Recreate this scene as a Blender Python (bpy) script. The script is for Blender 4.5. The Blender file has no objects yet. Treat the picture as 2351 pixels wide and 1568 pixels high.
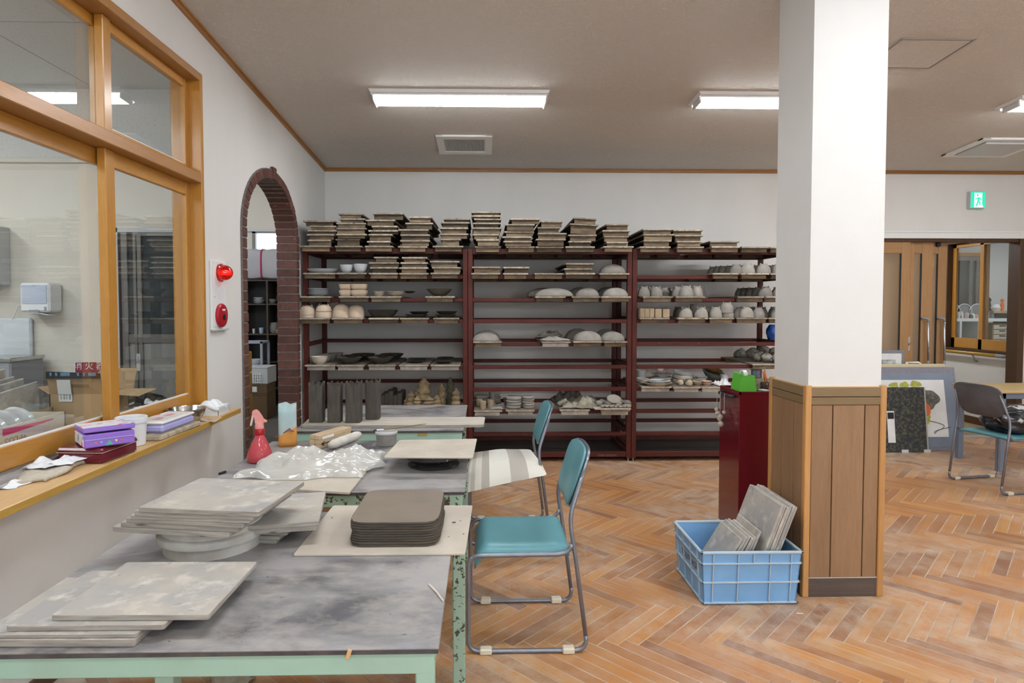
import bpy, bmesh, math, random
from mathutils import Vector, Matrix
random.seed(11)
C = bpy.context.scene.collection
S = bpy.context.scene
PI = math.pi
# ------------------------------------------------------------------ camera
F, PX, PY, YAW, PIT, H = 1431.0, 1142.5, 750.0, math.radians(1.3), math.radians(2.0), 1.5
cd = bpy.data.cameras.new('camera'); cam = bpy.data.objects.new('camera', cd); C.objects.link(cam)
cam.location = (0, 0, H); cam.rotation_euler = (PI/2-PIT, 0, -YAW)
cd.sensor_width = 36; cd.lens = F/2351*36
cd.shift_x = (1175.5-PX)/2351; cd.shift_y = (PY-784)/2351
cd.clip_start = .05; cd.clip_end = 80
S.camera = cam
# ------------------------------------------------------------------ world, exposure
w = bpy.data.worlds.new('daylight'); S.world = w; w.use_nodes = True
w.node_tree.nodes['Background'].inputs[0].default_value = (.86, .93, 1, 1)
w.node_tree.nodes['Background'].inputs[1].default_value = 3.0
S.view_settings.view_transform = 'Standard'; S.view_settings.look = 'None'
S.view_settings.gamma = 1; S.view_settings.use_curve_mapping = False
S.view_settings.exposure = 0.86
LAMP = 20.0          # emission of the ceiling lamps' diffusers
S.cycles.max_bounces = 6; S.cycles.diffuse_bounces = 3; S.cycles.glossy_bounces = 3; S.cycles.transmission_bounces = 5; S.cycles.transparent_max_bounces = 10
S.cycles.adaptive_threshold = .02; S.cycles.caustics_reflective = False; S.cycles.caustics_refractive = False
# ------------------------------------------------------------------ photo pixel -> point in the room
_W = Vector((math.sin(YAW)*math.cos(PIT), math.cos(YAW)*math.cos(PIT), -math.sin(PIT)))
_R = Vector((math.cos(YAW), -math.sin(YAW), 0)); _U = _R.cross(_W)
def ray(x, y): return _R*((x-PX)/F)+_U*((PY-y)/F)+_W
def atY(x, y, Y): d = ray(x, y); return d*(Y/d.y)+Vector((0, 0, H))
def atZ(x, y, z): d = ray(x, y); return d*((z-H)/d.z)+Vector((0, 0, H))
def atX(x, y, X): d = ray(x, y); return d*(X/d.x)+Vector((0, 0, H))
# ------------------------------------------------------------------ mesh builder
WL = {}
class MB:
    def __init__(s): s.v = []; s.f = []; s.m = []; s.uv = {}
    def add(s, vs, fs, mi=0):
        o = len(s.v); s.v += [Vector(p) for p in vs]
        for f in fs: s.f.append([i+o for i in f]); s.m.append(mi)
        return o
    def box(s, x0, x1, y0, y1, z0, z1, b=0, mi=0, M=None):
        if b <= 0:
            vs = [(x, y, z) for z in (z0, z1) for y in (y0, y1) for x in (x0, x1)]
            fs = [(0, 2, 3, 1), (4, 5, 7, 6), (0, 1, 5, 4), (2, 6, 7, 3), (0, 4, 6, 2), (1, 3, 7, 5)]
        else:
            b = min(b, abs(x1-x0)*.49, abs(y1-y0)*.49, abs(z1-z0)*.49)
            vs = []; idx = {}
            for i in (0, 1):
                for j in (0, 1):
                    for k in (0, 1):
                        X = (x0, x1)[i]; Y = (y0, y1)[j]; Z = (z0, z1)[k]
                        sx, sy, sz = (1, -1)[i]*b, (1, -1)[j]*b, (1, -1)[k]*b
                        for a, p in enumerate(((X, Y+sy, Z+sz), (X+sx, Y, Z+sz), (X+sx, Y+sy, Z))):
                            idx[i, j, k, a] = len(vs); vs.append(p)
            fs = []
            def quad(l, a):
                fs.append([idx[(*c, a)] for c in l])
            quad([(0, 0, 0), (0, 0, 1), (0, 1, 1), (0, 1, 0)], 0); quad([(1, 0, 0), (1, 1, 0), (1, 1, 1), (1, 0, 1)], 0)
            quad([(0, 0, 0), (1, 0, 0), (1, 0, 1), (0, 0, 1)], 1); quad([(0, 1, 0), (0, 1, 1), (1, 1, 1), (1, 1, 0)], 1)
            quad([(0, 0, 0), (0, 1, 0), (1, 1, 0), (1, 0, 0)], 2); quad([(0, 0, 1), (1, 0, 1), (1, 1, 1), (0, 1, 1)], 2)
            cen = Vector(((x0+x1)/2, (y0+y1)/2, (z0+z1)/2))
            def orient(f):
                a, c, d = (Vector(vs[f[q]]) for q in (0, 1, 2))
                n = (c-a).cross(d-a); mid = sum((Vector(vs[q]) for q in f), Vector())/len(f)
                fs.append(f if n.dot(mid-cen) > 0 else f[::-1])
            for j in (0, 1):
                for k in (0, 1): orient([idx[0, j, k, 1], idx[1, j, k, 1], idx[1, j, k, 2], idx[0, j, k, 2]])
            for i in (0, 1):
                for k in (0, 1): orient([idx[i, 0, k, 0], idx[i, 1, k, 0], idx[i, 1, k, 2], idx[i, 0, k, 2]])
            for i in (0, 1):
                for j in (0, 1): orient([idx[i, j, 0, 0], idx[i, j, 1, 0], idx[i, j, 1, 1], idx[i, j, 0, 1]])
            for i in (0, 1):
                for j in (0, 1):
                    for k in (0, 1): orient([idx[i, j, k, 0], idx[i, j, k, 1], idx[i, j, k, 2]])
        if M is not None: vs = [M @ Vector(p) for p in vs]
        s.add(vs, fs, mi); return s
    def cyl(s, p0, p1, r0, r1=None, n=12, mi=0, caps=True):
        r1 = r0 if r1 is None else r1
        p0, p1 = Vector(p0), Vector(p1); d = (p1-p0).normalized()
        a = d.orthogonal().normalized(); c = d.cross(a)
        vs = [p+(a*math.cos(2*PI*i/n)+c*math.sin(2*PI*i/n))*r for p, r in ((p0, r0), (p1, r1)) for i in range(n)]
        fs = [(i, (i+1) % n, n+(i+1) % n, n+i) for i in range(n)]
        if caps: fs += [tuple(range(n))[::-1], tuple(range(n, 2*n))]
        s.add(vs, fs, mi); return s
    def lathe(s, prof, n=24, c=(0, 0, 0), sq=None, sx=1, sy=1, mi=0, rz=0, jit=0):
        c = Vector(c); vs = []
        def rr(a):
            if not sq: return 1
            return 1/((abs(math.cos(a))**sq+abs(math.sin(a))**sq)**(1/sq))
        for r, z in prof:
            for i in range(n):
                a = 2*PI*i/n; k = rr(a)*r*(1+(random.uniform(-jit, jit) if jit else 0))
                x, y = k*math.cos(a)*sx, k*math.sin(a)*sy
                vs.append(c+Vector((x*math.cos(rz)-y*math.sin(rz), x*math.sin(rz)+y*math.cos(rz), z)))
        fs = []
        for j in range(len(prof)-1):
            for i in range(n): fs.append((j*n+i, j*n+(i+1) % n, (j+1)*n+(i+1) % n, (j+1)*n+i))
        if prof[0][0] > 1e-6: fs.append(tuple(range(n))[::-1])
        if prof[-1][0] > 1e-6: fs.append(tuple(range((len(prof)-1)*n, len(prof)*n)))
        s.add(vs, fs, mi); return s
    def tube(s, pts, r, n=8, mi=0, closed=False):
        pts = [Vector(p) for p in pts]; m = len(pts); vs = []; up = None
        rs = r if isinstance(r, (list, tuple)) else [r]*m
        for i, p in enumerate(pts):
            if closed: t = pts[(i+1) % m]-pts[i-1]
            else: t = pts[min(i+1, m-1)]-pts[max(i-1, 0)]
            t.normalize()
            if up is None: up = t.orthogonal().normalized()
            up = (up-t*up.dot(t))
            up = up.normalized() if up.length > 1e-6 else t.orthogonal().normalized()
            b = t.cross(up)
            vs += [p+(up*math.cos(2*PI*k/n)+b*math.sin(2*PI*k/n))*rs[i] for k in range(n)]
        fs = []
        for j in range(m if closed else m-1):
            q = (j+1) % m
            for i in range(n): fs.append((j*n+i, j*n+(i+1) % n, q*n+(i+1) % n, q*n+i))
        if not closed: fs += [tuple(range(n))[::-1], tuple(range((m-1)*n, m*n))]
        s.add(vs, fs, mi); return s
    def prism(s, poly, d, mi=0):
        """poly: 3-D points of a planar face; d: extrusion vector"""
        p = [Vector(q) for q in poly]; d = Vector(d); n = len(p)
        nor = Vector()
        for i in range(n): nor += p[i].cross(p[(i+1) % n])
        if nor.dot(d) > 0: p = p[::-1]
        s.add(p+[q+d for q in p], [tuple(range(n)), tuple(range(n, 2*n))[::-1]]+[(i, n+i, n+(i+1) % n, (i+1) % n) for i in range(n)], mi); return s
    def quad(s, a, b, c, d, mi=0): s.add([a, b, c, d], [(0, 1, 2, 3)], mi); return s
    def grid(s, nu, nv, fn, mi=0, thick=0):
        P = [[Vector(fn(i/nu, j/nv)) for i in range(nu+1)] for j in range(nv+1)]
        vs = [p for r in P for p in r]; o = len(s.v)
        fs = [(j*(nu+1)+i, j*(nu+1)+i+1, (j+1)*(nu+1)+i+1, (j+1)*(nu+1)+i) for j in range(nv) for i in range(nu)]
        if thick:
            N = len(vs)
            vs += [p-Vector((0, 0, thick)) for p in vs]
            fs += [tuple(q+N for q in f[::-1]) for f in fs]
            rim = [i for i in range(nu)]+[j*(nu+1)+nu for j in range(nv)]+[nv*(nu+1)+i for i in range(nu, 0, -1)]+[j*(nu+1) for j in range(nv, 0, -1)]
            fs += [(rim[k], rim[k]+N, rim[(k+1) % len(rim)]+N, rim[(k+1) % len(rim)]) for k in range(len(rim))]
        base = len(s.f)
        s.add(vs, fs, mi)
        for k in range(nu*nv):
            j, i = divmod(k, nu); s.uv[base+k] = [(i/nu, j/nv), ((i+1)/nu, j/nv), ((i+1)/nu, (j+1)/nv), (i/nu, (j+1)/nv)]
        return s
    def xf(s, M): s.v = [M @ p for p in s.v]; return s
    def mesh(s, name, mats, smooth=False):
        me = bpy.data.meshes.new(name); me.from_pydata([tuple(p) for p in s.v], [], s.f)
        mats = mats if isinstance(mats, (list, tuple)) else [mats]
        for m in mats: me.materials.append(m)
        if len(mats) > 1: me.polygons.foreach_set('material_index', s.m)
        if s.uv:
            ul = me.uv_layers.new(name='UVMap')
            for p in me.polygons:
                if p.index in s.uv:
                    for li, uvc in zip(p.loop_indices, s.uv[p.index]): ul.data[li].uv = uvc
        if smooth:
            me.polygons.foreach_set('use_smooth', [True]*len(me.polygons))
            if smooth is True: me.set_sharp_from_angle(angle=math.radians(38))
        me.update(); return me
    def build(s, name, mats, parent=None, smooth=False, local=False, origin=None, **tags):
        off = None
        if parent is not None and not local: off = WL.get(parent.name, Vector())
        elif parent is None and not local:
            if origin is None:
                lo = [min(p[i] for p in s.v) for i in range(3)]; hi = [max(p[i] for p in s.v) for i in range(3)]
                origin = ((lo[0]+hi[0])/2, (lo[1]+hi[1])/2, lo[2])
            off = Vector(origin)
        if off is not None: s.v = [p-off for p in s.v]
        o = bpy.data.objects.new(name, s.mesh(name, mats, smooth)); C.objects.link(o)
        if parent is not None: o.parent = parent; WL[o.name] = WL.get(parent.name, Vector())
        elif off is not None: o.location = off; WL[o.name] = Vector(off)
        tag(o, **tags); return o
def tag(o, label=None, cat=None, group=None, kind=None):
    if label: o['label'] = label
    if cat: o['category'] = cat
    if group: o['group'] = group
    if kind: o['kind'] = kind
    return o
def thing(name, label, cat, loc, rz=0, group=None, kind=None):
    o = bpy.data.objects.new(name, None); C.objects.link(o); o.empty_display_size = .05
    o.location = loc; o.rotation_euler = (0, 0, rz); WL[o.name] = Vector(loc)
    return tag(o, label, cat, group, kind)
def link(name, me, parent=None, loc=(0, 0, 0), rot=(0, 0, 0), **tags):
    o = bpy.data.objects.new(name, me); C.objects.link(o); o.location = loc; o.rotation_euler = rot
    if parent is not None: o.parent = parent
    WL[o.name] = Vector(loc)
    return tag(o, **tags)
def dup(root, loc, rot=None, label=None, group=None):
    def cp(o, par):
        c = o.copy(); C.objects.link(c)
        if par is not None: c.parent = par
        for ch in o.children: cp(ch, c)
        return c
    r = cp(root, None); r.location = loc
    if rot is not None: r.rotation_euler = rot
    if label: r['label'] = label
    if group: r['group'] = group
    WL[r.name] = Vector(loc)
    return r
ORD = ['first', 'second', 'third', 'fourth', 'fifth', 'sixth', 'seventh', 'eighth', 'ninth', 'tenth', 'eleventh', 'twelfth', 'thirteenth', 'fourteenth', 'fifteenth', 'sixteenth']
def Rm(rx=0, ry=0, rz=0, t=(0, 0, 0)): return Matrix.Translation(Vector(t)) @ Matrix.Rotation(rz, 4, 'Z') @ Matrix.Rotation(ry, 4, 'Y') @ Matrix.Rotation(rx, 4, 'X')
def text(name, body, size, M, mt, parent, ext=.0006, align='CENTER'):
    cu = bpy.data.curves.new(name, 'FONT'); cu.body = body; cu.size = size; cu.extrude = ext; cu.align_x = align; cu.align_y = 'CENTER'
    tmp = bpy.data.objects.new(name, cu); C.objects.link(tmp)
    me = bpy.data.meshes.new_from_object(tmp); bpy.data.objects.remove(tmp)
    off = WL.get(parent.name, Vector()) if parent else Vector()
    me.transform(Matrix.Translation(-off) @ M); me.materials.clear(); me.materials.append(mt)
    o = bpy.data.objects.new(name, me); C.objects.link(o)
    if parent: o.parent = parent; WL[o.name] = off
    return o
# ------------------------------------------------------------------ materials
def nt_new(name):
    m = bpy.data.materials.new(name); m.use_nodes = True; nt = m.node_tree
    return m, nt, nt.nodes['Principled BSDF'], nt.nodes['Material Output']
def N(nt, typ, ins=None, **pr):
    n = nt.nodes.new(typ)
    for k, v in pr.items(): setattr(n, k, v)
    for k, v in (ins or {}).items():
        if hasattr(v, 'is_output'): nt.links.new(v, n.inputs[k])
        else: n.inputs[k].default_value = v
    return n
def col(c): return (*c, 1) if len(c) == 3 else c
def mixc(nt, f, a, b):
    n = nt.nodes.new('ShaderNodeMix'); n.data_type = 'RGBA'
    for i, v in ((0, f), (6, a), (7, b)):
        if hasattr(v, 'is_output'): nt.links.new(v, n.inputs[i])
        else: n.inputs[i].default_value = col(v) if i else v
    return n.outputs[2]
def rng(nt, v, lo, hi, a=0., b=1.):
    n = N(nt, 'ShaderNodeMapRange', {0: v, 1: lo, 2: hi, 3: a, 4: b}); n.clamp = True; return n.outputs[0]
def math_(nt, op, a, b=0.):
    return N(nt, 'ShaderNodeMath', {0: a, 1: b}, operation=op).outputs[0]
def coords(nt, stretch=(1, 1, 1), src='Object', vary=True):
    tc = N(nt, 'ShaderNodeTexCoord').outputs[src]
    if vary:
        r = N(nt, 'ShaderNodeObjectInfo').outputs['Random']
        v = N(nt, 'ShaderNodeVectorMath', {0: tc, 1: N(nt, 'ShaderNodeCombineXYZ', {0: math_(nt, 'MULTIPLY', r, 37.), 1: math_(nt, 'MULTIPLY', r, 91.), 2: math_(nt, 'MULTIPLY', r, 53.)}).outputs[0]}, operation='ADD').outputs[0]
    else: v = tc
    return N(nt, 'ShaderNodeMapping', {0: v, 3: stretch}).outputs[0]
def noise(nt, v, scale, detail=4., rough=.55, dist=0.):
    return N(nt, 'ShaderNodeTexNoise', {'Vector': v, 'Scale': scale, 'Detail': detail, 'Roughness': rough, 'Distortion': dist}).outputs['Fac']
def mat(name, c1, c2=None, rough=.6, metal=0., scale=8., detail=4., stretch=(1, 1, 1), ramp=(.35, .65), bump=0., bscale=None, bdist=.002, objvar=0., spots=(), coat=0., spec=.5, src='Object', dist=0., trans=0., vary=True, sheen=0.):
    m, nt, b, out = nt_new(name)
    v = coords(nt, stretch, src, vary)
    c = None
    if c2 is not None:
        nz = noise(nt, v, scale, detail, dist=dist); c = mixc(nt, rng(nt, nz, *ramp), c1, c2)
    for sc, ss, lo, hi in spots:
        c = mixc(nt, rng(nt, noise(nt, v, ss, 5., .6), lo, hi), c if c is not None else c1, sc)
    if objvar:
        r = N(nt, 'ShaderNodeObjectInfo').outputs['Random']
        hs = N(nt, 'ShaderNodeHueSaturation', {'Value': rng(nt, r, 0, 1, 1-objvar, 1+objvar)})
        if c is not None: nt.links.new(c, hs.inputs['Color'])
        else: hs.inputs['Color'].default_value = col(c1)
        c = hs.outputs[0]
    if c is not None: nt.links.new(c, b.inputs['Base Color'])
    else: b.inputs['Base Color'].default_value = col(c1)
    b.inputs['Roughness'].default_value = rough; b.inputs['Metallic'].default_value = metal
    b.inputs['Coat Weight'].default_value = coat; b.inputs['Specular IOR Level'].default_value = spec
    b.inputs['Transmission Weight'].default_value = trans
    if bump:
        h = noise(nt, v, bscale or scale*4, 4.)
        nt.links.new(N(nt, 'ShaderNodeBump', {'Strength': bump, 'Distance': bdist, 'Height': h}).outputs[0], b.inputs['Normal'])
    return m
def emis(name, c, st):
    m, nt, b, out = nt_new(name); b.inputs['Base Color'].default_value = col(c)
    b.inputs['Emission Color'].default_value = col(c); b.inputs['Emission Strength'].default_value = st; return m
def pane(name, tint=(1, 1, 1), rough=0., ior=1.5, refl=1.0):
    m, nt, b, out = nt_new(name); nt.nodes.remove(b)
    bf = N(nt, 'ShaderNodeNewGeometry').outputs['Backfacing']
    fr = N(nt, 'ShaderNodeFresnel', {'IOR': rng(nt, bf, 0, 1, ior, 1/ior)}).outputs[0]   # one sheet of glass, the same from both sides
    mx = N(nt, 'ShaderNodeMixShader', {0: math_(nt, 'MULTIPLY', fr, refl), 1: N(nt, 'ShaderNodeBsdfTransparent', {0: col(tint)}).outputs[0], 2: N(nt, 'ShaderNodeBsdfGlossy', {0: (1, 1, 1, 1), 'Roughness': rough}).outputs[0]})
    nt.links.new(mx.outputs[0], out.inputs[0]); return m
def wood(name, c1, c2, rough=.45, axis='Z', scale=3., coat=0., objvar=.08, bump=.05, ramp=(.3, .7), stretch=14.):
    st = {'X': (1, stretch, stretch), 'Y': (stretch, 1, stretch), 'Z': (stretch, stretch, 1)}[axis]
    m, nt, b, out = nt_new(name)
    v = coords(nt, st)
    n1 = noise(nt, v, scale, 6., .6, .6); n2 = noise(nt, v, scale*5, 3., .7)
    c = mixc(nt, rng(nt, n1, *ramp), c1, c2)
    c = mixc(nt, rng(nt, n2, .45, .8, 0, .35), c, tuple(x*.55 for x in c2))
    if objvar:
        r = N(nt, 'ShaderNodeObjectInfo').outputs['Random']
        c = N(nt, 'ShaderNodeHueSaturation', {'Color': c, 'Value': rng(nt, r, 0, 1, 1-objvar, 1+objvar)}).outputs[0]
    nt.links.new(c, b.inputs['Base Color']); b.inputs['Roughness'].default_value = rough; b.inputs['Coat Weight'].default_value = coat
    b.inputs['Coat Roughness'].default_value = .2
    nt.links.new(N(nt, 'ShaderNodeBump', {'Strength': bump, 'Distance': .002, 'Height': n2}).outputs[0], b.inputs['Normal'])
    return m
def plank_mat():
    m, nt, b, out = nt_new('parquet plank')
    uv = N(nt, 'ShaderNodeUVMap').outputs[0]
    r0 = N(nt, 'ShaderNodeObjectInfo').outputs['Random']
    at = N(nt, 'ShaderNodeAttribute', attribute_name='rnd').outputs['Fac']
    r = math_(nt, 'FRACT', math_(nt, 'ADD', r0, at))
    off = N(nt, 'ShaderNodeCombineXYZ', {0: math_(nt, 'MULTIPLY', r, 71.), 1: math_(nt, 'MULTIPLY', r, 33.)}).outputs[0]
    v = N(nt, 'ShaderNodeVectorMath', {0: uv, 1: off}, operation='ADD').outputs[0]
    v = N(nt, 'ShaderNodeMapping', {0: v, 3: (2.5, 42, 1)}).outputs[0]
    g = noise(nt, v, 1., 5., .65, .4)
    ramp = N(nt, 'ShaderNodeValToRGB', {0: r}); cr = ramp.color_ramp
    cr.elements[0].position = 0; cr.elements[0].color = (.50, .205, .060, 1)
    cr.elements[1].position = 1; cr.elements[1].color = (.56, .275, .105, 1)
    for p, c in ((.10, (.25, .10, .048, 1)), (.2, (.52, .215, .058, 1)), (.45, (.60, .27, .078, 1)), (.64, (.40, .165, .06, 1)), (.8, (.63, .305, .09, 1)), (.92, (.29, .135, .07, 1))):
        e = cr.elements.new(p); e.color = c
    c = mixc(nt, rng(nt, g, .35, .75, 0, .35), ramp.outputs[0], (.25, .10, .04))
    geo = N(nt, 'ShaderNodeNewGeometry').outputs['Position']
    big = noise(nt, geo, .75, 3., .6); fine = noise(nt, geo, 9., 6., .7)
    d = math_(nt, 'MULTIPLY', rng(nt, big, .36, .62, .10, 1.), rng(nt, fine, .36, .66, .10, .9))
    sw = N(nt, 'ShaderNodeMapping', {0: geo, 2: (0, 0, .785), 3: (45, 3, 1)}).outputs[0]
    sc = rng(nt, noise(nt, sw, 1., 5., .7), .55, .66, 0, .85)
    c = mixc(nt, math_(nt, 'MAXIMUM', d, math_(nt, 'MULTIPLY', sc, rng(nt, big, .4, .6))), c, (.60, .49, .39))
    nt.links.new(c, b.inputs['Base Color'])
    nt.links.new(rng(nt, d, 0, .7, .34, .62), b.inputs['Roughness'])
    nt.links.new(N(nt, 'ShaderNodeBump', {'Strength': .06, 'Distance': .002, 'Height': g}).outputs[0], b.inputs['Normal'])
    return m
def paint_chip(name, base, chip, lo=.62, hi=.64, scale=14., rough=.45, dirt=(.3, .32, .25)):
    m, nt, b, out = nt_new(name); v = coords(nt, vary=False)
    n1 = noise(nt, v, scale, 6., .65); n2 = noise(nt, v, scale*.12, 2.); n3 = noise(nt, v, 7., 4.)
    k = math_(nt, 'ADD', n1, math_(nt, 'MULTIPLY', math_(nt, 'SUBTRACT', n2, .5), .35))
    msk = rng(nt, k, lo, hi)
    c = mixc(nt, rng(nt, n3, .45, .85, 0, .35), base, dirt)
    c = mixc(nt, msk, c, chip); nt.links.new(c, b.inputs['Base Color'])
    nt.links.new(rng(nt, msk, 0, 1, rough, .85), b.inputs['Roughness'])
    nt.links.new(N(nt, 'ShaderNodeBump', {'Strength': .3, 'Distance': .002, 'Height': msk}, invert=True).outputs[0], b.inputs['Normal'])
    return m
def stripes(name, bands, rough=.9):
    m, nt, b, out = nt_new(name)
    uv = N(nt, 'ShaderNodeSeparateXYZ', {0: N(nt, 'ShaderNodeUVMap').outputs[0]}).outputs[0]
    rp = N(nt, 'ShaderNodeValToRGB', {0: uv}); cr = rp.color_ramp; cr.interpolation = 'CONSTANT'
    cr.elements[0].position = bands[0][0]; cr.elements[0].color = col(bands[0][1]); cr.elements[1].position = bands[1][0]; cr.elements[1].color = col(bands[1][1])
    for p, c in bands[2:]: cr.elements.new(p).color = col(c)
    v = coords(nt); wv = noise(nt, v, 300., 2.); big = noise(nt, v, 6., 4.)
    c = mixc(nt, rng(nt, big, .4, .8, 0, .25), rp.outputs[0], (.5, .45, .38))
    nt.links.new(c, b.inputs['Base Color']); b.inputs['Roughness'].default_value = rough
    nt.links.new(N(nt, 'ShaderNodeBump', {'Strength': .25, 'Distance': .001, 'Height': wv}).outputs[0], b.inputs['Normal'])
    return m
def dots(name, base, cols, scale, lim=.35, rough=.35, src='Object'):
    m, nt, b, out = nt_new(name); v = coords(nt, src=src)
    vo = N(nt, 'ShaderNodeTexVoronoi', {'Vector': v, 'Scale': scale})
    k = N(nt, 'ShaderNodeSeparateColor', {0: vo.outputs['Color']}).outputs[0]
    rp = N(nt, 'ShaderNodeValToRGB', {0: k}); cr = rp.color_ramp; cr.interpolation = 'CONSTANT'
    cr.elements[0].color = col(cols[0]); cr.elements[1].position = 1/len(cols); cr.elements[1].color = col(cols[1])
    for i, cc in enumerate(cols[2:]): cr.elements.new((i+2)/len(cols)).color = col(cc)
    c = mixc(nt, rng(nt, vo.outputs['Distance'], lim, lim+.03), rp.outputs[0], base)
    nt.links.new(c, b.inputs['Base Color']); b.inputs['Roughness'].default_value = rough; return m

# walls, ceiling, room
M_wall = mat('wallpaper', (.76, .74, .71), (.70, .685, .66), rough=.85, scale=2.2, stretch=(1, 1, .35), ramp=(.3, .75), bump=.35, bscale=160., bdist=.0015, vary=False)
M_wall2 = mat('cream wallpaper', (.70, .655, .575), (.66, .61, .535), rough=.8, scale=1.5, bump=.15, bscale=90., vary=False)
M_pillar = mat('pillar wallpaper', (.74, .74, .73), (.71, .71, .70), rough=.8, scale=3., bump=.35, bscale=110., bdist=.0015, vary=False)
def ceiling_mat():
    m, nt, b, out = nt_new('textured ceiling paper'); v = coords(nt, (1, 1, 1), vary=False)
    n0 = noise(nt, v, 34., 3., .5, 1.6)
    r = math_(nt, 'ABSOLUTE', math_(nt, 'SUBTRACT', n0, .5)); h = rng(nt, r, .0, .09)
    c = mixc(nt, rng(nt, h, 0, 1, .25, 0.), (.74, .69, .63), (.62, .57, .515)); nt.links.new(c, b.inputs['Base Color'])
    b.inputs['Roughness'].default_value = .75
    nt.links.new(N(nt, 'ShaderNodeBump', {'Strength': .7, 'Distance': .0045, 'Height': h}).outputs[0], b.inputs['Normal']); return m
M_ceil = ceiling_mat()
M_ceil2 = mat('grey ceiling board', (.66, .65, .63), (.52, .51, .49), rough=.9, scale=60., ramp=(.56, .7), vary=False)
M_trimw = wood('ceiling trim wood', (.42, .19, .045), (.31, .125, .025), axis='X', coat=.2, rough=.4)
M_trimwY = wood('ceiling trim wood along', (.42, .19, .045), (.31, .125, .025), axis='Y', coat=.2, rough=.4)
M_winw = wood('honey window wood', (.56, .265, .045), (.47, .205, .03), axis='Z', coat=.35, rough=.35, stretch=8., ramp=(.2, .9))
M_winwY = wood('honey window wood along', (.56, .265, .045), (.47, .205, .03), axis='Y', coat=.35, rough=.35, stretch=8., ramp=(.2, .9))
M_winh = wood('brown window head wood', (.46, .225, .075), (.38, .175, .05), axis='Y', coat=.2, rough=.4, stretch=8.)
M_sill = wood('pale sill wood', (.72, .47, .235), (.64, .39, .165), axis='Y', coat=.15, rough=.45, stretch=10., ramp=(.2, .9))
M_sille = wood('sill edge wood', (.60, .36, .075), (.50, .28, .05), axis='Y', coat=.3, rough=.35)
M_plank = plank_mat()
M_floorbase = mat('dusty floor joints', (.60, .53, .44), (.40, .31, .23), rough=.8, scale=4., vary=False)
M_brick = mat('red brown brick', (.135, .052, .038), (.085, .036, .029), rough=.75, scale=14., bump=.3, bscale=60., objvar=.22, spots=(((.30, .20, .17), 30., .62, .8),))
M_mortar = mat('brick mortar', (.22, .20, .185), (.15, .135, .125), rough=.95, scale=40.)
M_white = mat('white plastic', (.80, .81, .82), rough=.4)
M_whitem = mat('white enamel', (.80, .80, .78), rough=.35)
M_alum = mat('aluminium', (.62, .63, .65), rough=.35, metal=.9)
M_steel = mat('brushed steel', (.55, .55, .55), (.45, .45, .45), rough=.18, metal=1., scale=20.)
M_dark = mat('dark opening', (.012, .012, .012), rough=.9)
M_lamp = emis('lamp diffuser', (.93, .97, 1.), LAMP)
M_lamphouse = mat('lamp housing', (.82, .82, .83), rough=.35)
M_glass = pane('window glass', (.93, .95, .95), refl=1.25)
M_glassdark = pane('frosted door glass', (.55, .60, .62), rough=.15)
# shelf
M_shelf = mat('red brown shelf paint', (.092, .017, .011), (.070, .013, .009), rough=.5, scale=5., spots=(((.30, .17, .15), 45., .68, .74),), spec=.3)
M_board = mat('weathered ware board', (.235, .195, .15), (.12, .10, .08), rough=.85, scale=7., stretch=(4, 1, 4), objvar=.38, bump=.2, bscale=40., spots=(((.33, .30, .26), 5., .55, .75),))
M_boarde = mat('worn pale board edge', (.46, .40, .32), (.27, .225, .17), rough=.85, scale=24., objvar=.28, spots=(((.12, .09, .07), 38., .60, .68),))
M_cleat = mat('board cleat wood', (.22, .155, .09), (.10, .08, .058), rough=.85, scale=10., stretch=(1, 4, 4), objvar=.42)
M_boardt = mat('clay dusted board top', (.50, .46, .40), (.36, .33, .29), rough=.9, scale=9., objvar=.12, spots=(((.62, .59, .54), 14., .52, .7),))
M_gboard = mat('grey clay board', (.46, .42, .365), (.36, .345, .33), rough=.85, scale=5.5, ramp=(.38, .62), objvar=.06, bump=.1, bscale=70., spots=(((.60, .565, .50), 16., .52, .72), ((.25, .23, .21), 30., .66, .74)))
M_gboarde = mat('grey clay board edge', (.42, .385, .34), (.27, .245, .22), rough=.9, scale=30., stretch=(.3, .3, 3), objvar=.1, spots=(((.12, .10, .09), 22., .66, .72),))
M_paleb = mat('pale cream board', (.57, .51, .43), (.47, .415, .345), rough=.75, scale=6., objvar=.05, bump=.06, bscale=60.)
M_paleb2 = mat('pale wooden plank', (.60, .55, .47), (.46, .41, .345), rough=.8, scale=4., stretch=(1, 9, 9), objvar=.05, spots=(((.25, .22, .19), 20., .64, .74),))
# pottery
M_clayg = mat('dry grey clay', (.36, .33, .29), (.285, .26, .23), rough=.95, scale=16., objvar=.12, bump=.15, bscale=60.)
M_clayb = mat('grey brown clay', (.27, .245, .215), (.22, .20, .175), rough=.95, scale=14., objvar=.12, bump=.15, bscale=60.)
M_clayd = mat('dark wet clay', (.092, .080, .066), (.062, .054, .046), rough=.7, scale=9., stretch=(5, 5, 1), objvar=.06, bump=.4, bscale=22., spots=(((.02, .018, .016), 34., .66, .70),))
M_claytop = mat('wet brown clay', (.225, .18, .138), (.185, .148, .112), rough=.62, scale=6., bump=.12, bscale=60.)
M_claysd = mat('wet brown clay layers', (.085, .068, .05), (.052, .042, .032), rough=.6, scale=12., stretch=(1, 1, 6), bump=.3, bscale=30.)
M_bisque = mat('bisque clay', (.66, .525, .40), (.60, .46, .33), rough=.85, scale=6., objvar=.1)
M_wglaze = mat('white glaze', (.66, .68, .70), (.60, .62, .64), rough=.25, scale=8., objvar=.05)
M_cglaze = mat('cream glaze', (.68, .62, .52), (.58, .50, .40), rough=.35, scale=9., objvar=.1)
M_dglaze = mat('dark glaze', (.062, .055, .042), (.04, .036, .03), rough=.35, scale=8., objvar=.25)
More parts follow.
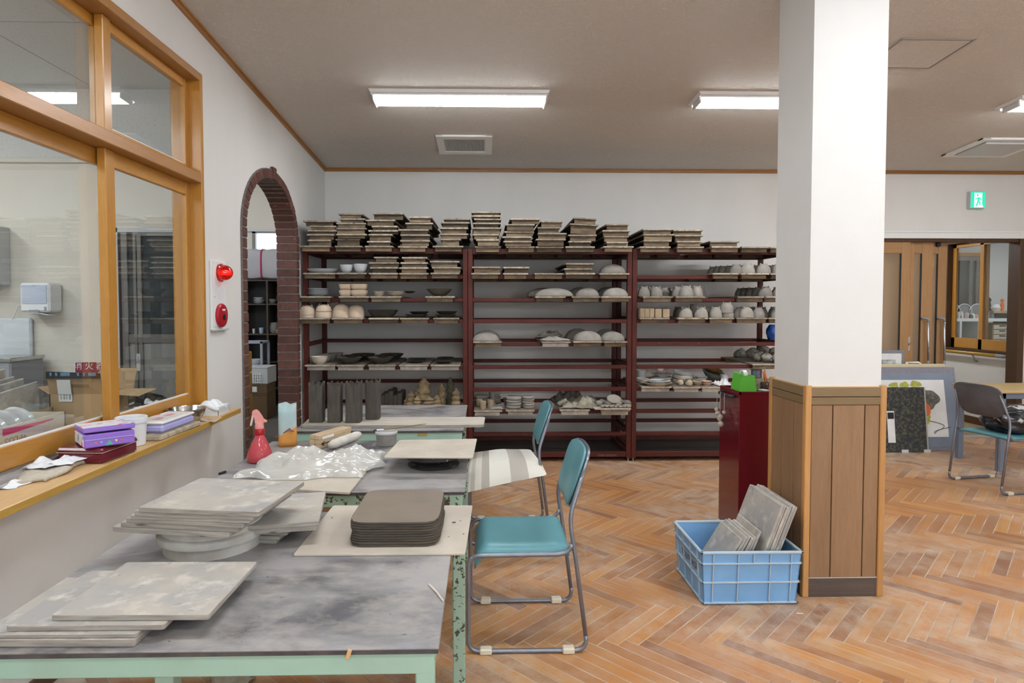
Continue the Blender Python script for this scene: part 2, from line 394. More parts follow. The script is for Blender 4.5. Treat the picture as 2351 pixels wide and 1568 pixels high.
M_tan = mat('tan clay tiles', (.41, .32, .21), (.33, .25, .16), rough=.9, scale=14., objvar=.12)
M_coral = mat('craggy rock', (.36, .33, .28), (.13, .12, .10), rough=.95, scale=22., objvar=.2, bump=.5, bscale=50.)
M_root = mat('ochre modelled clay', (.40, .31, .18), (.22, .165, .095), rough=.95, scale=26., stretch=(1, 1, 3), objvar=.25, bump=.5, bscale=40.)
M_rag = mat('stiff dirty cloth', (.50, .45, .35), (.27, .235, .18), rough=.95, scale=12., objvar=.1, bump=.3, bscale=50.)
M_teal = mat('teal glaze', (.10, .20, .18), rough=.35)
M_pinkg = mat('salmon glaze', (.68, .40, .28), (.60, .46, .36), rough=.45, scale=12.)
# tables
M_mint = paint_chip('mint table paint', (.37, .57, .47), (.10, .075, .045), .735, .75, 16.)
M_mintc = paint_chip('chipped mint paint', (.34, .50, .39), (.075, .062, .045), .545, .565, 42.)
def tabletop_mat():
    m, nt, b, out = nt_new('clay smeared table top'); g = N(nt, 'ShaderNodeNewGeometry').outputs['Position']
    v = N(nt, 'ShaderNodeMapping', {0: g, 3: (1, 1.5, 1)}).outputs[0]
    n1 = noise(nt, v, 2.6, 6., .62, .5); n2 = noise(nt, v, 11., 5., .65); n3 = noise(nt, v, 4.5, 4., .6)
    c = mixc(nt, rng(nt, n1, .34, .56), (.10, .096, .105), (.33, .315, .315))
    c = mixc(nt, rng(nt, n2, .45, .72, 0, .7), c, (.42, .385, .345))
    c = mixc(nt, rng(nt, n3, .56, .72, 0, .5), c, (.22, .235, .30))
    c = mixc(nt, rng(nt, noise(nt, v, 32., 3., .6), .71, .73, 0, .8), c, (.045, .042, .045))
    nt.links.new(c, b.inputs['Base Color']); nt.links.new(rng(nt, n2, .3, .7, .32, .6), b.inputs['Roughness'])
    nt.links.new(N(nt, 'ShaderNodeBump', {'Strength': .08, 'Distance': .002, 'Height': n2}).outputs[0], b.inputs['Normal']); return m
M_top = tabletop_mat()
M_topedge = mat('dark table edging', (.055, .05, .055), (.10, .09, .09), rough=.7, scale=20.)
# chairs
M_vinyl = mat('teal vinyl', (.105, .285, .325), (.12, .315, .36), rough=.38, scale=5., objvar=.03, bump=.03, bscale=200.)
M_tube = mat('grey blue tube paint', (.20, .215, .26), (.25, .26, .30), rough=.32, metal=.55, scale=14.)
M_glide = mat('cream plastic glide', (.72, .66, .52), rough=.5)
M_chairback = mat('grey plastic chair back', (.085, .085, .095), (.11, .11, .12), rough=.6, scale=12.)
M_cush = stripes('striped linen', [(0, (.42, .39, .335)), (.035, (.60, .57, .50)), (.07, (.44, .41, .355)), (.12, (.60, .57, .50)), (.2, (.40, .375, .325)), (.3, (.72, .70, .63)), (.56, (.47, .435, .385)), (.78, (.73, .70, .63))])
# misc
M_red = mat('glossy dark red enamel', (.150, .004, .012), (.120, .004, .012), rough=.22, scale=3., coat=.4, spots=(((.35, .12, .12), 60., .74, .77),))
M_blue = mat('blue crate plastic', (.215, .44, .74), (.185, .385, .66), rough=.5, scale=6., spots=(((.50, .50, .48), 14., .66, .85),))
M_bluer = mat('dusty blue crate rim', (.36, .52, .68), (.47, .53, .56), rough=.6, scale=9., bump=.05)
M_panel = wood('wainscot board', (.33, .19, .10), (.26, .145, .07), axis='Z', coat=.1, rough=.5, scale=2.2, stretch=9., objvar=.06)
M_panel2 = wood('wainscot rail', (.24, .16, .075), (.20, .13, .06), axis='X', coat=.1, rough=.5)
M_batten = wood('corner batten', (.60, .32, .115), (.50, .25, .08), axis='Z', coat=.15, rough=.45)
M_pbase = wood('dark skirting', (.115, .085, .068), (.075, .056, .047), axis='X', rough=.5)
M_groove = mat('groove', (.09, .035, .015), rough=.8)
M_green = mat('green plastic', (.13, .56, .055), rough=.4)
M_orange = mat('orange plastic', (.90, .17, .01), rough=.35)
M_black = mat('black plastic', (.012, .014, .018), rough=.35)
M_paper = mat('white paper', (.80, .80, .79), (.74, .74, .73), rough=.85, scale=10., bump=.1, bscale=20.)
M_card = mat('cardboard', (.46, .315, .175), (.42, .285, .155), rough=.85, scale=4., objvar=.06)
M_cardpale = mat('pale printed carton', (.66, .58, .46), (.60, .52, .41), rough=.85, scale=4.)
M_purple = mat('violet tin', (.31, .17, .66), rough=.3, coat=.2)
M_lilac = mat('lilac tin', (.43, .41, .74), rough=.3, coat=.2)
M_maroon = mat('maroon tin', (.16, .008, .022), (.12, .008, .02), rough=.25, coat=.4, scale=8., spots=(((.30, .12, .12), 16., .68, .85),))
M_gold = mat('pale gilt line', (.62, .50, .36), rough=.4)
M_tinart = dots('patterned tin lid', (.72, .74, .80), [(.75, .1, .25), (.25, .35, .75), (.85, .75, .82), (.85, .35, .45), (.55, .65, .85), (.75, .72, .55)], 26., .42)
M_tinart2 = dots('flowered tin lid', (.80, .78, .76), [(.70, .12, .25), (.80, .35, .45), (.72, .69, .64), (.72, .69, .64), (.75, .45, .6)], 17., .40)
M_tinside = dots('flowered tin side', (.80, .78, .80), [(.85, .1, .2), (.2, .35, .75), (.25, .6, .4), (.9, .8, .85), (.6, .75, .9), (.85, .7, .2)], 34., .5)
M_milk = mat('milky plastic', (.86, .88, .90), rough=.35, trans=.1)
M_stone = mat('rough stone slab', (.52, .45, .34), (.34, .27, .18), rough=.95, scale=24., bump=.5, bscale=40.)
M_towel = mat('beige towel', (.58, .52, .43), (.48, .43, .35), rough=.98, scale=60., bump=.6, bscale=240., bdist=.002)
M_tissue = mat('white tissue', (.80, .81, .84), rough=.9, bump=.1, bscale=60.)
M_frost = mat('glossy white', (.82, .82, .82), rough=.2)
M_redp = pane('red lamp lens', (.85, .02, .01), rough=.08, refl=1.6)
M_redlamp = emis('lit alarm lamp', (1., .13, .02), 2.2)
M_redb = mat('alarm red', (.42, .008, .02), rough=.3)
M_doorw = wood('sliding door wood', (.43, .235, .10), (.36, .19, .075), axis='Z', coat=.1, rough=.5)
M_doorwx = wood('door rail wood', (.43, .235, .10), (.36, .19, .075), axis='X', coat=.1, rough=.5)
M_dkwood = wood('dark brown wood', (.085, .037, .013), (.06, .026, .01), axis='Z', rough=.5, coat=.1)
M_dkwoodY = wood('dark brown wood along', (.115, .05, .017), (.08, .035, .012), axis='Y', rough=.5, coat=.1)
def curtain_mat():
    m, nt, b, out = nt_new('beige door blind'); b.inputs['Base Color'].default_value = (.66, .54, .42, 1); b.inputs['Roughness'].default_value = .9
    mx = N(nt, 'ShaderNodeMixShader', {0: .6, 1: b.outputs[0], 2: N(nt, 'ShaderNodeBsdfTranslucent', {0: (.82, .70, .55, 1)}).outputs[0]})
    nt.links.new(mx.outputs[0], out.inputs[0]); return m
M_curt = curtain_mat()
M_grey = mat('grey plastic', (.30, .31, .33), rough=.6)
M_greyl = mat('light grey metal', (.56, .57, .58), rough=.45)
M_rail = wood('yellow handrail', (.50, .29, .05), (.42, .22, .03), axis='Y', coat=.3, rough=.35)
M_black2 = mat('black and white patterned bag', (.012, .012, .016), (.03, .03, .04), rough=.28, scale=6., spots=(((.50, .49, .46), 9., .57, .60),))
M_yel = wood('pale yellow table top', (.66, .47, .21), (.60, .41, .17), axis='X', coat=.2)
M_navy = mat('blue grey mount', (.21, .25, .32), (.23, .27, .34), rough=.8, scale=8.)
M_felt = mat('grey purple frame', (.27, .26, .30), (.22, .21, .25), rough=.9, scale=60.)
M_darkpic = mat('dark mottled canvas', (.028, .032, .038), (.16, .145, .075), rough=.8, scale=34., ramp=(.45, .8), spots=(((.22, .21, .17), 70., .62, .74),))
M_sand = mat('pale yellow board', (.60, .52, .33), rough=.85)
M_pgreen = mat('yellow green paint', (.55, .53, .09), (.36, .36, .10), rough=.85, scale=30.)
M_pdark = mat('grey ink', (.085, .085, .075), (.20, .19, .16), rough=.85, scale=26.)
M_porange = mat('orange paint', (.80, .17, .05), (.66, .20, .08), rough=.85, scale=30.)
M_bluebag = mat('blue plastic', (.02, .10, .46), rough=.3)
M_quilt = mat('white quilt', (.44, .42, .44), (.39, .375, .40), rough=.9, scale=3.)
M_pinks = mat('pink strap', (.42, .03, .11), rough=.7)
M_cab = mat('black brown cabinet', (.012, .010, .009), rough=.6)
M_cabe = mat('dark cabinet edge', (.05, .036, .027), rough=.6)
M_yelb = mat('yellow crate', (.42, .22, .015), rough=.5)
# ------------------------------------------------------------------ room shell
XL, XR, YB, YF = -1.72, 6.9, 6.85, -4.2
SLOPE = .0705
def zc(y): return 2.98+SLOPE*(YB-y)
SL = -math.atan(SLOPE)
# floor: base with the pale dusty joints, herringbone planks laid on it
fl = MB().quad((XL-.16, YF, -.0012), (XR, YF, -.0012), (XR, YB+2.9, -.0012), (XL-.16, YB+2.9, -.0012)).build('floor', M_floorbase, origin=(0, 0, 0), kind='structure', label='orange brown herringbone parquet floor with dusty pale joints')
PLK_L, PLK_W, PLK_G = .455, .065, .0042
pm = MB(); pm.box(-PLK_L/2+PLK_G/2, PLK_L/2-PLK_G/2, -PLK_W/2+PLK_G/2, PLK_W/2-PLK_G/2, -.008, 0, b=.0008)
for k, f in enumerate(pm.f): pm.uv[k] = [(pm.v[i].x, pm.v[i].y) for i in f]
plank_me = pm.mesh('plank', M_plank)
planks = []
s2 = math.sqrt(.5)
for j in range(-14, 16):
    for k in range(-140, 180):
        for vert in (0, 1):
            if vert: u, v = k*PLK_W+PLK_W/2, (k+1)*PLK_W+PLK_L/2
            else: u, v = k*PLK_W+PLK_L/2, k*PLK_W+PLK_W/2
            u += -j*PLK_L; v += j*PLK_L
            x, y = (u+v)*s2+.13, (v-u)*s2+.112
            if XL+.1 < x < XR-.1 and -.6 < y < YB-.02: planks.append((x, y, PI/4 if vert else -PI/4))
def hidden(x, y):
    if x < -.13 and y < 5.9: return True
    if 1.66 < x < 2.0 and 3.15 < y < 3.5: return True
    if 1.15 < x < 1.55 and 3.1 < y < 3.45: return True
    if 1.68 < x and x < 2.2 and 3.5 < y < 5.2 and x/y > .40 and x/y < .62: return True
    return False
def inview(x, y): return y > 2.42 and x < .87*y+.1 and x > -.9*y and not hidden(x, y)
planks.sort(key=lambda p: (0 if inview(p[0], p[1]) else 1, math.hypot(p[0], p[1])))
for x, y, a in planks[:300]:
    link('plank', plank_me, fl, (x, y, random.uniform(-.0007, .0004)), (random.uniform(-.0008, .0008), random.uniform(-.0008, .0008), a))
rest = MB(); rr = []
for x, y, a in planks[300:]:
    z = random.uniform(-.0007, .0004); base = len(rest.f)
    l, wd = PLK_L/2-PLK_G/2, PLK_W/2-PLK_G/2; ca, sa = math.cos(a), math.sin(a)
    P = [(x+px*ca-py*sa, y+px*sa+py*ca) for px, py in ((-l, -wd), (l, -wd), (l, wd), (-l, wd))]
    rest.add([(*p, z) for p in P]+[(*p, -.008) for p in P], [(0, 1, 2, 3), (0, 4, 5, 1), (1, 5, 6, 2), (2, 6, 7, 3), (3, 7, 4, 0)])
    for q in range(5): rest.uv[base+q] = [(-l, -wd), (l, -wd), (l, wd), (-l, wd)]
    rr += [random.random()]*5
po = rest.build('plank', M_plank, fl, kind='stuff')
at = po.data.attributes.new('rnd', 'FLOAT', 'FACE'); at.data.foreach_set('value', rr)

# ceiling
c = MB(); Z0, Z1 = zc(YF), zc(YB+.1)
c.quad((XL-.16, YB+.1, Z1), (XR, YB+.1, Z1), (XR, YF, Z0), (XL-.16, YF, Z0))
c.build('ceiling', M_ceil, origin=(0, 0, 2.9), kind='structure', label='beige textured paper ceiling sloping down to the back wall')
# back wall with the doorway on the right
DX0, DX1 = atY(1995, 700, YB).x, atY(2346, 700, YB).x
DZ = atY(2200, 548, YB).z
b = MB()
b.box(XL-.16, DX0, YB, YB+.12, 0, Z1+.05); b.box(DX1, XR, YB, YB+.12, 0, Z1+.05); b.box(DX0, DX1, YB, YB+.12, DZ, Z1+.05)
b.build('wall_back', M_wall, origin=(0, YB, 0), kind='structure', label='off-white papered back wall behind the racks')
lz = atY(2200, 531, YB).z
tr = MB(); tr.box(DX0-.12, DX1+.5, YB-.022, YB+.01, DZ, lz, b=.004); tr.box(DX0-.12, DX1+.5, YB-.03, YB-.021, lz-.02, lz, b=.003)
tr.build('trim_1', M_whitem, kind='structure', label='white lintel moulding above the sliding doors')
MB().box(DX1-.05, DX1+.02, YB-.02, YB+.14, 0, DZ, b=.004).build('trim_2', M_dkwood, kind='structure', label='dark brown door post at the right edge')
# left wall with window hole and arch hole
WY0, WY1, WZ0, WZ1 = .9, 3.83, .84, 2.893
AY0, AY1, ASP, AAP = 4.471, 5.822, 2.06, 2.594
AC, AA, AB = (AY0+AY1)/2, (AY1-AY0)/2, AAP-ASP
def archz(y): return ASP+AB*math.sqrt(max(0, 1-((y-AC)/AA)**2))
lw = MB()
def wallpiece(y0, y1, z0a, z1a, z0b, z1b):
    lw.prism([(XL, y0, z0a), (XL, y1, z0b), (XL, y1, z1b), (XL, y0, z1a)], (-.16, 0, 0))
wallpiece(YF, WY0, 0, zc(YF)+.05, 0, zc(WY0)+.05)
wallpiece(WY0, WY1+.035, 0, WZ0, 0, WZ0)
wallpiece(WY0, WY1+.035, WZ1, zc(WY0)+.05, WZ1, zc(WY1)+.05)
wallpiece(WY1+.035, AY0, 0, zc(WY1)+.05, 0, zc(AY0)+.05)
n = 28
for i in range(n):
    ya, yb = AY0+(AY1-AY0)*(1-math.cos(PI*i/n))/2, AY0+(AY1-AY0)*(1-math.cos(PI*(i+1)/n))/2
    wallpiece(ya, yb, archz(ya), zc(ya)+.05, archz(yb), zc(yb)+.05)
wallpiece(AY1, YB+.1, 0, zc(AY1)+.05, 0, zc(YB)+.05)
lw.build('wall_left', M_wall, origin=(XL, 0, 0), kind='structure', label='off-white papered left wall with interior window and brick arch')
MB().quad((XR, YF, 0), (XR, YB+.1, 0), (XR, YB+.1, zc(YB)), (XR, YF, zc(YF))).build('wall_right', M_wall, origin=(XR, 0, 0), kind='structure')
m = MB()
m.box(XL-.16, 0, YF-.1, YF, 0, Z0).box(5.9, XR, YF-.1, YF, 0, Z0).box(0, 5.9, YF-.1, YF, 0, .8).box(0, 5.9, YF-.1, YF, 2.5, Z0)
m.build('wall_front', M_wall, origin=(0, YF, 0), kind='structure')
w4 = thing('fill_window_4', 'added unseen window behind the viewer for fill daylight', None, (2.95, YF, .8), kind='structure')  # unseen opening added to let in more daylight, mainly for the ceiling
m = MB()
for x in (0, 1.45, 2.925, 4.4, 5.85): m.box(x, x+.05, YF-.07, YF-.01, .8, 2.5)
m.box(0, 5.9, YF-.07, YF-.01, .8, .85).box(0, 5.9, YF-.07, YF-.01, 2.45, 2.5); m.build('window_frame', M_alum, w4)
# trims
t = MB(); zt = atY(745, 386, YB).z
t.box(XL, XR, YB-.016, YB, zc(YB)-.034, zc(YB), b=.003).box(XL, XR, YB-.024, YB-.014, zc(YB)-.012, zc(YB), b=.002)
t.build('trim_3', M_trimw, kind='structure', label='thin brown cornice strip along the back wall')
t = MB()
for y0, y1 in ((YF, YB),):
    t.prism([(XL, y0, zc(y0)-.036), (XL, y1, zc(y1)-.036), (XL, y1, zc(y1)), (XL, y0, zc(y0))], (.016, 0, 0))
    t.prism([(XL+.014, y0, zc(y0)-.013), (XL+.014, y1, zc(y1)-.013), (XL+.014, y1, zc(y1)), (XL+.014, y0, zc(y0))], (.01, 0, 0))
t.build('trim_4', M_trimwY, kind='structure', label='thin brown cornice strip climbing along the left wall')
MB().box(XL, XL+.012, YF, AY0-.01, 0, .075, b=.003).build('baseboard_left', M_dkwoodY, kind='structure', label='dark brown skirting at the foot of the left wall')
MB().box(XL, DX0, YB-.012, YB, 0, .075, b=.003).build('baseboard_back', M_pbase, kind='structure', label='dark skirting along the back wall under the racks')

# ------------------------------------------------------------------ interior window
wn = thing('window_1', 'large honey coloured wooden interior window in the left wall', None, (XL, 2.4, WZ0), kind='structure')
MB().box(-1.88, -1.70, WY1, WY1+.035, WZ0, WZ1, b=.003).build('jamb', M_winw, wn)
MB().box(-1.88, -1.70, WY0-.035, WY0, WZ0, WZ1, b=.003).build('jamb', M_winw, wn)
MB().box(-1.88, -1.70, WY0, WY1, 2.845, WZ1, b=.003).build('window_head', M_winh, wn)
MB().box(-1.85, -1.70, WY0, WY1, 2.233, 2.294, b=.004).build('transom', M_winh, wn)
def sash(x0, x1, y0, y1, z0, z1, st, bot, top, name='sash'):
    m = MB(); m.box(x0, x1, y0, y0+st, z0, z1, b=.003); m.box(x0, x1, y1-st, y1, z0, z1, b=.003)
    s = m.build(name, M_winw, wn)
    m = MB(); m.box(x0+.002, x1-.002, y0+st, y1-st, z0, z0+bot, b=.003, mi=0); m.box(x0+.002, x1-.002, y0+st, y1-st, z1-top, z1, b=.003)
    m.build('sash_rail', M_winwY, s)
    MB().box(x0+.008, x1-.008, y0+st-.002, y1-st+.002, z0+bot, z0+bot+.006).build('glazing_bead', M_whitem, s)
    MB().box((x0+x1)/2-.0015, (x0+x1)/2+.0015, y0+st-.004, y1-st+.004, z0+bot-.004, z1-top+.004).build('pane', M_glass, s)
    return s
sash(-1.802, -1.772, 2.985, 3.83, .872, 2.233, .048, .092, .075)
sash(-1.838, -1.808, 1.95, 3.10, .872, 2.233, .048, .092, .075)
sash(-1.802, -1.772, .95, 2.01, .872, 2.233, .048, .092, .075)
sash(-1.802, -1.772, 2.985, 3.83, 2.294, 2.845, .045, .045, .05)
sash(-1.838, -1.808, 1.95, 3.03, 2.294, 2.845, .045, .045, .05)
sash(-1.802, -1.772, .95, 2.01, 2.294, 2.845, .045, .045, .05)
MB().box(-1.80, -1.758, 2.966, 3.04, .872, 2.233, b=.004).build('mullion', M_winw, wn)
MB().box(-1.80, -1.758, 2.966, 3.03, 2.294, 2.845, b=.004).build('mullion', M_winw, wn)
m = MB(); m.box(-1.855, -1.72, WY0, WY1, WZ0-.002, .858, mi=0); m.box(-1.775, -1.768, WY0, WY1, .858, .872); m.box(-1.812, -1.804, WY0, WY1, .858, .872)
m.build('track', M_alum, wn)
sl = MB().box(-1.75, -1.553, .4, 3.990, .812, .842, b=.003).build('window_sill', M_sill, wn)
MB().box(-1.553, -1.549, .4, 3.994, .812, .841, b=.0015).build('sill_edge', M_sille, sl)
MB().box(-1.72, -1.549, 3.990, 3.996, .812, .841, b=.0015).build('sill_edge', M_sille, sl)

# ------------------------------------------------------------------ brick arch
ba = thing('brick_arch', 'red brown brick surround of the arched doorway', None, (-1.79, AC, 0), kind='structure')
BX0, BX1, BW = -1.885, -1.70, .085
mo = MB()
def brick_at(P, extra=0.):
    """P: four (y,z) corners of the brick's face"""
    cy = sum(p[0] for p in P)/4; cz = sum(p[1] for p in P)/4
    Q = [(cy+(y-cy)*(1-.07*.5), cz+(z-cz)*(1-.15)) for y, z in P]
    j = random.uniform(-.003, .003); m = MB(); bb = .004
    def ring(sc, x): return [(x, cy+(y-cy)*sc, cz+(z-cz)*sc) for y, z in Q]
    R = [ring(.90, BX1+extra+j), ring(1, BX1+extra+j-bb), ring(1, BX0+bb), ring(.9, BX0)]
    vs = [p for r in R for p in r]; fs = []
    for k in range(3):
        for i in range(4): fs.append((k*4+i, k*4+(i+1) % 4, (k+1)*4+(i+1) % 4, (k+1)*4+i))
    fs += [(3, 2, 1, 0), (12, 13, 14, 15)]
    m.add(vs, fs)
    bm = bmesh.new(); me = m.mesh('tmp', M_brick); bm.from_mesh(me); bmesh.ops.recalc_face_normals(bm, faces=bm.faces); bm.to_mesh(me); bm.free()
    off = Vector((-1.79, cy, cz)); me.transform(Matrix.Translation(-off)); me.name = 'brick'
    o = bpy.data.objects.new('brick', me); C.objects.link(o); o.parent = ba; o.location = off-WL[ba.name]
NJ = 27; hj = ASP/NJ
for i in range(NJ):
    for y0, y1 in ((AY0, AY0+BW), (AY1-BW, AY1)): brick_at([(y0, i*hj), (y1, i*hj), (y1, (i+1)*hj), (y0, (i+1)*hj)])
NA = 25
angs = []
# equal arc steps on the outer ellipse
sam = [PI*i/2000 for i in range(2001)]; ln = [0.]
for i in range(2000):
    a, bb2 = sam[i], sam[i+1]
    ln.append(ln[-1]+math.hypot(AA*(math.cos(bb2)-math.cos(a)), AB*(math.sin(bb2)-math.sin(a))))
for k in range(NA+1):
    tgt = ln[-1]*k/NA; i = next(q for q in range(2001) if ln[q] >= tgt-1e-9); angs.append(sam[i])
def ell(a, d): return (AC-(AA-d)*math.cos(a), ASP+(AB-d)*math.sin(a))
for k in range(NA):
    e = .03 if k == NA//2 else 0
    P = [ell(angs[k], -e), ell(angs[k+1], -e), ell(angs[k+1], BW), ell(angs[k], BW)]
    brick_at(P, .008 if e else 0)
q = MB(); ii = .006
for y0, y1 in ((AY0, AY0+BW), (AY1-BW, AY1)): q.box(BX0+ii, BX1-ii, y0+(0 if y0 == AY0 else ii), y1-(ii if y0 == AY0 else 0), 0, ASP)
for k in range(NA):
    P = [ell(angs[k], 0), ell(angs[k+1], 0), ell(angs[k+1], BW-ii), ell(angs[k], BW-ii)]
    q.prism([(BX1-ii, y, z) for y, z in P], (BX0-BX1+2*ii, 0, 0))
q.build('mortar', M_mortar, ba)

# ------------------------------------------------------------------ ceiling lamps, vents, hatch
def onceil(x, y, dz=0): return (x, y, zc(y)-dz)
_lamp = None
def lamp(x, y, label):
    global _lamp
    if _lamp is None:
        t = thing('ceiling_lamp', label, 'ceiling lamp', onceil(x, y), group='long ceiling lamps'); t.rotation_euler = (SL, 0, 0)
        h = MB()
        L, W = .685, .135
        a = [(-L, -W, 0), (L, -W, 0), (L, W, 0), (-L, W, 0)]; bq = [(-L+.012, -W+.012, -.022), (L-.012, -W+.012, -.022), (L-.012, W-.012, -.022), (-L+.012, W-.012, -.022)]
        h.add(a+bq, [(0, 1, 5, 4), (1, 2, 6, 5), (2, 3, 7, 6), (3, 0, 4, 7), (4, 5, 6, 7)])
        h.box(-L+.02, L-.02, -.105, -.097, -.034, -.02); h.box(-L+.02, L-.02, .097, .105, -.034, -.02)
        h.build('housing', M_lamphouse, t, local=True)
        d = MB(); pr = [(-.082, -.022), (-.080, -.040), (-.062, -.057), (0, -.064), (.062, -.057), (.080, -.040), (.082, -.022)]
        vs = [(sx*(L-.035), py, pz) for sx in (-1, 1) for py, pz in pr]; k = len(pr)
        d.add(vs, [(i, i+1, k+i+1, k+i) for i in range(k-1)]+[tuple(range(k))[::-1], tuple(range(k, 2*k))])
        d.build('diffuser', M_lamp, t, local=True)
        for sx in (-1, 1): MB().box(min(sx*(L-.035), sx*(L-.02)), max(sx*(L-.035), sx*(L-.02)), -.084, .084, -.066, -.02, b=.006).build('end_cap', M_lamphouse, t, local=True)
        _lamp = t; return t
    return dup(_lamp, onceil(x, y), label=label)
lamp(-.18, 4.9, 'long white fluorescent ceiling lamp above the middle of the racks')
lamp(2.33, 4.9, 'long white ceiling lamp partly hidden behind the white pillar')
lamp(4.86, 4.93, 'white ceiling lamp cut off at the right edge of the picture')
for yy in (2.1, -.7, -3.2):
    for xx, side in ((-.18, 'left'), (2.33, 'middle'), (4.86, 'right')): lamp(xx, yy, '%s ceiling lamp of the %s row out of the picture' % (side, {2.1: 'nearest', -.7: 'second', -3.2: 'rearmost'}[yy]))
# air vent with grille
v = thing('ceiling_vent', 'small white ceiling vent with a dark slotted grille', 'ceiling vent', onceil(-.178, 6.03)); v.rotation_euler = (SL, 0, 0)
m = MB(); W2, L2 = .262, .265
m.box(-W2, W2, -L2, -L2+.085, -.018, 0, b=.004); m.box(-W2, W2, L2-.085, L2, -.018, 0, b=.004); m.box(-W2, -W2+.07, -L2, L2, -.0175, 0, b=.004); m.box(W2-.07, W2, -L2, L2, -.0175, 0, b=.004)
m.build('vent_frame', M_whitem, v, local=True)
MB().box(-.195, .195, -.183, .183, -.006, -.001).build('backing', M_dark, v, local=True)
sl_me = MB().box(-.0032, .0032, -.181, .181, -.014, -.004).mesh('slat', M_whitem)
for i in range(32): link('slat', sl_me, v, (-.186+.012*i, 0, 0))
v = thing('ceiling_vent', 'white square ceiling vent with a plain flat cover near right edge', 'ceiling vent', onceil(4.98, 6.02)); v.rotation_euler = (SL, 0, 0)
m = MB(); m.box(-.33, .33, -.27, -.2, -.02, 0, b=.004); m.box(-.33, .33, .2, .27, -.02, 0, b=.004); m.box(-.33, -.25, -.27, .27, -.0195, 0, b=.004); m.box(.25, .33, -.27, .27, -.0195, 0, b=.004); m.build('vent_frame', M_whitem, v, local=True)
MB().box(-.24, .24, -.19, .19, -.034, -.012, b=.006).build('cover_plate', M_greyl, v, local=True)
hx0, hx1, hy0, hy1 = 2.64, 3.125, 3.94, 4.36
h = thing('ceiling_hatch', 'square ceiling access hatch with thin metal frame beside the pillar', 'ceiling hatch', onceil((hx0+hx1)/2, (hy0+hy1)/2)); h.rotation_euler = (SL, 0, 0)
a, bq = (hx1-hx0)/2, (hy1-hy0)/2; m = MB()
for x0, x1, y0, y1 in ((-a, a, -bq, -bq+.012), (-a, a, bq-.012, bq), (-a, -a+.012, -bq, bq), (a-.012, a, -bq, bq)): m.box(x0, x1, y0, y1, -.005, .0, b=.001)
m.build('hatch_frame', M_alum, h, local=True)
m = MB()
for x0, x1, y0, y1 in ((-a+.014, a-.014, -bq+.014, -bq+.017), (-a+.014, a-.014, bq-.017, bq-.014), (-a+.014, -a+.017, -bq+.014, bq-.014), (a-.017, a-.014, -bq+.014, bq-.014)): m.box(x0, x1, y0, y1, -.0035, -.0005)
m.build('joint', M_dark, h, local=True)
MB().box(-a+.018, a-.018, -bq+.018, bq-.018, -.004, -.0005).build('hatch_panel', M_ceil, h, local=True)

# ------------------------------------------------------------------ pillar with wooden wainscot
p = thing('pillar', 'square white papered pillar with wooden wainscot', 'pillar', (1.84, 3.3, 0), kind='structure')
PX0, PX1, PY0, PY1 = 1.655, 2.032, 3.13, 3.5
MB().box(PX0, PX1, PY0, PY1, 0, zc(PY0)).build('shaft', M_pillar, p)
TP = 1.085
def plank_row(axis, a0, a1, fixed, cuts, sign):
    ed = [a0]+cuts+[a1]
    for e0, e1 in zip(ed, ed[1:]):
        if axis == 'x': m = MB().box(e0+.0025, e1-.0025, fixed-.014 if sign < 0 else fixed, fixed if sign < 0 else fixed+.014, .10, TP-.095, b=.002)
        else: m = MB().box(fixed-.014 if sign < 0 else fixed, fixed if sign < 0 else fixed+.014, e0+.0025, e1-.0025, .10, TP-.095, b=.002)
        m.build('plank', M_panel, p)
plank_row('x', PX0+.012, PX1-.012, PY0, [atY(1908, 1000, PY0).x, atY(1981, 1000, PY0).x], -1)
plank_row('y', PY0+.012, PY1-.012, PX0, [PY0+.115, PY0+.245], -1)
plank_row('y', PY0+.012, PY1-.012, PX1, [PY0+.13, PY0+.25], 1)
plank_row('x', PX0+.012, PX1-.012, PY1, [PX0+.13, PX0+.25], 1)
m = MB(); m.box(PX0-.004, PX1+.004, PY0-.004, PY1+.004, .02, TP-.02); m.build('backing', M_groove, p)
for z0, z1, n_ in ((TP-.095, TP-.055, 'rail'), (TP-.053, TP-.004, 'rail')):
    m = MB(); m.box(PX0-.017, PX1+.017, PY0-.017, PY1+.017, z0+.001, z1, b=.003); m.build(n_, M_panel2, p)
m = MB(); m.box(PX0-.014, PX1+.014, PY0-.014, PY1+.014, TP-.004, TP, b=.001); m.build('cap', M_sill, p)
m = MB(); m.box(PX0-.016, PX1+.016, PY0-.016, PY1+.016, 0, .098, b=.002); m.build('skirting', M_pbase, p)
m = MB(); m.box(PX0-.0165, PX1+.0165, PY0-.0165, PY1+.0165, .098, .101); m.build('skirting_bead', M_greyl, p)
for x in (PX0-.021, PX1-.011):
    for y in (PY0-.021, PY1-.011): MB().box(x, x+.032, y, y+.032, 0, TP+.006, b=.004).build('corner_batten', M_batten, p)
# small dark bracket on the pillar near the ceiling
pk = atY(1793, 2, PY1)

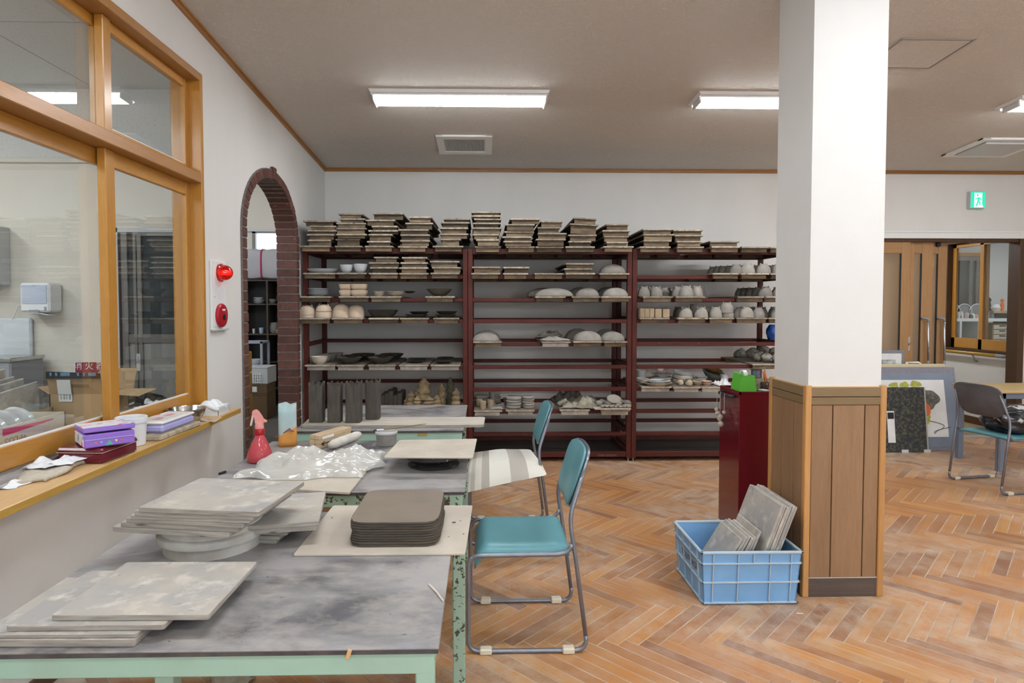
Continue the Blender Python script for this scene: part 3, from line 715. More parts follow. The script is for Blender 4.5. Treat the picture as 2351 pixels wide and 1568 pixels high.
# ------------------------------------------------------------------ kitchen behind the window
KY, KX, KC = 4.3, -4.9, 2.95
kw = MB(); kw.box(KX, -1.88, KY, KY+.1, 0, 2.47); kw.build('wall_kitchen', M_wall2, kind='structure', label='cream kitchen wall seen through the interior window')
MB().box(KX, -1.88, KY, KY+.1, 2.47, KC).build('wall_kitchen_upper', M_ceil2, kind='structure')
MB().box(KX, -1.88, KY-.02, KY, 2.455, 2.485, b=.003).build('trim_5', M_wall2, kind='structure', label='cream ledge strip high on the kitchen wall')
MB().quad((KX, -1, 0), (KX, KY, 0), (KX, KY, KC), (KX, -1, KC)).build('wall_kitchen_left', M_wall2, kind='structure')
MB().quad((KX, -1, 0), (-1.88, -1, 0), (-1.88, -1, KC), (KX, -1, KC)).build('wall_kitchen_front', M_wall2, kind='structure')
m = MB().quad((KX, KY, KC), (-1.88, KY, KC), (-1.88, -1, KC), (KX, -1, KC)); kce = m.build('ceiling_kitchen', M_ceil2, kind='structure', label='speckled grey kitchen ceiling boards')
m = MB()
for x in (-2.6, -3.5, -4.4): m.box(x-.002, x+.002, -1, KY, KC-.0015, KC+.001)
for y in (.6, 1.5, 2.4, 3.3): m.box(KX, -1.88, y-.002, y+.002, KC-.0015, KC+.001)
m.build('panel_joint', M_grey, kce)
MB().quad((KX, -1, -.002), (-1.88, -1, -.002), (-1.88, KY, -.002), (KX, KY, -.002)).build('floor_kitchen', M_grey, kind='structure')
kl = dup(_lamp, (-3.3, 1.2, KC), label='added kitchen fill lamp out of the picture'); kl.rotation_euler = (0, 0, 0)  # unseen lamp added to make the kitchen bright
kl = dup(_lamp, (-3.0, 2.1, KC), label='second added kitchen fill lamp out of the picture'); kl.rotation_euler = (0, 0, 0)  # another unseen lamp added as kitchen fill
kl = dup(_lamp, (-4.2, 2.9, KC), label='third added kitchen fill lamp out of the picture'); kl.rotation_euler = (0, 0, PI/2)  # added too, unseen, to lift the dark kitchen
# sliding aluminium door in the kitchen wall
ds0, ds1 = atY(268, 700, KY).x, atY(470, 700, KY).x
dt = atY(340, 524, KY).z
d = thing('door_1', 'grey aluminium sliding door with frosted glass in the kitchen wall', None, (ds0+.4, KY, 0), kind='structure')
m = MB(); m.box(ds0, ds0+.03, KY-.03, KY, 0, dt); m.box(ds0, ds1, KY-.03, KY, dt-.03, dt); m.box(ds1-.03, ds1, KY-.03, KY, 0, dt); m.build('door_frame', M_greyl, d)
M_dalum = mat('dull brown grey aluminium', (.17, .16, .15), rough=.45, metal=.3)
M_dpanel = mat('grey door panel', (.24, .235, .22), rough=.5)
M_dglass = mat('dim wired glass', (.028, .036, .042), (.05, .062, .07), rough=.2, scale=5., spots=(((.05, .10, .18), 4., .62, .75),))
def kx(x): return atY(x, 700, KY).x
MB().box(ds0+.03, kx(287), KY-.02, KY-.004, 0, dt-.03).build('dark_gap', M_black, d)
m = MB()
for x0, x1 in ((285, 299), (312, 319), (321, 331)): m.box(kx(x0), kx(x1), KY-.028, KY-.01, 0, dt-.03, b=.002)
zr0, zr1 = atY(340, 787, KY).z, atY(340, 767, KY).z
m.box(kx(299), kx(470), KY-.025, KY-.008, zr0, zr1, b=.002); m.box(kx(319), kx(470), KY-.027, KY-.008, dt-.055, dt-.03)
m.build('door_stile', M_dalum, d)
MB().box(kx(299), kx(470), KY-.014, KY-.005, zr1, dt-.03).build('pane', M_dglass, d)
MB().box(kx(299), kx(470), KY-.016, KY-.005, 0, zr0).build('door_panel', M_dpanel, d)
h0, h1 = atY(324, 851, KY), atY(324, 811, KY)
m = MB(); m.box(h0.x-.014, h0.x+.014, KY-.034, KY-.026, h0.z, h1.z, b=.003); m.box(h0.x-.006, h0.x+.006, KY-.05, KY-.03, (h0.z+h1.z)/2, h1.z-.01, b=.003); m.build('handle', M_alum, d)

# ------------------------------------------------------------------ store room behind the arch
SX, SY, SC = -5.2, 9.7, 3.7
wx0, wx1, wz0, wz1 = atY(580, 550, SY).x, -2.6, 1.9, atY(610, 532, SY).z
m = MB(); m.box(SX, wx0, SY, SY+.1, 0, SC); m.box(wx1, -1.8, SY, SY+.1, 0, SC); m.box(wx0, wx1, SY, SY+.1, 0, wz0); m.box(wx0, wx1, SY, SY+.1, wz1, SC)
m.build('wall_store', M_wall2, kind='structure', label='cream wall of the store room seen through the arch')
MB().box(-1.86, -1.8, YB+.1, SY, 0, SC).build('wall_store_right', M_wall2, kind='structure')
MB().box(SX-.1, SX, KY+.1, SY, 0, SC).build('wall_store_left', M_wall2, kind='structure')
MB().quad((SX, SY, SC), (-1.8, SY, SC), (-1.8, KY+.1, SC), (SX, KY+.1, SC)).build('ceiling_store', M_ceil2, kind='structure')
M_sfloor = mat('dark store floor', (.13, .115, .105), (.10, .09, .08), rough=.6, scale=3., vary=False)
MB().quad((SX, KY+.1, -.001), (-1.88, KY+.1, -.001), (-1.8, SY, -.001), (SX, SY, -.001)).build('floor_store', M_sfloor, kind='structure', label='dark floor of the store room')
wd = thing('window_2', 'bright window high in the store room wall', None, (wx0, SY, wz0), kind='structure')
m = MB(); m.box(wx0, wx0+.05, SY-.02, SY+.05, wz0, wz1); m.box(wx1-.05, wx1, SY-.02, SY+.05, wz0, wz1); m.box(wx0, wx1, SY-.02, SY+.05, wz0, wz0+.04); m.box(wx0, wx1, SY-.02, SY+.05, wz1-.025, wz1); m.build('window_frame', M_dalum, wd)
MB().box(wx0, wx1, SY+.01, SY+.016, wz0, wz1).build('pane', pane('clouded glass', (.9, .93, .95)), wd)
MB().box(wx0-.15, wx1+.1, SY-.035, SY, wz1, wz1+.035, b=.003).build('window_head', M_greyl, wd)
sl2 = dup(_lamp, (-4.3, 7.6, SC), label='added store room fill lamp out of the picture'); sl2.rotation_euler = (0, 0, 0)  # unseen lamp added to light the cream wall behind the arch
# ------------------------------------------------------------------ corridor and far room on the right
CX = 6.2
WYa, WYb = atX(2340, 700, CX).y, atX(2176, 700, CX).y
wzb, wzt = atX(2260, 800, CX).z-.02, atX(2176, 563, CX).z
m = MB(); m.box(CX, CX+.1, YB+.12, WYa, 0, 2.6); m.box(CX, CX+.1, WYb, 10.2, 0, 2.6); m.box(CX, CX+.1, WYa, WYb, 0, wzb); m.box(CX, CX+.1, WYa, WYb, wzt, 2.6)
m.build('wall_corridor', M_wall, kind='structure', label='pale corridor wall beyond the sliding doors')
MB().box(3.4, CX+.1, 9.6, 9.7, 0, 2.6).build('wall_corridor_end', M_wall2, kind='structure')
MB().box(3.3, 3.4, YB+.12, 9.7, 0, 2.6).build('wall_corridor_left', M_wall2, kind='structure')
MB().quad((3.4, 9.6, 2.6), (CX+.1, 9.6, 2.6), (CX+.1, YB, 2.6), (3.4, YB, 2.6)).build('ceiling_corridor', M_ceil2, kind='structure')
MB().box(3.4, CX, YB+.12, 9.6, -.006, -.001).build('floor_corridor', mat('corridor floor', (.30, .22, .12), (.26, .19, .10), rough=.5, scale=3.), kind='structure', label='pale brown corridor floor beyond the doors')
MB().box(CX-.014, CX, YB+.12, 9.6, 0, .09, b=.003).build('baseboard_corridor', M_dkwoodY, kind='structure', label='brown skirting along the corridor wall')
cl = dup(_lamp, (5.1, 8.4, 2.6), label='corridor ceiling lamp out of the picture'); cl.rotation_euler = (0, 0, PI/2)
w3 = thing('window_3', 'dark brown wooden sliding window in the corridor wall', None, (CX, (WYa+WYb)/2, wzb), kind='structure')
m = MB(); ym = (WYa+WYb)/2
for y0, y1, z0, z1 in ((WYa-.03, WYa+.02, wzb, wzt), (WYb-.02, WYb+.03, wzb, wzt), (WYa, WYb, wzb-.03, wzb), (WYa, WYb, wzt, wzt+.1)): m.box(CX-.03, CX+.1, y0, y1, z0, z1, b=.003)
m.build('window_frame', M_dkwood, w3)
for y0, y1, xo in ((WYa+.02, ym+.04, 0.), (ym-.04, WYb-.02, .035)):
    m = MB(); x0 = CX+.005+xo
    m.box(x0, x0+.03, y0, y0+.05, wzb, wzt, b=.003); m.box(x0, x0+.03, y1-.06, y1, wzb, wzt, b=.003); m.box(x0, x0+.03, y0, y1, wzb, wzb+.13, b=.003); m.box(x0, x0+.03, y0, y1, wzt-.05, wzt, b=.003)
    sh = m.build('sash', M_winw, w3)
    MB().box(x0+.013, x0+.016, y0+.04, y1-.04, wzb+.12, wzt-.04).build('pane', M_glass, sh)
# far room
m = MB(); m.box(CX+.1, 10.2, 10.3, 10.4, 0, 2.7); m.build('wall_far_room', M_wall, kind='structure')
MB().box(10.1, 10.2, YB, 10.3, 0, 2.7).build('wall_far_room_right', M_wall, kind='structure')
MB().box(XR+.02, 10.1, YB, YB+.05, 0, 2.7).build('wall_far_room_front', M_wall, kind='structure')
MB().quad((CX, 10.3, 2.7), (10.1, 10.3, 2.7), (10.1, YB, 2.7), (CX, YB, 2.7)).build('ceiling_far_room', M_wall, kind='structure')
MB().box(CX+.1, 10.1, YB+.1, 10.3, -.02, -.001).build('floor_far_room', M_grey, kind='structure')
fr = dup(_lamp, (8.2, 8.6, 2.7), label='far room ceiling lamp out of the picture'); fr.rotation_euler = (0, 0, 0)
# ------------------------------------------------------------------ racks
SF, SB = 5.90, 6.62          # front and back of the racks
LEV = [2.03, 1.781, 1.564, 1.363, 1.143, .927, .714, .50, .283, .093]
def sx_(x): return atY(x, 800, SF).x
UN = [(-1.695, -.150), (-.146, 1.412), (1.416, 2.975)]
SIDE = ['left', 'middle', 'right']
skip_front = {(0, 4), (0, 6)}
for u, (x0, x1) in enumerate(UN):
    r = thing('storage_rack', ['red brown steel rack in the corner beside the brick arch', 'red brown steel rack in the middle behind the teal chairs', 'red brown steel rack running behind the white pillar'][u], 'rack', ((x0+x1)/2, (SF+SB)/2, 0), group='red brown storage racks')
    for xx in (x0, x1-.045):
        for yy in (SF, SB-.045):
            MB().box(xx, xx+.045, yy, yy+.045, .03, 2.03, b=.003).build('post', M_shelf, r)
            f = MB().cyl((xx+.022, yy+.022, 0), (xx+.022, yy+.022, .008), .018, n=10).cyl((xx+.022, yy+.022, .008), (xx+.022, yy+.022, .035), .007, n=8)
            f.build('foot', M_steel, r, smooth=True)
    for i, z in enumerate(LEV):
        hgt = .05 if i in (0, 9) else .036
        if (u, i) not in skip_front: MB().box(x0+.045, x1-.045, SF+.004, SF+.04, z-hgt, z, b=.003).build('rail', M_shelf, r)
        MB().box(x0+.045, x1-.045, SB-.04, SB-.004, z-hgt, z, b=.003).build('rail', M_shelf, r)
        for xx in (x0+.006, x1-.041):
            MB().box(xx, xx+.035, SF+.045, SB-.045, z-hgt, z, b=.003).build('side_rail', M_shelf, r)
    MB().box(x0+.03, x1-.03, SF+.05, SB-.04, .05, .062).build('bottom_shelf', mat('dark bottom board', (.045, .035, .03), rough=.7) if u == 0 else bpy.data.materials['dark bottom board'], r)
# faded hand-chalked marks on the middle rack's bottom rail
mk = MB()
for i in range(14):
    a = atY(1373+i*3+(2 if i > 5 else 0), 1046, SF); mk.box(a.x-.002, a.x+.002, SF+.0015, SF+.0045, a.z-.006-.004*(i % 2), a.z+.012)
mk.build('chalk_mark', mat('worn pale red', (.33, .15, .13), rough=.8), bpy.data.objects['storage_rack.001'], kind='stuff')

# ------------------------------------------------------------------ ware boards
TB = .016
def ware_board(x0, x1, yf, base, ztop, label, group, ln=.80, rz=0., tilt=0., pale=False, onrail=False):
    """a board on two cleats: front edge yf, resting at base, upper face at ztop"""
    xc, hw = (x0+x1)/2, (x1-x0)/2; ch = max(.006, ztop-TB-base)
    if onrail: ch = .0005      # slab lies on the rack's rails, its cleats hang inside and in front of them
    t = thing('ware_board', label, 'ware board', (xc, yf+ln/2, base), rz, group); t.rotation_euler = (0, tilt, rz)
    m = MB(); m.box(-hw, hw, -ln/2+.004, ln/2, ch, ch+TB, b=.003, mi=0); m.box(-hw+.001, hw-.001, -ln/2, -ln/2+.006, ch+.0005, ch+TB-.0005, b=.0025, mi=1)
    m.build('panel', [M_boardt if pale else M_board, M_boarde], t, local=True)
    i0, i1 = random.uniform(.006, .022), random.uniform(.006, .022)
    for y in (-ln/2+random.uniform(.012, .03), ln/2-.11):
        if onrail: MB().box(-hw+i0, hw-i1, y, y+.03, -.036, ch+.001, b=.002).build('cleat', M_cleat, t, local=True)
        else: MB().box(-hw+i0, hw-i1, y, y+.03, 0, ch, b=.002).build('cleat', M_cleat, t, local=True)
    return t
TOPD = [
 ('in the corner stack beside the arch', [(697, 769, 506), (709, 770, 518), (704, 770, 527.5), (705, 769, 537), (706, 760, 550), (686, 759, 562)]),
 ('in the tall second stack from the left', [(777, 832, 489.5), (779, 839, 501), (771, 840, 511), (772, 843, 523), (772, 842, 536.5), (769, 826, 548), (768, 831, 563)]),
 ('in the leaning third stack from the left', [(855, 925, 488.5), (840, 908, 504), (853, 913, 518), (846, 915, 528), (845, 900, 537), (842, 896, 553), (837, 902, 566)]),
 ('in the fourth stack from the left', [(939, 992, 497), (932, 996, 511), (912, 982, 526), (920, 988, 538), (918, 987, 551), (913, 981, 562)]),
 ('in the stack at the right end of the left rack', [(1018, 1079, 501), (1011, 1078, 509.5), (1010, 1076, 522), (1010, 1076, 536), (1011, 1059, 548), (993, 1064, 560)]),
 ('in the tallest stack, left end of middle rack', [(1082, 1150, 485.5), (1083, 1150, 494), (1087, 1150, 501.5), (1086, 1150, 511), (1083, 1150, 522), (1085, 1146, 537), (1092, 1145, 549), (1090, 1148, 564)]),
 ('in the second stack on the middle rack', [(1170, 1240, 501), (1161, 1229, 514), (1156, 1224, 530.5), (1152, 1220, 542.5), (1155, 1222, 553), (1162, 1228, 565)]),
 ('in the third stack on the middle rack', [(1241, 1292, 507), (1235, 1288, 521), (1233, 1300, 534.5), (1229, 1298, 548), (1230, 1294, 565)]),
 ('in the slipping fourth stack on the middle rack', [(1318, 1371, 504), (1306, 1372, 516), (1304, 1370, 538.5), (1306, 1358, 553), (1298, 1366, 564)]),
 ('in the stack at the middle rack right end', [(1390, 1443, 514), (1385, 1449, 528), (1386, 1443, 541.5), (1394, 1444, 555), (1385, 1455, 565)]),
 ('in the first stack on the right rack', [(1477, 1545, 525), (1478, 1549, 537), (1476, 1541, 551), (1469, 1540, 564)]),
 ('in the second stack on the right rack', [(1548, 1616, 527), (1550, 1616, 539), (1552, 1613, 553), (1555, 1617, 565)]),
 ('in the low pair nearest the pillar', [(1631, 1699, 553), (1634, 1699, 566)]),
 ('lying alone just left of the pillar', [(1703, 1766, 566)]),
 ('half hidden by the pillar', [(1769, 1832, 566)]),
]
def place_stack(rows, lvl, where, group, yf=5.80):
    base = LEV[lvl]; out = []
    n = len(rows)
    for k, (a, b2, y) in enumerate(reversed(rows)):
        yy = yf+random.uniform(-.02, .03)
        p0, p1 = atY(a, y, yy), atY(b2, y, yy); zt = max((p0.z+p1.z)/2, base+TB+.006) if k else base+TB+.0005
        i = n-1-k
        pos = '' if n == 1 else ('topmost' if i == 0 else ('bottom' if i == n-1 else ORD[i]+' from top'))
        lab = 'ware board '+(pos+', ' if pos else '')+where
        if len(lab.split()) < 4: lab = 'weathered '+lab
        tilt = .05 if ('slipping' in where and i < 2) else 0
        if tilt: zt += .008*(2-i)
        o = ware_board(p0.x, p1.x, yy, base+(.003*(2-i) if tilt else 0), zt, lab, group, rz=random.uniform(-.02, .02) if k else 0, tilt=tilt, onrail=k == 0)
        base = zt; out.append((o, p0.x, p1.x, zt, yy))
    return out
for where, rows in TOPD: place_stack(rows, 0, where, 'ware boards piled on top of the racks')
for where, rows in [('in the left stack of the left rack, second shelf', [(857, 913, 589.5), (844, 914, 602), (849, 914, 613), (846, 914, 626)]),
                    ('in the middle stack of the left rack, second shelf', [(924, 982, 590), (920, 984, 602), (916, 983, 613.5), (916, 984, 626)]),
                    ('in the right stack of the left rack, second shelf', [(985.5, 1054, 599), (992, 1059, 613), (988, 1055, 626)]),
                    ('in the left pair, middle rack second shelf', [(1082, 1148, 612), (1082, 1149, 627)]),
                    ('in the second pair, middle rack second shelf', [(1156, 1216, 612.5), (1155, 1213, 627)]),
                    ('alone between the pair and the trio, middle rack', [(1227, 1295, 627)]),
                    ('in the trio, middle rack second shelf', [(1298, 1363, 604), (1295, 1361, 616), (1299, 1367, 627.5)])]:
    place_stack(rows, 1, where, 'ware boards stacked on the second shelf')
SB_ = {}
def shelf_board(key, x0, x1, y, lvl, label, yf=5.80, pale=False):
    r = place_stack([(x0, x1, y)], lvl, 'X', 'ware boards carrying pots on the shelves', yf)[0]
    r[0]['label'] = label
    if pale: r[0].children[0].data.materials[0] = M_boardt
    SB_[key] = r[3]; return r
B = shelf_board
B('a1', 695, 771, 624, 1, 'board under the long white platter'); B('a2', 771.5, 841, 624, 1, 'board under the two white bowls')
B('b1', 684, 759, 678, 2, 'board under the pile of white plates'); B('b2', 777, 847, 678, 2, 'board under the stacked square bowls'); B('b3', 849, 921, 680, 2, 'board under the cream saucers'); B('b4', 976, 1044, 678.5, 2, 'board under the single brown bowl')
B('c1', 687, 756, 732, 3, 'board under the two eared bisque pots'); B('c2', 761, 833, 733, 3, 'board under the two upturned bisque domes'); B('c3', 845, 915, 733.5, 3, 'board under the left dark square dish'); B('c4', 918, 984, 733.5, 3, 'board under the middle dark dishes'); B('c5', 994, 1054, 732.5, 3, 'board under the right dark dishes')
for k, (a, b2, y) in enumerate(((699, 770, 846), (772, 836, 846), (844, 909, 847), (916, 984, 849), (988, 1057, 849))):
    B('d%d' % (k+1), a, b2, y, 5, 'dusty board under the '+['row of small pale bowls', 'left row of dark bowls', 'right row of dark bowls', 'two dark plates', 'three dark plates'][k], pale=True)
B('e5', 1376, 1446, 627.5, 1, 'board under the upturned bowl, middle rack second shelf')
B('f3', 1229, 1299, 682.5, 2, 'board under the widest upturned dish'); B('f4', 1312, 1378, 681.5, 2, 'board under the middle upturned bowls, middle rack third shelf'); B('f5', 1380.5, 1449, 682.5, 2, 'board under the right upturned bowls, middle rack third shelf')
B('g1', 1086, 1152, 790, 4, 'board under the upturned bowls at the left, middle rack'); B('g3', 1243, 1311, 791, 4, 'board under the slumped clay sheets', pale=True); B('g4', 1316, 1384, 791, 4, 'board under the large upturned bowls, lower middle rack'); B('g5', 1385, 1441, 790, 4, 'board under the rightmost upturned bowls, lower middle rack')
B('h1', 1088, 1153, 949, 7, 'board under the little clay cylinders', pale=True); B('h2', 1161, 1228, 950, 7, 'board under the two piles of clay discs', pale=True); B('h3', 1285, 1355, 951, 7, 'board under the crumpled clay cloth', pale=True); B('h4', 1379, 1447, 950, 7, 'board under the tray of pebbles', pale=True)
B('i4', 1702, 1767, 625.5, 1, 'board under the eared cups, right rack second shelf'); B('i5', 1769, 1832, 626, 1, 'board behind the pillar, right rack second shelf'); B('i3', 1636, 1697, 628, 1, 'board under the row of dark cups, right rack second shelf')
B('j1', 1476, 1545, 681, 2, 'board under the left cups, right rack third shelf'); B('j2', 1552, 1619, 682, 2, 'board under the pale eared cups, right rack third shelf'); B('j4', 1694, 1757, 683, 2, 'board under the dark cups, right rack third shelf'); B('j5', 1759, 1830, 681, 2, 'board by the pillar, right rack third shelf')
B('k1', 1469, 1538, 735, 3, 'board under the tan clay tiles'); B('k2', 1555, 1626, 735, 3, 'board under the left group of pale eared cups'); B('k3', 1628, 1686, 735, 3, 'board under the double stacked eared cup'); B('k4', 1691, 1762, 734, 3, 'board under the right group of pale eared cups'); B('k5', 1765, 1830, 734, 3, 'board by the pillar, right rack fourth shelf')
B('l1', 1473, 1543, 897, 6, 'board under the big cream plates', pale=True); B('l2', 1545, 1609, 898, 6, 'board under the white lids and small balls', pale=True); B('l3', 1611, 1676, 899, 6, 'board under the glazed shallow bowls', pale=True)
B('l5', 1728, 1800, 843, 5, 'board under the craggy rocks by the pillar')

# ------------------------------------------------------------------ pots
def bowl_prof(r, h, foot=.45, t=.006, curve=.6):
    o = [(0, 0), (r*foot, 0), (r*foot, .004)]
    for k in range(1, 7):
        q = k/6; o.append((r*(foot+(1-foot)*q**curve), .004+(h-.004)*q))
    i = [(max(p[0]-t, .002), p[1]) for p in o[:2:-1]]
    i[0] = (i[0][0], h-.001)
    return o+[(r-t*.5, h+.001)]+i[:-1]+[(r*foot*.8, .012), (0, .012)]
def dome_prof(r, h, p=2.4, n=9):
    o = [(r*.97, 0), (r, .006)]
    for k in range(1, n): 
        q = k/n; o.append((r*(1-q**p)**(1/p), h*q))
    return o+[(r*.25, h), (0, h)]
_pot_cache = {}
def pot(name, prof, mt, xpx, key, yoff, label, cat, group=None, sq=None, sx=1, sy=1, rz=0, z=None, n=28, sc=1., X=None):
    """stands on the board `key`; yoff: distance behind the board's front edge"""
    Y = 5.80+yoff
    zz = SB_[key] if z is None else z
    x = atY(xpx, 800, Y).x if X is None else X
    k = (name, tuple(prof), mt.name, sq, sx, sy)
    if k not in _pot_cache: _pot_cache[k] = MB().lathe(prof, n=n, sq=sq, sx=sx, sy=sy).mesh(name, mt, smooth=True)
    o = link(name, _pot_cache[k], None, (x, Y, zz), (0, 0, rz), label=label, cat=cat, group=group); o.scale = (sc, sc, sc); return o
PXM = 5.9/1431
# left rack, second shelf
pot('platter', bowl_prof(.16, .042, .62), M_wglaze, 742, 'a1', .17, 'long white glazed oval platter on the left rack', 'platter', sx=1, sy=.75, n=40)
for x, w_, h_, l in ((797.5, 15.5, .078, 'left'), (829, 16.5, .085, 'right')): pot('bowl', bowl_prof(w_*PXM, h_, .42, curve=.45), M_wglaze, x, 'a2', .10, 'deep white bowl, the '+l+' one of the pair on the left rack', 'bowl', 'white bowls pair')
# third shelf
for i in range(4): pot('plate', bowl_prof(.108-.002*i, .024, .5, curve=.8), M_wglaze, 732, 'b1', .14, 'white glazed plate, '+['lowest', 'second lowest', 'second', 'topmost'][i]+' of the pile of four', 'plate', 'pile of white plates', z=SB_['b1']+.017*i)
sqp = bowl_prof(.062, .056, .7, curve=.4)
for x, yo, lab in ((796, .1, 'left'), (826, .1, 'right')):
    for i in range(2): pot('square_bowl', bowl_prof(.062 if x < 800 else .076, .056, .7, curve=.4), M_bisque, x, 'b2', yo, 'bisque square bowl, %s of the %s stack' % (['lower', 'upper'][i], lab), 'bowl', 'stacked square bisque bowls', sq=5, z=SB_['b2']+.057*i)
for x, yo, r_, nn, lab in ((871, .1, .052, 2, 'left'), (908, .12, .088, 2, 'right')):
    for i in range(nn): pot('saucer', bowl_prof(r_, .026, .5, curve=.7), M_cglaze, x, 'b3', yo, 'cream saucer, %s of the %s pile' % (['lower', 'upper'][i], lab), 'saucer', 'cream saucers on the left rack', z=SB_['b3']+.02*i)
pot('saucer', bowl_prof(.06, .02, .5, curve=.7), M_dglaze, 941, 'b3', .35, 'dark saucer at the back behind the cream saucers', 'saucer', z=LEV[2]+.05)
pot('bowl', bowl_prof(.128, .072, .35, curve=.75), mat('olive brown glaze', (.145, .12, .085), (.11, .09, .065), rough=.4), 1009, 'b4', .2, 'wide olive brown bowl alone on the left rack', 'bowl')
# eared pots
def eared(name, xpx, key, yoff, label, mt, r, h, group, z=None, ears=True, seam=None, p=2.6, rz=0, cat='cup'):
    Y = 5.80+yoff; zz = SB_[key] if z is None else z; x = atY(xpx, 800, Y).x
    t = thing(name, label, cat, (x, Y, zz), rz, group)
    kk = ('dome', r, h, mt.name, p)
    if kk not in _pot_cache: _pot_cache[kk] = MB().lathe(dome_prof(r, h, p), n=24).mesh('body', mt, smooth=True)
    link('body', _pot_cache[kk], t)
    if ears:
        ke = ('ear', mt.name)
        if ke not in _pot_cache: _pot_cache[ke] = MB().lathe([(.0085, -.008), (.0085, .003), (.006, .008), (.003, .010), (0, .0105)], n=10).mesh('ear', mt, smooth=True)
        for s_ in (-1, 1):
            a = link('ear', _pot_cache[ke], t, (s_*r*.52, 0, h*.955))
    if seam:
        ks = ('seam', r, seam, mt.name)
        if ks not in _pot_cache: _pot_cache[ks] = MB().lathe([(r*.97, seam-.003), (r*1.012, seam-.002), (r*1.012, seam+.001), (r*.97, seam+.002)], n=24).mesh('lid_joint', M_clayb, smooth=True)
        link('lid_joint', _pot_cache[ks], t)
    return t
eared('eared_pot', 707, 'c1', .11, 'left bisque lidded pot with two small ears', M_bisque, .074, .118, 'eared bisque pots', seam=.028, p=3.2, cat='pot')
eared('eared_pot', 744, 'c1', .11, 'right bisque lidded pot with two small ears', M_bisque, .078, .128, 'eared bisque pots', seam=.06, p=3., cat='pot')
eared('eared_pot', 766, 'c1', .33, 'bisque eared pot behind the pair', M_bisque, .07, .118, 'eared bisque pots', p=3., cat='pot', z=LEV[3]+.05)
pot('upturned_bowl', dome_prof(.086, .13, 2.6), M_bisque, 785, 'c2', .13, 'left bisque dome shaped bowl turned upside down', 'bowl', 'bisque domes', sx=1, sy=1.1)
pot('upturned_bowl', dome_prof(.074, .122, 3.2), M_bisque, 819, 'c2', .13, 'right bisque dome shaped bowl turned upside down', 'bowl', 'bisque domes', sx=1, sy=1.1)
for x, k, r_, h_, l in ((880, 'c3', .138, .072, 'large dark square dish on its own'), (957, 'c4', .108, .028, 'lower dark dish of the middle pair'), (1024, 'c5', .102, .028, 'lower dark dish of the right pair')):
    pot('square_dish', bowl_prof(r_, h_, .6, curve=.7), M_dglaze, x, k, .2, l+', left rack fourth shelf', 'dish', 'dark square dishes', sq=5)
pot('square_dish', bowl_prof(.094, .03, .6, curve=.7), M_dglaze, 963, 'c4', .28, 'upper dark dish of the middle pair, left rack fourth shelf', 'dish', 'dark square dishes', sq=5, z=SB_['c4']+.025, rz=.1)
pot('square_dish', bowl_prof(.098, .034, .6, curve=.7), M_dglaze, 1026, 'c5', .26, 'upper dark dish of the right pair, left rack fourth shelf', 'dish', 'dark square dishes', sq=5, z=SB_['c5']+.024, rz=-.06)
# bowls on the boards seen from above
for i in range(4): pot('bowl', bowl_prof(.078, .072, .5, curve=.5), M_cglaze if i == 0 else M_clayb, [733, 743, 756, 770][i], 'd1', .09+.165*i if i < 3 else .53, ['pale cream bowl at the front of the row', 'grey bowl second in the row', 'grey bowl third in the row', 'grey bowl at the back of the row'][i]+', left rack', 'bowl', 'row of small bowls')
for j, (k, xs, nm) in enumerate((('d2', (802, 812, 834), 'left'), ('d3', (873, 884, 900), 'right'))):
    for i in range(3): pot('bowl', bowl_prof(.120, .062, .42, curve=.7), M_dglaze if i else mat('dark olive glaze %d' % j, (.085, .078, .06), rough=.35), xs[i], k, .13+.2*i, '%s dark shallow bowl of the %s row' % (['front', 'middle', 'back'][i], nm), 'bowl', 'dark shallow bowls')
for i in range(2): pot('plate', bowl_prof(.088, .02, .5, curve=.8), M_dglaze, [954, 961][i], 'd4', .2+.2*i, ['front', 'back'][i]+' dark plate of the two on the fourth dusty board', 'plate', 'dark plates')
for i in range(3): pot('plate', bowl_prof(.09, .024, .5, curve=.8), M_dglaze, [1017, 1019, 1023][i], 'd5', .13+.2*i, ['front', 'middle', 'back'][i]+' dark plate of the three on the last dusty board', 'plate', 'dark plates')
# upturned grey bowls on the middle rack
GB = 'upturned grey clay bowls'
for (xf, wf, xb, wb, k, h_, sqv, lab) in ((1271, 43, 1252, 46, 'f3', .078, 4, 'widest upturned dish, third shelf'), (1347, 27, 1330, 28, 'f4', .082, 3, 'upturned bowl in the middle, third shelf'), (1411, 29, 1396, 30, 'f5', .084, 3, 'upturned bowl at the right, third shelf'),
                              (1116, 31, 1118, 31, 'g1', .075, 3, 'upturned bowl at the left, fifth shelf'), (1349, 32, 1326, 30, 'g4', .09, 3, 'large upturned bowl, fifth shelf'), (1406, 27, 1392, 28, 'g5', .085, 3, 'rightmost upturned bowl, fifth shelf')):
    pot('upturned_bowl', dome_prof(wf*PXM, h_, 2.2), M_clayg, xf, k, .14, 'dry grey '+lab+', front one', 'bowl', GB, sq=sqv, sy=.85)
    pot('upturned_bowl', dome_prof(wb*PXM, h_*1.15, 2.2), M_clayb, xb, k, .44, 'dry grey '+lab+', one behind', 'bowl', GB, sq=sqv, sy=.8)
pot('upturned_bowl', dome_prof(.125, .092, 2.2), M_clayb, 1405, 'e5', .2, 'dry grey upturned bowl alone on the second shelf', 'bowl', GB, sq=3)
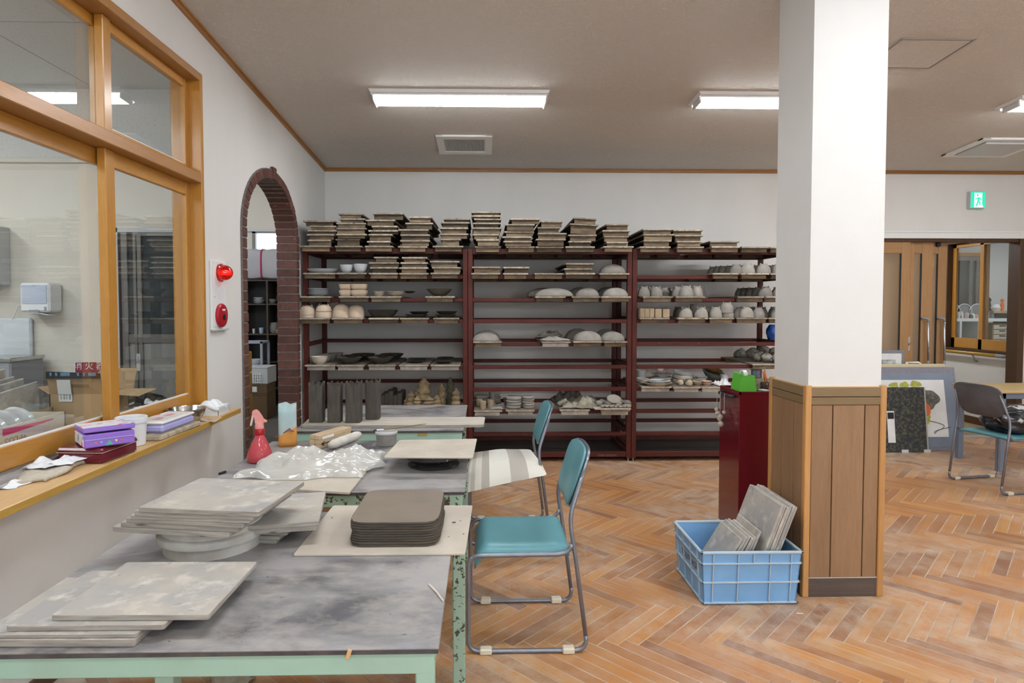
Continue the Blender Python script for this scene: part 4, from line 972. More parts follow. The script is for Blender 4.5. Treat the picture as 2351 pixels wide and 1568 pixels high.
def sheet(name, key, xpx, w_, d_, yo, amp, mt, label, cat, z=None, thick=.008, seed=0, rz=0, group=None, ripple=3., zt=0):
    rnd = random.Random(seed); ph = [rnd.uniform(0, 6.3) for _ in range(8)]
    Y = 5.80+yo; zz = (SB_[key] if z is None else z); x0 = atY(xpx, 800, Y).x
    def fn(u, v):
        a, bq = (u-.5)*w_*(1+.12*math.sin(ph[0]+v*7)), (v-.5)*d_*(1+.12*math.sin(ph[1]+u*6))
        zz2 = amp*(.5+.5*math.sin(ph[2]+u*ripple*2+v*1.3*ripple)*math.cos(ph[3]+v*ripple*1.7+u))+amp*.35*math.sin(ph[4]+u*ripple*5+3*v)*math.sin(ph[5]+v*ripple*4)
        e = min(u, 1-u, v, 1-v)*6; zz2 = zz2*min(1, e+.15)
        return (a, bq, max(0, zz2)+thick+.001+zt*(u-.5))
    o = MB().grid(18, 18, fn, thick=thick).build(name, mt, None, smooth='all', local=True, label=label, cat=cat, group=group)
    o.location = (x0, Y, zz); o.rotation_euler = (0, 0, rz); return o
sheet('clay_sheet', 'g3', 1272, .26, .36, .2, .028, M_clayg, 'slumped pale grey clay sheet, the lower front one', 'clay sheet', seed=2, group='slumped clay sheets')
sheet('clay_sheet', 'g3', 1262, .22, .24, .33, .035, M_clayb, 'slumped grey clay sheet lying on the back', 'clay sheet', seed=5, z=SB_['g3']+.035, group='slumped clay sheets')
# low shelf of the middle rack: discs, cylinders, cloth, pebbles
def disc_pile(key, xpx, yo, rads, hs, mt, label, group):
    z = SB_[key]; n_ = len(rads)
    for i, (r_, h_) in enumerate(zip(rads, hs)):
        pr = [(r_*.86, 0), (r_, h_*.3), (r_, h_*.7), (r_*.84, h_), (0, h_*1.02)]
        nm = 'lowest' if i == 0 else ('topmost' if i == n_-1 else ORD[i])
        pot('clay_disc', pr, mt, xpx+random.uniform(-1.2, 1.2), key, yo, nm+' clay disc of '+label, 'clay disc', group, z=z, n=20, rz=random.random()*6); z += h_
    return z
disc_pile('h1', 1105, .42, [.082, .084, .08, .082], [.024, .018, .016, .026], M_clayg, 'the back left pile', 'piles of clay discs')
disc_pile('h1', 1135, .46, [.064, .066, .064, .06, .062], [.022, .022, .02, .022, .02], M_clayg, 'the back right pile', 'piles of clay discs')
disc_pile('h2', 1180, .12, [.072, .072, .072, .074], [.03, .026, .026, .03], M_clayg, 'the front left pile', 'piles of clay discs')
disc_pile('h2', 1213, .13, [.058, .06, .058, .058, .06], [.024, .022, .022, .022, .024], M_clayg, 'the front right pile', 'piles of clay discs')
for i, (x, yo, h_, r_) in enumerate(((1100, .24, .075, .032), (1109, .07, .075, .030), (1126, .13, .08, .031), (1131, .28, .135, .024), (1172, .42, .075, .03), (1193, .40, .07, .027))):
    pot('clay_cylinder', [(r_*.86, 0), (r_, h_*.9), (r_, h_), (r_*.8, h_), (r_*.75, h_-.006), (0, h_-.006)], M_tan if i < 3 else M_clayg, x, 'h1' if i < 4 else 'h2', yo, ['little tan clay cylinder behind the front one', 'frontmost little tan clay cylinder', 'little tan clay cylinder to the right of the front one', 'tallest pale clay cylinder', 'grey clay cylinder behind the disc piles, left', 'grey clay cylinder behind the disc piles, right'][i], 'clay cylinder', 'little clay cylinders', n=16)
sheet('clay_offcut', 'h1', 1140, .11, .10, .09, .012, M_clayg, 'flat clay offcut beside the little cylinders', 'clay offcut', seed=7)
sheet('clay_offcut', 'h1', 1140, .10, .12, .22, .014, M_clayg, 'flat clay offcut behind the little cylinders', 'clay offcut', seed=9)
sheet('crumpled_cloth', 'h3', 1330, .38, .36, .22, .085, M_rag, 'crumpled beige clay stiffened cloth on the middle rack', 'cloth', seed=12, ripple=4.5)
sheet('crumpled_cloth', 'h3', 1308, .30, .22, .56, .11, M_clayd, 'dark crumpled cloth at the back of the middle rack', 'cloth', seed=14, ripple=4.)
tx0, tx1 = atY(1366, 900, 5.72).x, atY(1450, 900, 5.72).x
tray = MB().box(tx0, tx1, 5.72, 6.05, SB_['h4']+.012, SB_['h4']+.022, b=.003).build('tray', M_boardt, label='thin tray of pebbles on the middle rack', cat='tray')
MB().box(-.01, .01, -.01, .01, -.02, 0)
rk = random.Random(3)
def rock(name, x, y, z, r, mt, label, cat, group, seed, flat=.7):
    rn = random.Random(seed); bm = bmesh.new(); bmesh.ops.create_icosphere(bm, subdivisions=2, radius=1)
    ph = [rn.uniform(0, 6) for _ in range(6)]
    for v in bm.verts:
        c = v.co; k = 1+.16*math.sin(3*c.x+ph[0])*math.sin(2.6*c.y+ph[1])+.12*math.sin(4*c.z+ph[2]+2*c.x)+.06*math.sin(9*c.y+ph[3])
        v.co = Vector((c.x*k*r, c.y*k*r*rn.uniform(.97, 1.03), c.z*k*r*flat))
    mn = min(v.co.z for v in bm.verts)
    for v in bm.verts: v.co.z -= mn
    me = bpy.data.meshes.new(name); bm.to_mesh(me); bm.free(); me.materials.append(mt); me.polygons.foreach_set('use_smooth', [True]*len(me.polygons))
    return link(name, me, None, (x, y, z), (0, 0, rn.random()*6), label=label, cat=cat, group=group)
tz = SB_['h4']+.022
for i in range(13):
    xp = 1383+i*5.1; yy = 5.76+.03*(i % 2)
    rock('pebble', atY(xp, 900, yy).x, yy, tz, .017+.006*rk.random(), M_clayg if i % 3 else M_tan, 'small pebble in the front of the pebble tray, %s from the left' % ORD[i], 'pebble', 'pebbles on the tray', i, .75)
for i in range(10):
    xp = 1376+i*7.2; yy = 5.86+.05*(i % 3)
    rock('pebble', atY(xp, 900, yy).x, yy, tz, .026+.012*rk.random(), M_clayb if i % 2 else M_clayg, 'larger pebble at the back of the pebble tray, %s from the left' % ORD[i], 'pebble', 'pebbles on the tray', 40+i, .9)
fs = pot('flat_stone', [(.06, 0), (.066, .006), (.066, .012), (.06, .018), (0, .018)], M_clayg, 1410, 'h4', .06, 'flat pale oval stone leaning on the pebbles', 'stone', n=18, sx=1.05, sy=.72, z=tz+.065); fs.rotation_euler = (1.0, .12, 0)
# eared cups on the right rack
EC = 'grey eared cups turned upside down'
def cups(key, lst, tone, where):
    for i, (xp, yo, r_, h_) in enumerate(lst):
        eared('eared_cup', xp, key, yo, 'grey eared cup upside down, %s %s' % (ORD[i], where), tone, r_, h_, EC, p=2.3, rz=random.uniform(-.5, .5))
cups('i4', [(1714, .09, .067, .092), (1750, .09, .067, .092), (1706, .27, .066, .09), (1736, .27, .066, .09), (1762, .27, .066, .09), (1700, .45, .066, .09), (1730, .45, .066, .09)], M_clayg, 'on the second shelf board left of the pillar')
cups('i5', [(1786, .09, .066, .09), (1780, .27, .066, .09), (1776, .45, .066, .09)], M_clayg, 'on the second shelf touching the pillar')
cups('i3', [(1688, .12, .062, .085), (1675, .24, .062, .085), (1660, .30, .062, .085), (1648, .36, .062, .085), (1636, .42, .062, .085)], M_clayb, 'in the dark row, second shelf of the right rack')
cups('j1', [(1478, .10, .055, .092), (1506, .10, .057, .092), (1497, .28, .055, .09), (1523, .3, .055, .09), (1475, .42, .055, .09), (1502, .46, .055, .09), (1530, .48, .055, .09)], M_clayb, 'in the left group, third shelf of the right rack')
cups('j2', [(1574, .08, .066, .1), (1599, .11, .052, .098), (1556, .16, .058, .094), (1580, .28, .055, .092), (1606, .3, .055, .092), (1552, .35, .055, .09), (1586, .46, .055, .09)], M_clayg, 'in the pale group, third shelf of the right rack')
cups('j4', [(1755, .10, .066, .094), (1740, .24, .062, .09), (1725, .34, .062, .09), (1712, .44, .062, .09), (1699, .52, .06, .09)], M_clayb, 'in the dark row, third shelf of the right rack')
cups('j5', [(1788, .1, .064, .092), (1783, .3, .062, .09)], M_clayb, 'beside the pillar, third shelf of the right rack')
cups('k2', [(1573, .08, .066, .1), (1608, .08, .066, .1), (1566, .25, .06, .098), (1592, .25, .062, .13), (1618, .27, .06, .1), (1558, .44, .06, .1), (1588, .46, .06, .1)], M_clayg, 'in the left group, fourth shelf of the right rack')
cups('k3', [(1642, .09, .06, .1), (1632, .26, .06, .1), (1658, .28, .06, .1), (1640, .46, .06, .1)], M_clayg, 'in the group of the double cup')
cups('k4', [(1713, .08, .066, .1), (1740, .10, .058, .098), (1696, .16, .058, .098), (1720, .28, .058, .098), (1748, .3, .058, .098), (1704, .46, .058, .098), (1736, .46, .058, .098)], M_clayg, 'in the right group, fourth shelf of the right rack')
cups('k5', [(1784, .09, .062, .1), (1776, .27, .06, .1)], M_clayg, 'beside the pillar, fourth shelf of the right rack')
lowc = pot('upturned_cup', [(.055, 0), (.058, .004), (.058, .04), (.05, .044), (0, .044)], M_clayg, 1669, 'k3', .1, 'lower cup under the tallest stacked eared cup', 'cup')
eared('eared_cup', 1667, 'k3', .1, 'upper eared cup of the tall double stack', M_clayg, .062, .1, EC, p=2.6, z=SB_['k3']+.044)
for i, (a, b2) in enumerate(((1469, 1502), (1503.5, 1519), (1521, 1537))):
    xa, xb = atY(a, 730, 5.85).x, atY(b2, 730, 5.85).x
    n_ = 3 if i == 0 else 1
    for j in range(n_):
        w3_ = (xb-xa)/n_
        MB().box(xa+j*w3_+.001, xa+(j+1)*w3_-.001, 5.84, 6.0, SB_['k1'], SB_['k1']+.088-.003*i, b=.004).build('clay_tile', M_tan, label='tan clay tile standing on edge, %s from the left' % ORD[j if i == 0 else i+2], cat='tile', group='tan clay tiles on edge')
    
for i in range(4): MB().box(atY(1480+i*14, 730, 6.15).x-.028, atY(1480+i*14, 730, 6.15).x+.028, 6.08, 6.24, SB_['k1'], SB_['k1']+.085, b=.004).build('clay_tile', M_tan, label='tan clay tile in the back row, %s from the left' % ORD[i], cat='tile', group='tan clay tiles on edge')
# craggy rocks on the right rack
for i, (xp, yy, r_) in enumerate(((1700, 6.52, .062), (1727, 6.5, .066), (1754, 6.5, .066), (1775, 6.3, .062), (1738, 6.02, .05), (1760, 5.95, .05), (1783, 5.89, .05), (1744, 6.2, .058), (1784, 6.1, .05))):
    z_ = SB_['l5'] if xp > 1728 else LEV[5]
    rock('craggy_rock', atY(xp, 830, yy).x, yy, z_, r_, M_coral, 'craggy grey rock, %s from the left in the heap by the pillar' % ORD[i], 'rock', 'craggy rocks by the pillar', 70+i, .95)
# glazed plates on the right rack
zl = SB_['l1']
pot('plate', bowl_prof(.148, .03, .6, curve=.8), M_cglaze, 1508, 'l1', .12, 'big cream rimmed plate, the lowest at the front', 'plate', n=36)
pot('plate', bowl_prof(.12, .024, .6, curve=.8), M_wglaze, 1512, 'l1', .13, 'white plate lying in the big cream plate', 'plate', z=zl+.022, n=36)
pot('plate', bowl_prof(.11, .03, .5, curve=.8), M_wglaze, 1521, 'l1', .36, 'white plate at the back on a pile', 'plate', z=zl+.058)
pot('plate', bowl_prof(.115, .055, .6, curve=.7), M_cglaze, 1518, 'l1', .36, 'cream plate supporting the pile at the back', 'plate')
pot('dish', bowl_prof(.08, .02, .5, curve=.8), M_pinkg, 1520, 'l1', .36, 'salmon glazed dish on the back pile', 'dish', z=zl+.09, sy=.6)
pot('cup', bowl_prof(.035, .042, .7, curve=.4), M_wglaze, 1516, 'l1', .38, 'small white cup on top of the back pile', 'cup', z=zl+.108)
pot('bowl', bowl_prof(.058, .05, .5, curve=.5), M_cglaze, 1474, 'l1', .30, 'small cream bowl at the left by the rack post', 'bowl', sx=1.2)
pot('jar', bowl_prof(.05, .11, .8, curve=.4), M_greyl, 1472, 'l1', .44, 'grey glazed jar behind the small cream bowl', 'jar')
zl2 = SB_['l2']
for i in range(3): pot('lid', [(.1, 0), (.104, .01), (.104, .032), (.098, .038), (0, .04)], M_wglaze if i == 2 else M_cglaze, 1566-i*.0+i*2, 'l2', .36, ['lowest cream', 'middle cream', 'topmost white'][i]+' thick round lid of the leaning pile', 'lid', 'pile of round lids', z=zl2+.038*i+.003*i).rotation_euler = (.05, .0+.05*i, 0)
pot('cup', [(.032, 0), (.034, .05), (.034, .056), (.028, .056), (.026, .01), (0, .01)], M_teal, 1583, 'l2', .12, 'small dark teal cup', 'cup')
for i, (x, yo, r_) in enumerate(((1563, .10, .03), (1582, .04, .032), (1574, .22, .03), (1556, .2, .028), (1592, .2, .03))):
    rock('clay_ball', atY(x, 900, 5.8+yo).x, 5.8+yo, zl2, r_, M_bisque, 'rough bisque ball, %s of the five beside the teal cup' % ORD[i], 'clay ball', 'bisque balls', 90+i, .85)
zl3 = SB_['l3']
pot('bowl', bowl_prof(.115, .075, .4, curve=.7), mat('celadon glaze', (.20, .26, .22), (.16, .20, .17), rough=.3), 1634, 'l3', .42, 'wide celadon shallow bowl tipped at the back', 'bowl', z=zl3+.03).rotation_euler = (.25, .2, 0)
pot('bowl', bowl_prof(.09, .04, .4, curve=.7), mat('amber glaze', (.30, .14, .03), (.12, .055, .02), rough=.25, scale=20.), 1636, 'l3', .42, 'amber glazed dish resting in the celadon bowl', 'bowl', z=zl3+.09).rotation_euler = (.25, .22, 0)
pot('plate', bowl_prof(.066, .02, .6, curve=.8), M_wglaze, 1611, 'l3', .3, 'small speckled white plate on a pile', 'plate', z=zl3+.045)
pot('bowl', bowl_prof(.062, .044, .5, curve=.6), M_cglaze, 1608, 'l3', .3, 'small cream bowl under the speckled plate', 'bowl')
pot('bowl', bowl_prof(.045, .035, .5, curve=.6), M_tan, 1602, 'l3', .1, 'small tan bowl in the front row', 'bowl')
for i in range(2): pot('dish', bowl_prof(.05, .022, .6, curve=.8), M_pinkg, 1623, 'l3', .1, ['lower', 'upper'][i]+' salmon dish of the small pile', 'dish', 'salmon dishes', z=zl3+.02*i)
pot('plate', bowl_prof(.05, .02, .6, curve=.8), M_wglaze, 1645, 'l3', .12, 'small pale plate at the right of the salmon dishes', 'plate')
pot('cup', bowl_prof(.04, .08, .7, curve=.4), M_wglaze, 1664, 'l3', .3, 'white speckled cup behind the red cabinet', 'cup')
sheet('plastic_wrap', 'l3', 1660, .14, .16, .08, .05, M_milk, 'crumpled clear wrap at the end of the plate shelf', 'plastic wrap', seed=33, ripple=5.)
# modelled figures on the left rack low shelf
FG = 'knobbly clay figures on the low shelf'
fig0 = LEV[7]
def figure(xp, yy, h_, r_, mt, label, lobes=1, seed=1):
    rn = random.Random(seed); x = atY(xp, 900, yy).x; m = MB()
    for l in range(lobes):
        ox, oy = (0, 0) if l == 0 else (rn.uniform(-r_, r_), rn.uniform(-.03, .03)); hh = h_ if l == 0 else h_*rn.uniform(.4, .7); pr = []
        k = 14
        for i in range(k+1):
            q = i/k; pr.append((r_*(1 if l == 0 else .8)*(1-.35*q)*(1+.16*math.sin(q*26+l))*(.25+.75*min(1, (1-q)*5)), hh*q))
        pr.append((0, hh*1.01)); m.lathe(pr, n=12, c=(ox, oy, 0), jit=.06)
    o = m.build('clay_figure', mt, None, smooth=True, local=True, label=label, cat='clay figure', group=FG); o.location = (x, yy, fig0)
z0s = MB().box(UN[0][0]+.05, UN[0][1]-.05, 5.95, 6.5, LEV[7], LEV[7]+.001)
figure(973, 6.05, .30, .075, M_root, 'tallest knobbly pink ochre figure on the low left shelf', 3, 1)
figure(944, 5.98, .17, .05, M_root, 'small knobbly figure left of the tallest one', 3, 2)
figure(985, 5.92, .13, .06, M_root, 'squat figure in front of the tallest one', 2, 3)
figure(958, 5.93, .13, .045, M_root, 'short stump figure between the small and tall ones', 1, 4)
figure(1014, 6.0, .24, .045, M_root, 'ochre column figure right of the tallest one', 1, 5)
figure(1003, 5.95, .14, .045, M_root, 'short ochre column in front of the ochre column', 1, 6)
figure(1034, 6.1, .29, .045, mat('mossy clay', (.16, .15, .09), (.10, .09, .06), rough=.95, scale=30.), 'tall mossy green column at the right', 1, 7)
figure(1047, 5.95, .20, .05, M_root, 'wrapped ochre column beside the rack post', 1, 8)
for i in range(5): MB().box(atY(875+i*10, 900, 6.1).x, atY(886+i*10, 900, 6.1).x, 6.0, 6.3, LEV[7], LEV[7]+.13+.02*(i % 3), b=.008).build('dark_block', M_clayd, label='dark clay block behind the tall vases, %s from the left' % ORD[i], cat='clay block', group='dark clay blocks')
# blue bag hanging at the end of the right rack
p_ = atY(1776, 765, 6.4)
def bagf(u, v):
    a = u*2*PI; r = .045+.03*math.sin(v*PI)+.008*math.sin(a*5+v*9); return (p_.x+r*math.cos(a), p_.y+r*.6*math.sin(a), p_.z-.08+.17*v)
MB().grid(20, 8, bagf).build('plastic_bag', M_bluebag, smooth='all', label='blue plastic bag hanging at the end of the right rack', cat='bag')
# ------------------------------------------------------------------ work tables
TZ = .70
def table(label, x0, x1, y0, y1, mint, legmat, skip=None):
    t = thing('work_table', label, 'table', ((x0+x1)/2, (y0+y1)/2, 0), group='mint green work tables')
    m = MB(); m.box(x0, x1, y0, y1, TZ-.006, TZ, b=.002, mi=0); m.build('table_top', M_top, t)
    MB().box(x0+.002, x1-.002, y0+.002, y1-.002, TZ-.016, TZ-.006).build('edging', M_topedge, t)
    i = .012; h = .055
    MB().box(x0+i, x1-i, y0+i, y0+i+.03, TZ-.016-h, TZ-.016, b=.003).build('front_rail', mint, t)
    MB().box(x0+i, x1-i, y1-i-.03, y1-i, TZ-.016-h, TZ-.016, b=.003).build('back_rail', legmat, t)
    for xx in (x0+i, x1-i-.03): MB().box(xx, xx+.03, y0+i+.03, y1-i-.03, TZ-.016-h, TZ-.016, b=.003).build('side_rail', legmat, t)
    for xx in (x0+i, x1-i-.045):
        for yy, mm in ((y0+i+.001, mint), (y1-i-.046, legmat)):
            if skip and xx > x0+.1 and yy > y0+.1: continue
            MB().box(xx+.0005, xx+.0445, yy, yy+.044, 0, TZ-.0165, b=.003).build('leg', mm, t)
    return t
T1 = table('nearest mint green work table carrying the clay slab and board stacks', -1.228, -.105, 1.432, 2.40, M_mint, M_mintc, skip=True)
MB().box(-.118, -.072, 2.345, 2.392, 0, TZ-.02, b=.003).build('leg', M_mintc, T1)
MB().box(-.80, -.755, 1.50, 1.545, 0, TZ-.072, b=.003).build('leg', M_mint, T1)
T2 = table('middle mint green work table with spray bottle and plastic bag', -1.24, -.08, 2.655, 3.66, M_mintc, M_mintc)
T3 = table('farthest mint green work table with the four tall clay vases', -1.215, -.128, 3.965, 4.97, M_mint, M_mintc)
# two scraps of tape on the farthest table's front rail
for x0, x1, y0, y1 in ((958, 981, 994, 1001), (817, 829, 991, 997)):
    a, b2 = atY(x0, y1, 3.976), atY(x1, y0, 3.976)
    MB().box(a.x, b2.x, 3.974, 3.977, a.z, b2.z).build('tape_scrap', mat('ochre tape', (.42, .31, .10), rough=.7) if x0 == 958 else bpy.data.materials['ochre tape'], T3)
a = atZ(1044, 979, TZ+.004); MB().box(a.x-.022, a.x+.022, a.y-.012, a.y+.02, TZ, TZ+.012, b=.004).build('eraser', M_whitem, label='small white eraser at the edge of the farthest table', cat='eraser')

def quadboard(name, P, zt, th, mats, label, cat, group=None, r=.006):
    """flat board from its four upper corners (x, y) counter-clockwise from front left"""
    P = [Vector((p[0], p[1], 0)) for p in P]; out = []
    for i in range(4):
        a, b2, c2 = P[i-1], P[i], P[(i+1) % 4]
        out += [b2+(a-b2).normalized()*r, b2+((a-b2).normalized()+(c2-b2).normalized())*r*.3, b2+(c2-b2).normalized()*r]
    m = MB(); n = len(out); cen = sum(out, Vector())/n
    L = [(zt-th, .996), (zt-th+.0015, 1.), (zt-.0015, 1.), (zt, .996)]
    vs = [(cen+(p-cen)*k)+Vector((0, 0, z)) for z, k in L for p in out]
    fs = [(j*n+i, j*n+(i+1) % n, (j+1)*n+(i+1) % n, (j+1)*n+i) for j in range(3) for i in range(n)]
    m.add(vs, fs, 1 if isinstance(mats, list) else 0); m.add([vs[i] for i in range(n)][::-1], [tuple(range(n))]); m.add([vs[3*n+i] for i in range(n)], [tuple(range(n))])
    return m.build(name, mats, label=label, cat=cat, group=group)
GM = [M_gboard, M_gboarde]
def rect(cx, cy, w_, d_, a=0):
    ca, sa = math.cos(a), math.sin(a)
    return [(cx+x*ca-y*sa, cy+x*sa+y*ca) for x, y in ((-w_/2, -d_/2), (w_/2, -d_/2), (w_/2, d_/2), (-w_/2, d_/2))]
# front pile of boards on the nearest table
FG1 = 'front pile of grey boards'
fz = TZ
for i, (cx, cy, a, th, w_, d_) in enumerate(((-1.005, 1.608, -.02, .017, .385, .31), (-1.0, 1.614, -.012, .008, .372, .31), (-.945, 1.63, -.005, .012, .372, .31), (-.85, 1.652, -.015, .013, .378, .312))):
    fz += th+.0008
    quadboard('clay_board', rect(cx, cy, w_, d_, a), fz, th, GM, 'grey plywood board, %s in the front pile on the nearest table' % ['lowest', 'second lowest', 'second from top', 'topmost'][i], 'clay board', FG1)
# drum (banding wheel head) under the raised pile
dc = (-.905, 2.085)
dr = thing('plastic_tub', 'shallow white plastic tub upside down under the raised board pile', 'tub', (dc[0], dc[1], TZ))
MB().lathe([(.152, 0), (.155, .035), (.168, .038), (.170, .042), (.170, .06), (.165, .064), (.158, .066), (.156, .095), (.15, .099), (0, .099)], n=40, c=(*dc, TZ)).build('body', mat('chalky white plastic', (.60, .585, .55), (.48, .45, .40), rough=.7, scale=12.), dr, smooth=True)
RG = 'raised pile of grey boards'
rz_ = TZ+.1
for i, (cx, cy, a, th) in enumerate(((-.93, 2.055, -.16, .016), (-.905, 2.055, -.14, .015), (-.885, 2.048, -.15, .013), (-.87, 2.045, -.13, .010), (-.855, 2.04, -.14, .015), (-.835, 2.028, -.135, .014))):
    rz_ += th+.0006
    quadboard('clay_board', rect(cx, cy, .385, .325, a), rz_, th, GM, 'grey plywood board, %s in the pile raised on the tub' % ['lowest', 'second lowest', 'third lowest', 'third from top', 'second from top', 'topmost'][i], 'clay board', RG)
# pile half hidden behind it
HG = 'half hidden pile of grey boards'
hz = TZ
for i, (cx, cy, a, th) in enumerate(((-.83, 2.225, -.1, .012), (-.82, 2.225, -.1, .012), (-.80, 2.23, -.08, .014), (-.81, 2.21, -.1, .012), (-.765, 2.19, .17, .016), (-.76, 2.185, .18, .014))):
    hz += th+.0006
    quadboard('clay_board', rect(cx, cy, .30 if i < 4 else .375, .27 if i < 4 else .335, a), hz, th, GM, 'grey board, %s in the pile half hidden behind the tub' % ['lowest', 'second lowest', 'third lowest', 'third from top', 'second from top', 'topmost'][i], 'clay board', HG)
# clay slab stack on its pale board
bz = TZ+.007
P = [atZ(672.5, 1273, bz), atZ(1068, 1270.5, bz), atZ(1085, 1160, bz), atZ(765, 1160, bz)]
quadboard('clay_board', [(p.x, p.y) for p in P], bz, .0065, M_paleb, 'wide pale board under the brown clay block', 'clay board')
cb = thing('clay_block', 'block of wet brown clay sliced into thin layers', 'clay', (-.296, 2.205, bz))
nl = 10; hl = .0082
for i in range(nl):
    j = .0012*math.sin(i*2.3); gx, gy = .148+j+.003*math.sin(i*1.1), .182+j
    pr = [(.985, 0), (1., .0016), (1., hl-.0018), (.99, hl-.0002)]
    m = MB(); n_ = 48
    vs = []
    for k, z in pr:
        for q in range(n_):
            a = 2*PI*q/n_; e = 1/((abs(math.cos(a))**8+abs(math.sin(a))**8)**(1/8))
            wob = 1+.004*math.sin(5*a+i)+.003*math.sin(11*a+i*2)
            vs.append((-.296+gx*k*e*math.cos(a)*wob, 2.205+gy*k*e*math.sin(a)*wob, bz+.0004+i*hl+z))
    fs = [(jj*n_+q, jj*n_+(q+1) % n_, (jj+1)*n_+(q+1) % n_, (jj+1)*n_+q) for jj in range(3) for q in range(n_)]+[tuple(range(n_))[::-1]]
    m.add(vs, fs, 0); m.add(vs[3*n_:], [tuple(range(n_))], 1)
    o = m.build('slab', [M_claysd, M_claytop if i == nl-1 else M_claysd], cb)
m = MB()   # loose crumbs of clay on the board
for k, (qx, qy, qr) in enumerate(((1042, 1200, .004), (1057, 1196, .002), (762, 1189, .002), (1064, 1226, .002), (1030, 1232, .0015))):
    q = atZ(qx, qy, bz); m.box(q.x-qr*1.6, q.x+qr*1.6, q.y-qr, q.y+qr, bz, bz+qr*.6, b=.0008)
m.build('crumb', M_claysd, cb, kind='stuff')
# stick and wood shaving on the nearest table
a, b2 = atZ(985, 1342, TZ+.002), atZ(1018, 1380, TZ+.002)
MB().tube([a, (a+b2)/2+Vector((.002, 0, .001)), b2], [.0035, .003, .0025], n=6).build('stick', mat('peeled stick', (.62, .58, .50), rough=.8), smooth=True, label='thin pale stick at the right side of the nearest table', cat='stick')
a = atY(800, 1503, 1.43); MB().box(a.x-.005, a.x+.005, 1.4285, 1.4335, a.z-.011, a.z+.012, b=.001).xf(Matrix.Translation(a) @ Matrix.Rotation(.3, 4, 'Y') @ Matrix.Translation(-a)).build('paper_scrap', mat('peach paper', (.66, .40, .20), rough=.8), label='tiny peach paper scrap stuck on the nearest table rim', cat='paper scrap')
# rag lying on the floor under the nearest table
# ------------------------------------------------------------------ middle table
# spray bottle
sb = atZ(587, 1066, TZ); sx0, sy0 = sb.x, sb.y+.06
t = thing('spray_bottle', 'red translucent conical spray bottle with pink trigger head', 'spray bottle', (sx0, sy0, TZ))
def redplastic():
    m, nt, b, out = nt_new('red clear plastic'); b.inputs['Base Color'].default_value = (.85, .12, .15, 1); b.inputs['Roughness'].default_value = .12
    b.inputs['Transmission Weight'].default_value = .45; b.inputs['IOR'].default_value = 1.2; b.inputs['Coat Weight'].default_value = .6; return m
M_redc = redplastic()
MB().lathe([(.052, 0), (.061, .006), (.064, .02), (.060, .042), (.047, .078), (.034, .108), (.024, .130), (.021, .14), (0, .141)], n=32, c=(sx0, sy0, TZ)).build('body', M_redc, t, smooth=True)
MB().lathe([(.0245, .138), (.0255, .141), (.0255, .166), (.023, .170), (0, .171)], n=24, c=(sx0, sy0, TZ)).build('collar', mat('red collar', (.40, .004, .012), rough=.35), t, smooth=True)
M_pinkp = mat('pink plastic', (.78, .33, .30), rough=.3)
MB().lathe([(.021, .17), (.0225, .175), (.0205, .195), (.020, .2), (0, .201)], n=20, c=(sx0, sy0, TZ)).build('neck', M_pinkp, t, smooth=True)
m = MB()   # trigger housing, leaning to the left
prof = [(.026, .198), (.024, .208), (.012, .232), (-.004, .256), (-.016, .266), (-.028, .264), (-.034, .252), (-.030, .240), (-.022, .225), (-.019, .198)]
m.prism([(sx0+x, sy0-.011, TZ+z) for x, z in prof], (0, .022, 0)); m.build('head', M_pinkp, t)
MB().prism([(sx0+x, sy0-.007, TZ+z) for x, z in ((-.034, .246), (-.040, .215), (-.046, .185), (-.040, .183), (-.032, .212), (-.026, .236))], (0, .014, 0)).build('trigger', mat('pale trigger', (.78, .60, .58), rough=.35), t)
MB().prism([(sx0+x, sy0-.009, TZ+z) for x, z in ((.024, .206), (.036, .202), (.036, .208), (.022, .218))], (0, .018, 0)).build('nozzle', mat('orange pink', (.85, .35, .25), rough=.35), t)
# blue and orange painted carton vase
vb = atZ(655, 1026, TZ); vx, vy = vb.x, vb.y+.045
t = thing('painted_vase', 'pale blue and orange painted clay carton vase', 'vase', (vx, vy, TZ))
def carton(m, h0, h1, w_, top=0.):
    n_ = 32; vs = []
    for k, z in enumerate((h0, h0+(h1-h0)*.33, h0+(h1-h0)*.66, h1)):
        for q in range(n_):
            a = 2*PI*q/n_+.3; e = 1/((abs(math.cos(a-.3))**7+abs(math.sin(a-.3))**7)**(1/7)); zz = z
            if k == 3 and top: zz += top*math.sin(3.5*a)*.8+top*.5*math.sin(7*a)
            if k == 3 and top < 0: zz = z
            vs.append((vx+w_*e*math.cos(a), vy+w_*e*math.sin(a), TZ+zz))
    return vs, n_
m = MB(); vs, n_ = carton(m, 0, .085, .05)
for q in range(n_): x = vs[3*n_+q]; vs[3*n_+q] = Vector((x[0], x[1], TZ+.078+(x[0]-vx)*.55))
m.add(vs, [(j*n_+q, j*n_+(q+1) % n_, (j+1)*n_+(q+1) % n_, (j+1)*n_+q) for j in range(3) for q in range(n_)]+[tuple(range(n_))[::-1]])
M_ora = mat('orange painted clay', (.72, .33, .07), (.62, .27, .06), rough=.6, scale=14.); M_pblue = mat('pale blue painted clay', (.40, .56, .58), (.46, .50, .48), rough=.6, scale=7., spots=(((.62, .56, .50), 12., .56, .7),))
m.build('lower_band', M_ora, t, smooth='all')
m = MB(); vs, n_ = carton(m, .085, .235, .0495, .006)
for q in range(n_): x = vs[q]; vs[q] = Vector((x[0], x[1], TZ+.078+(x[0]-vx)*.55))
ins = [(vx+(p[0]-vx)*.86, vy+(p[1]-vy)*.86, p[2]) for p in vs[3*n_:]]; inb = [(p[0], p[1], TZ+.15) for p in ins]
vs = list(vs)+ins+inb
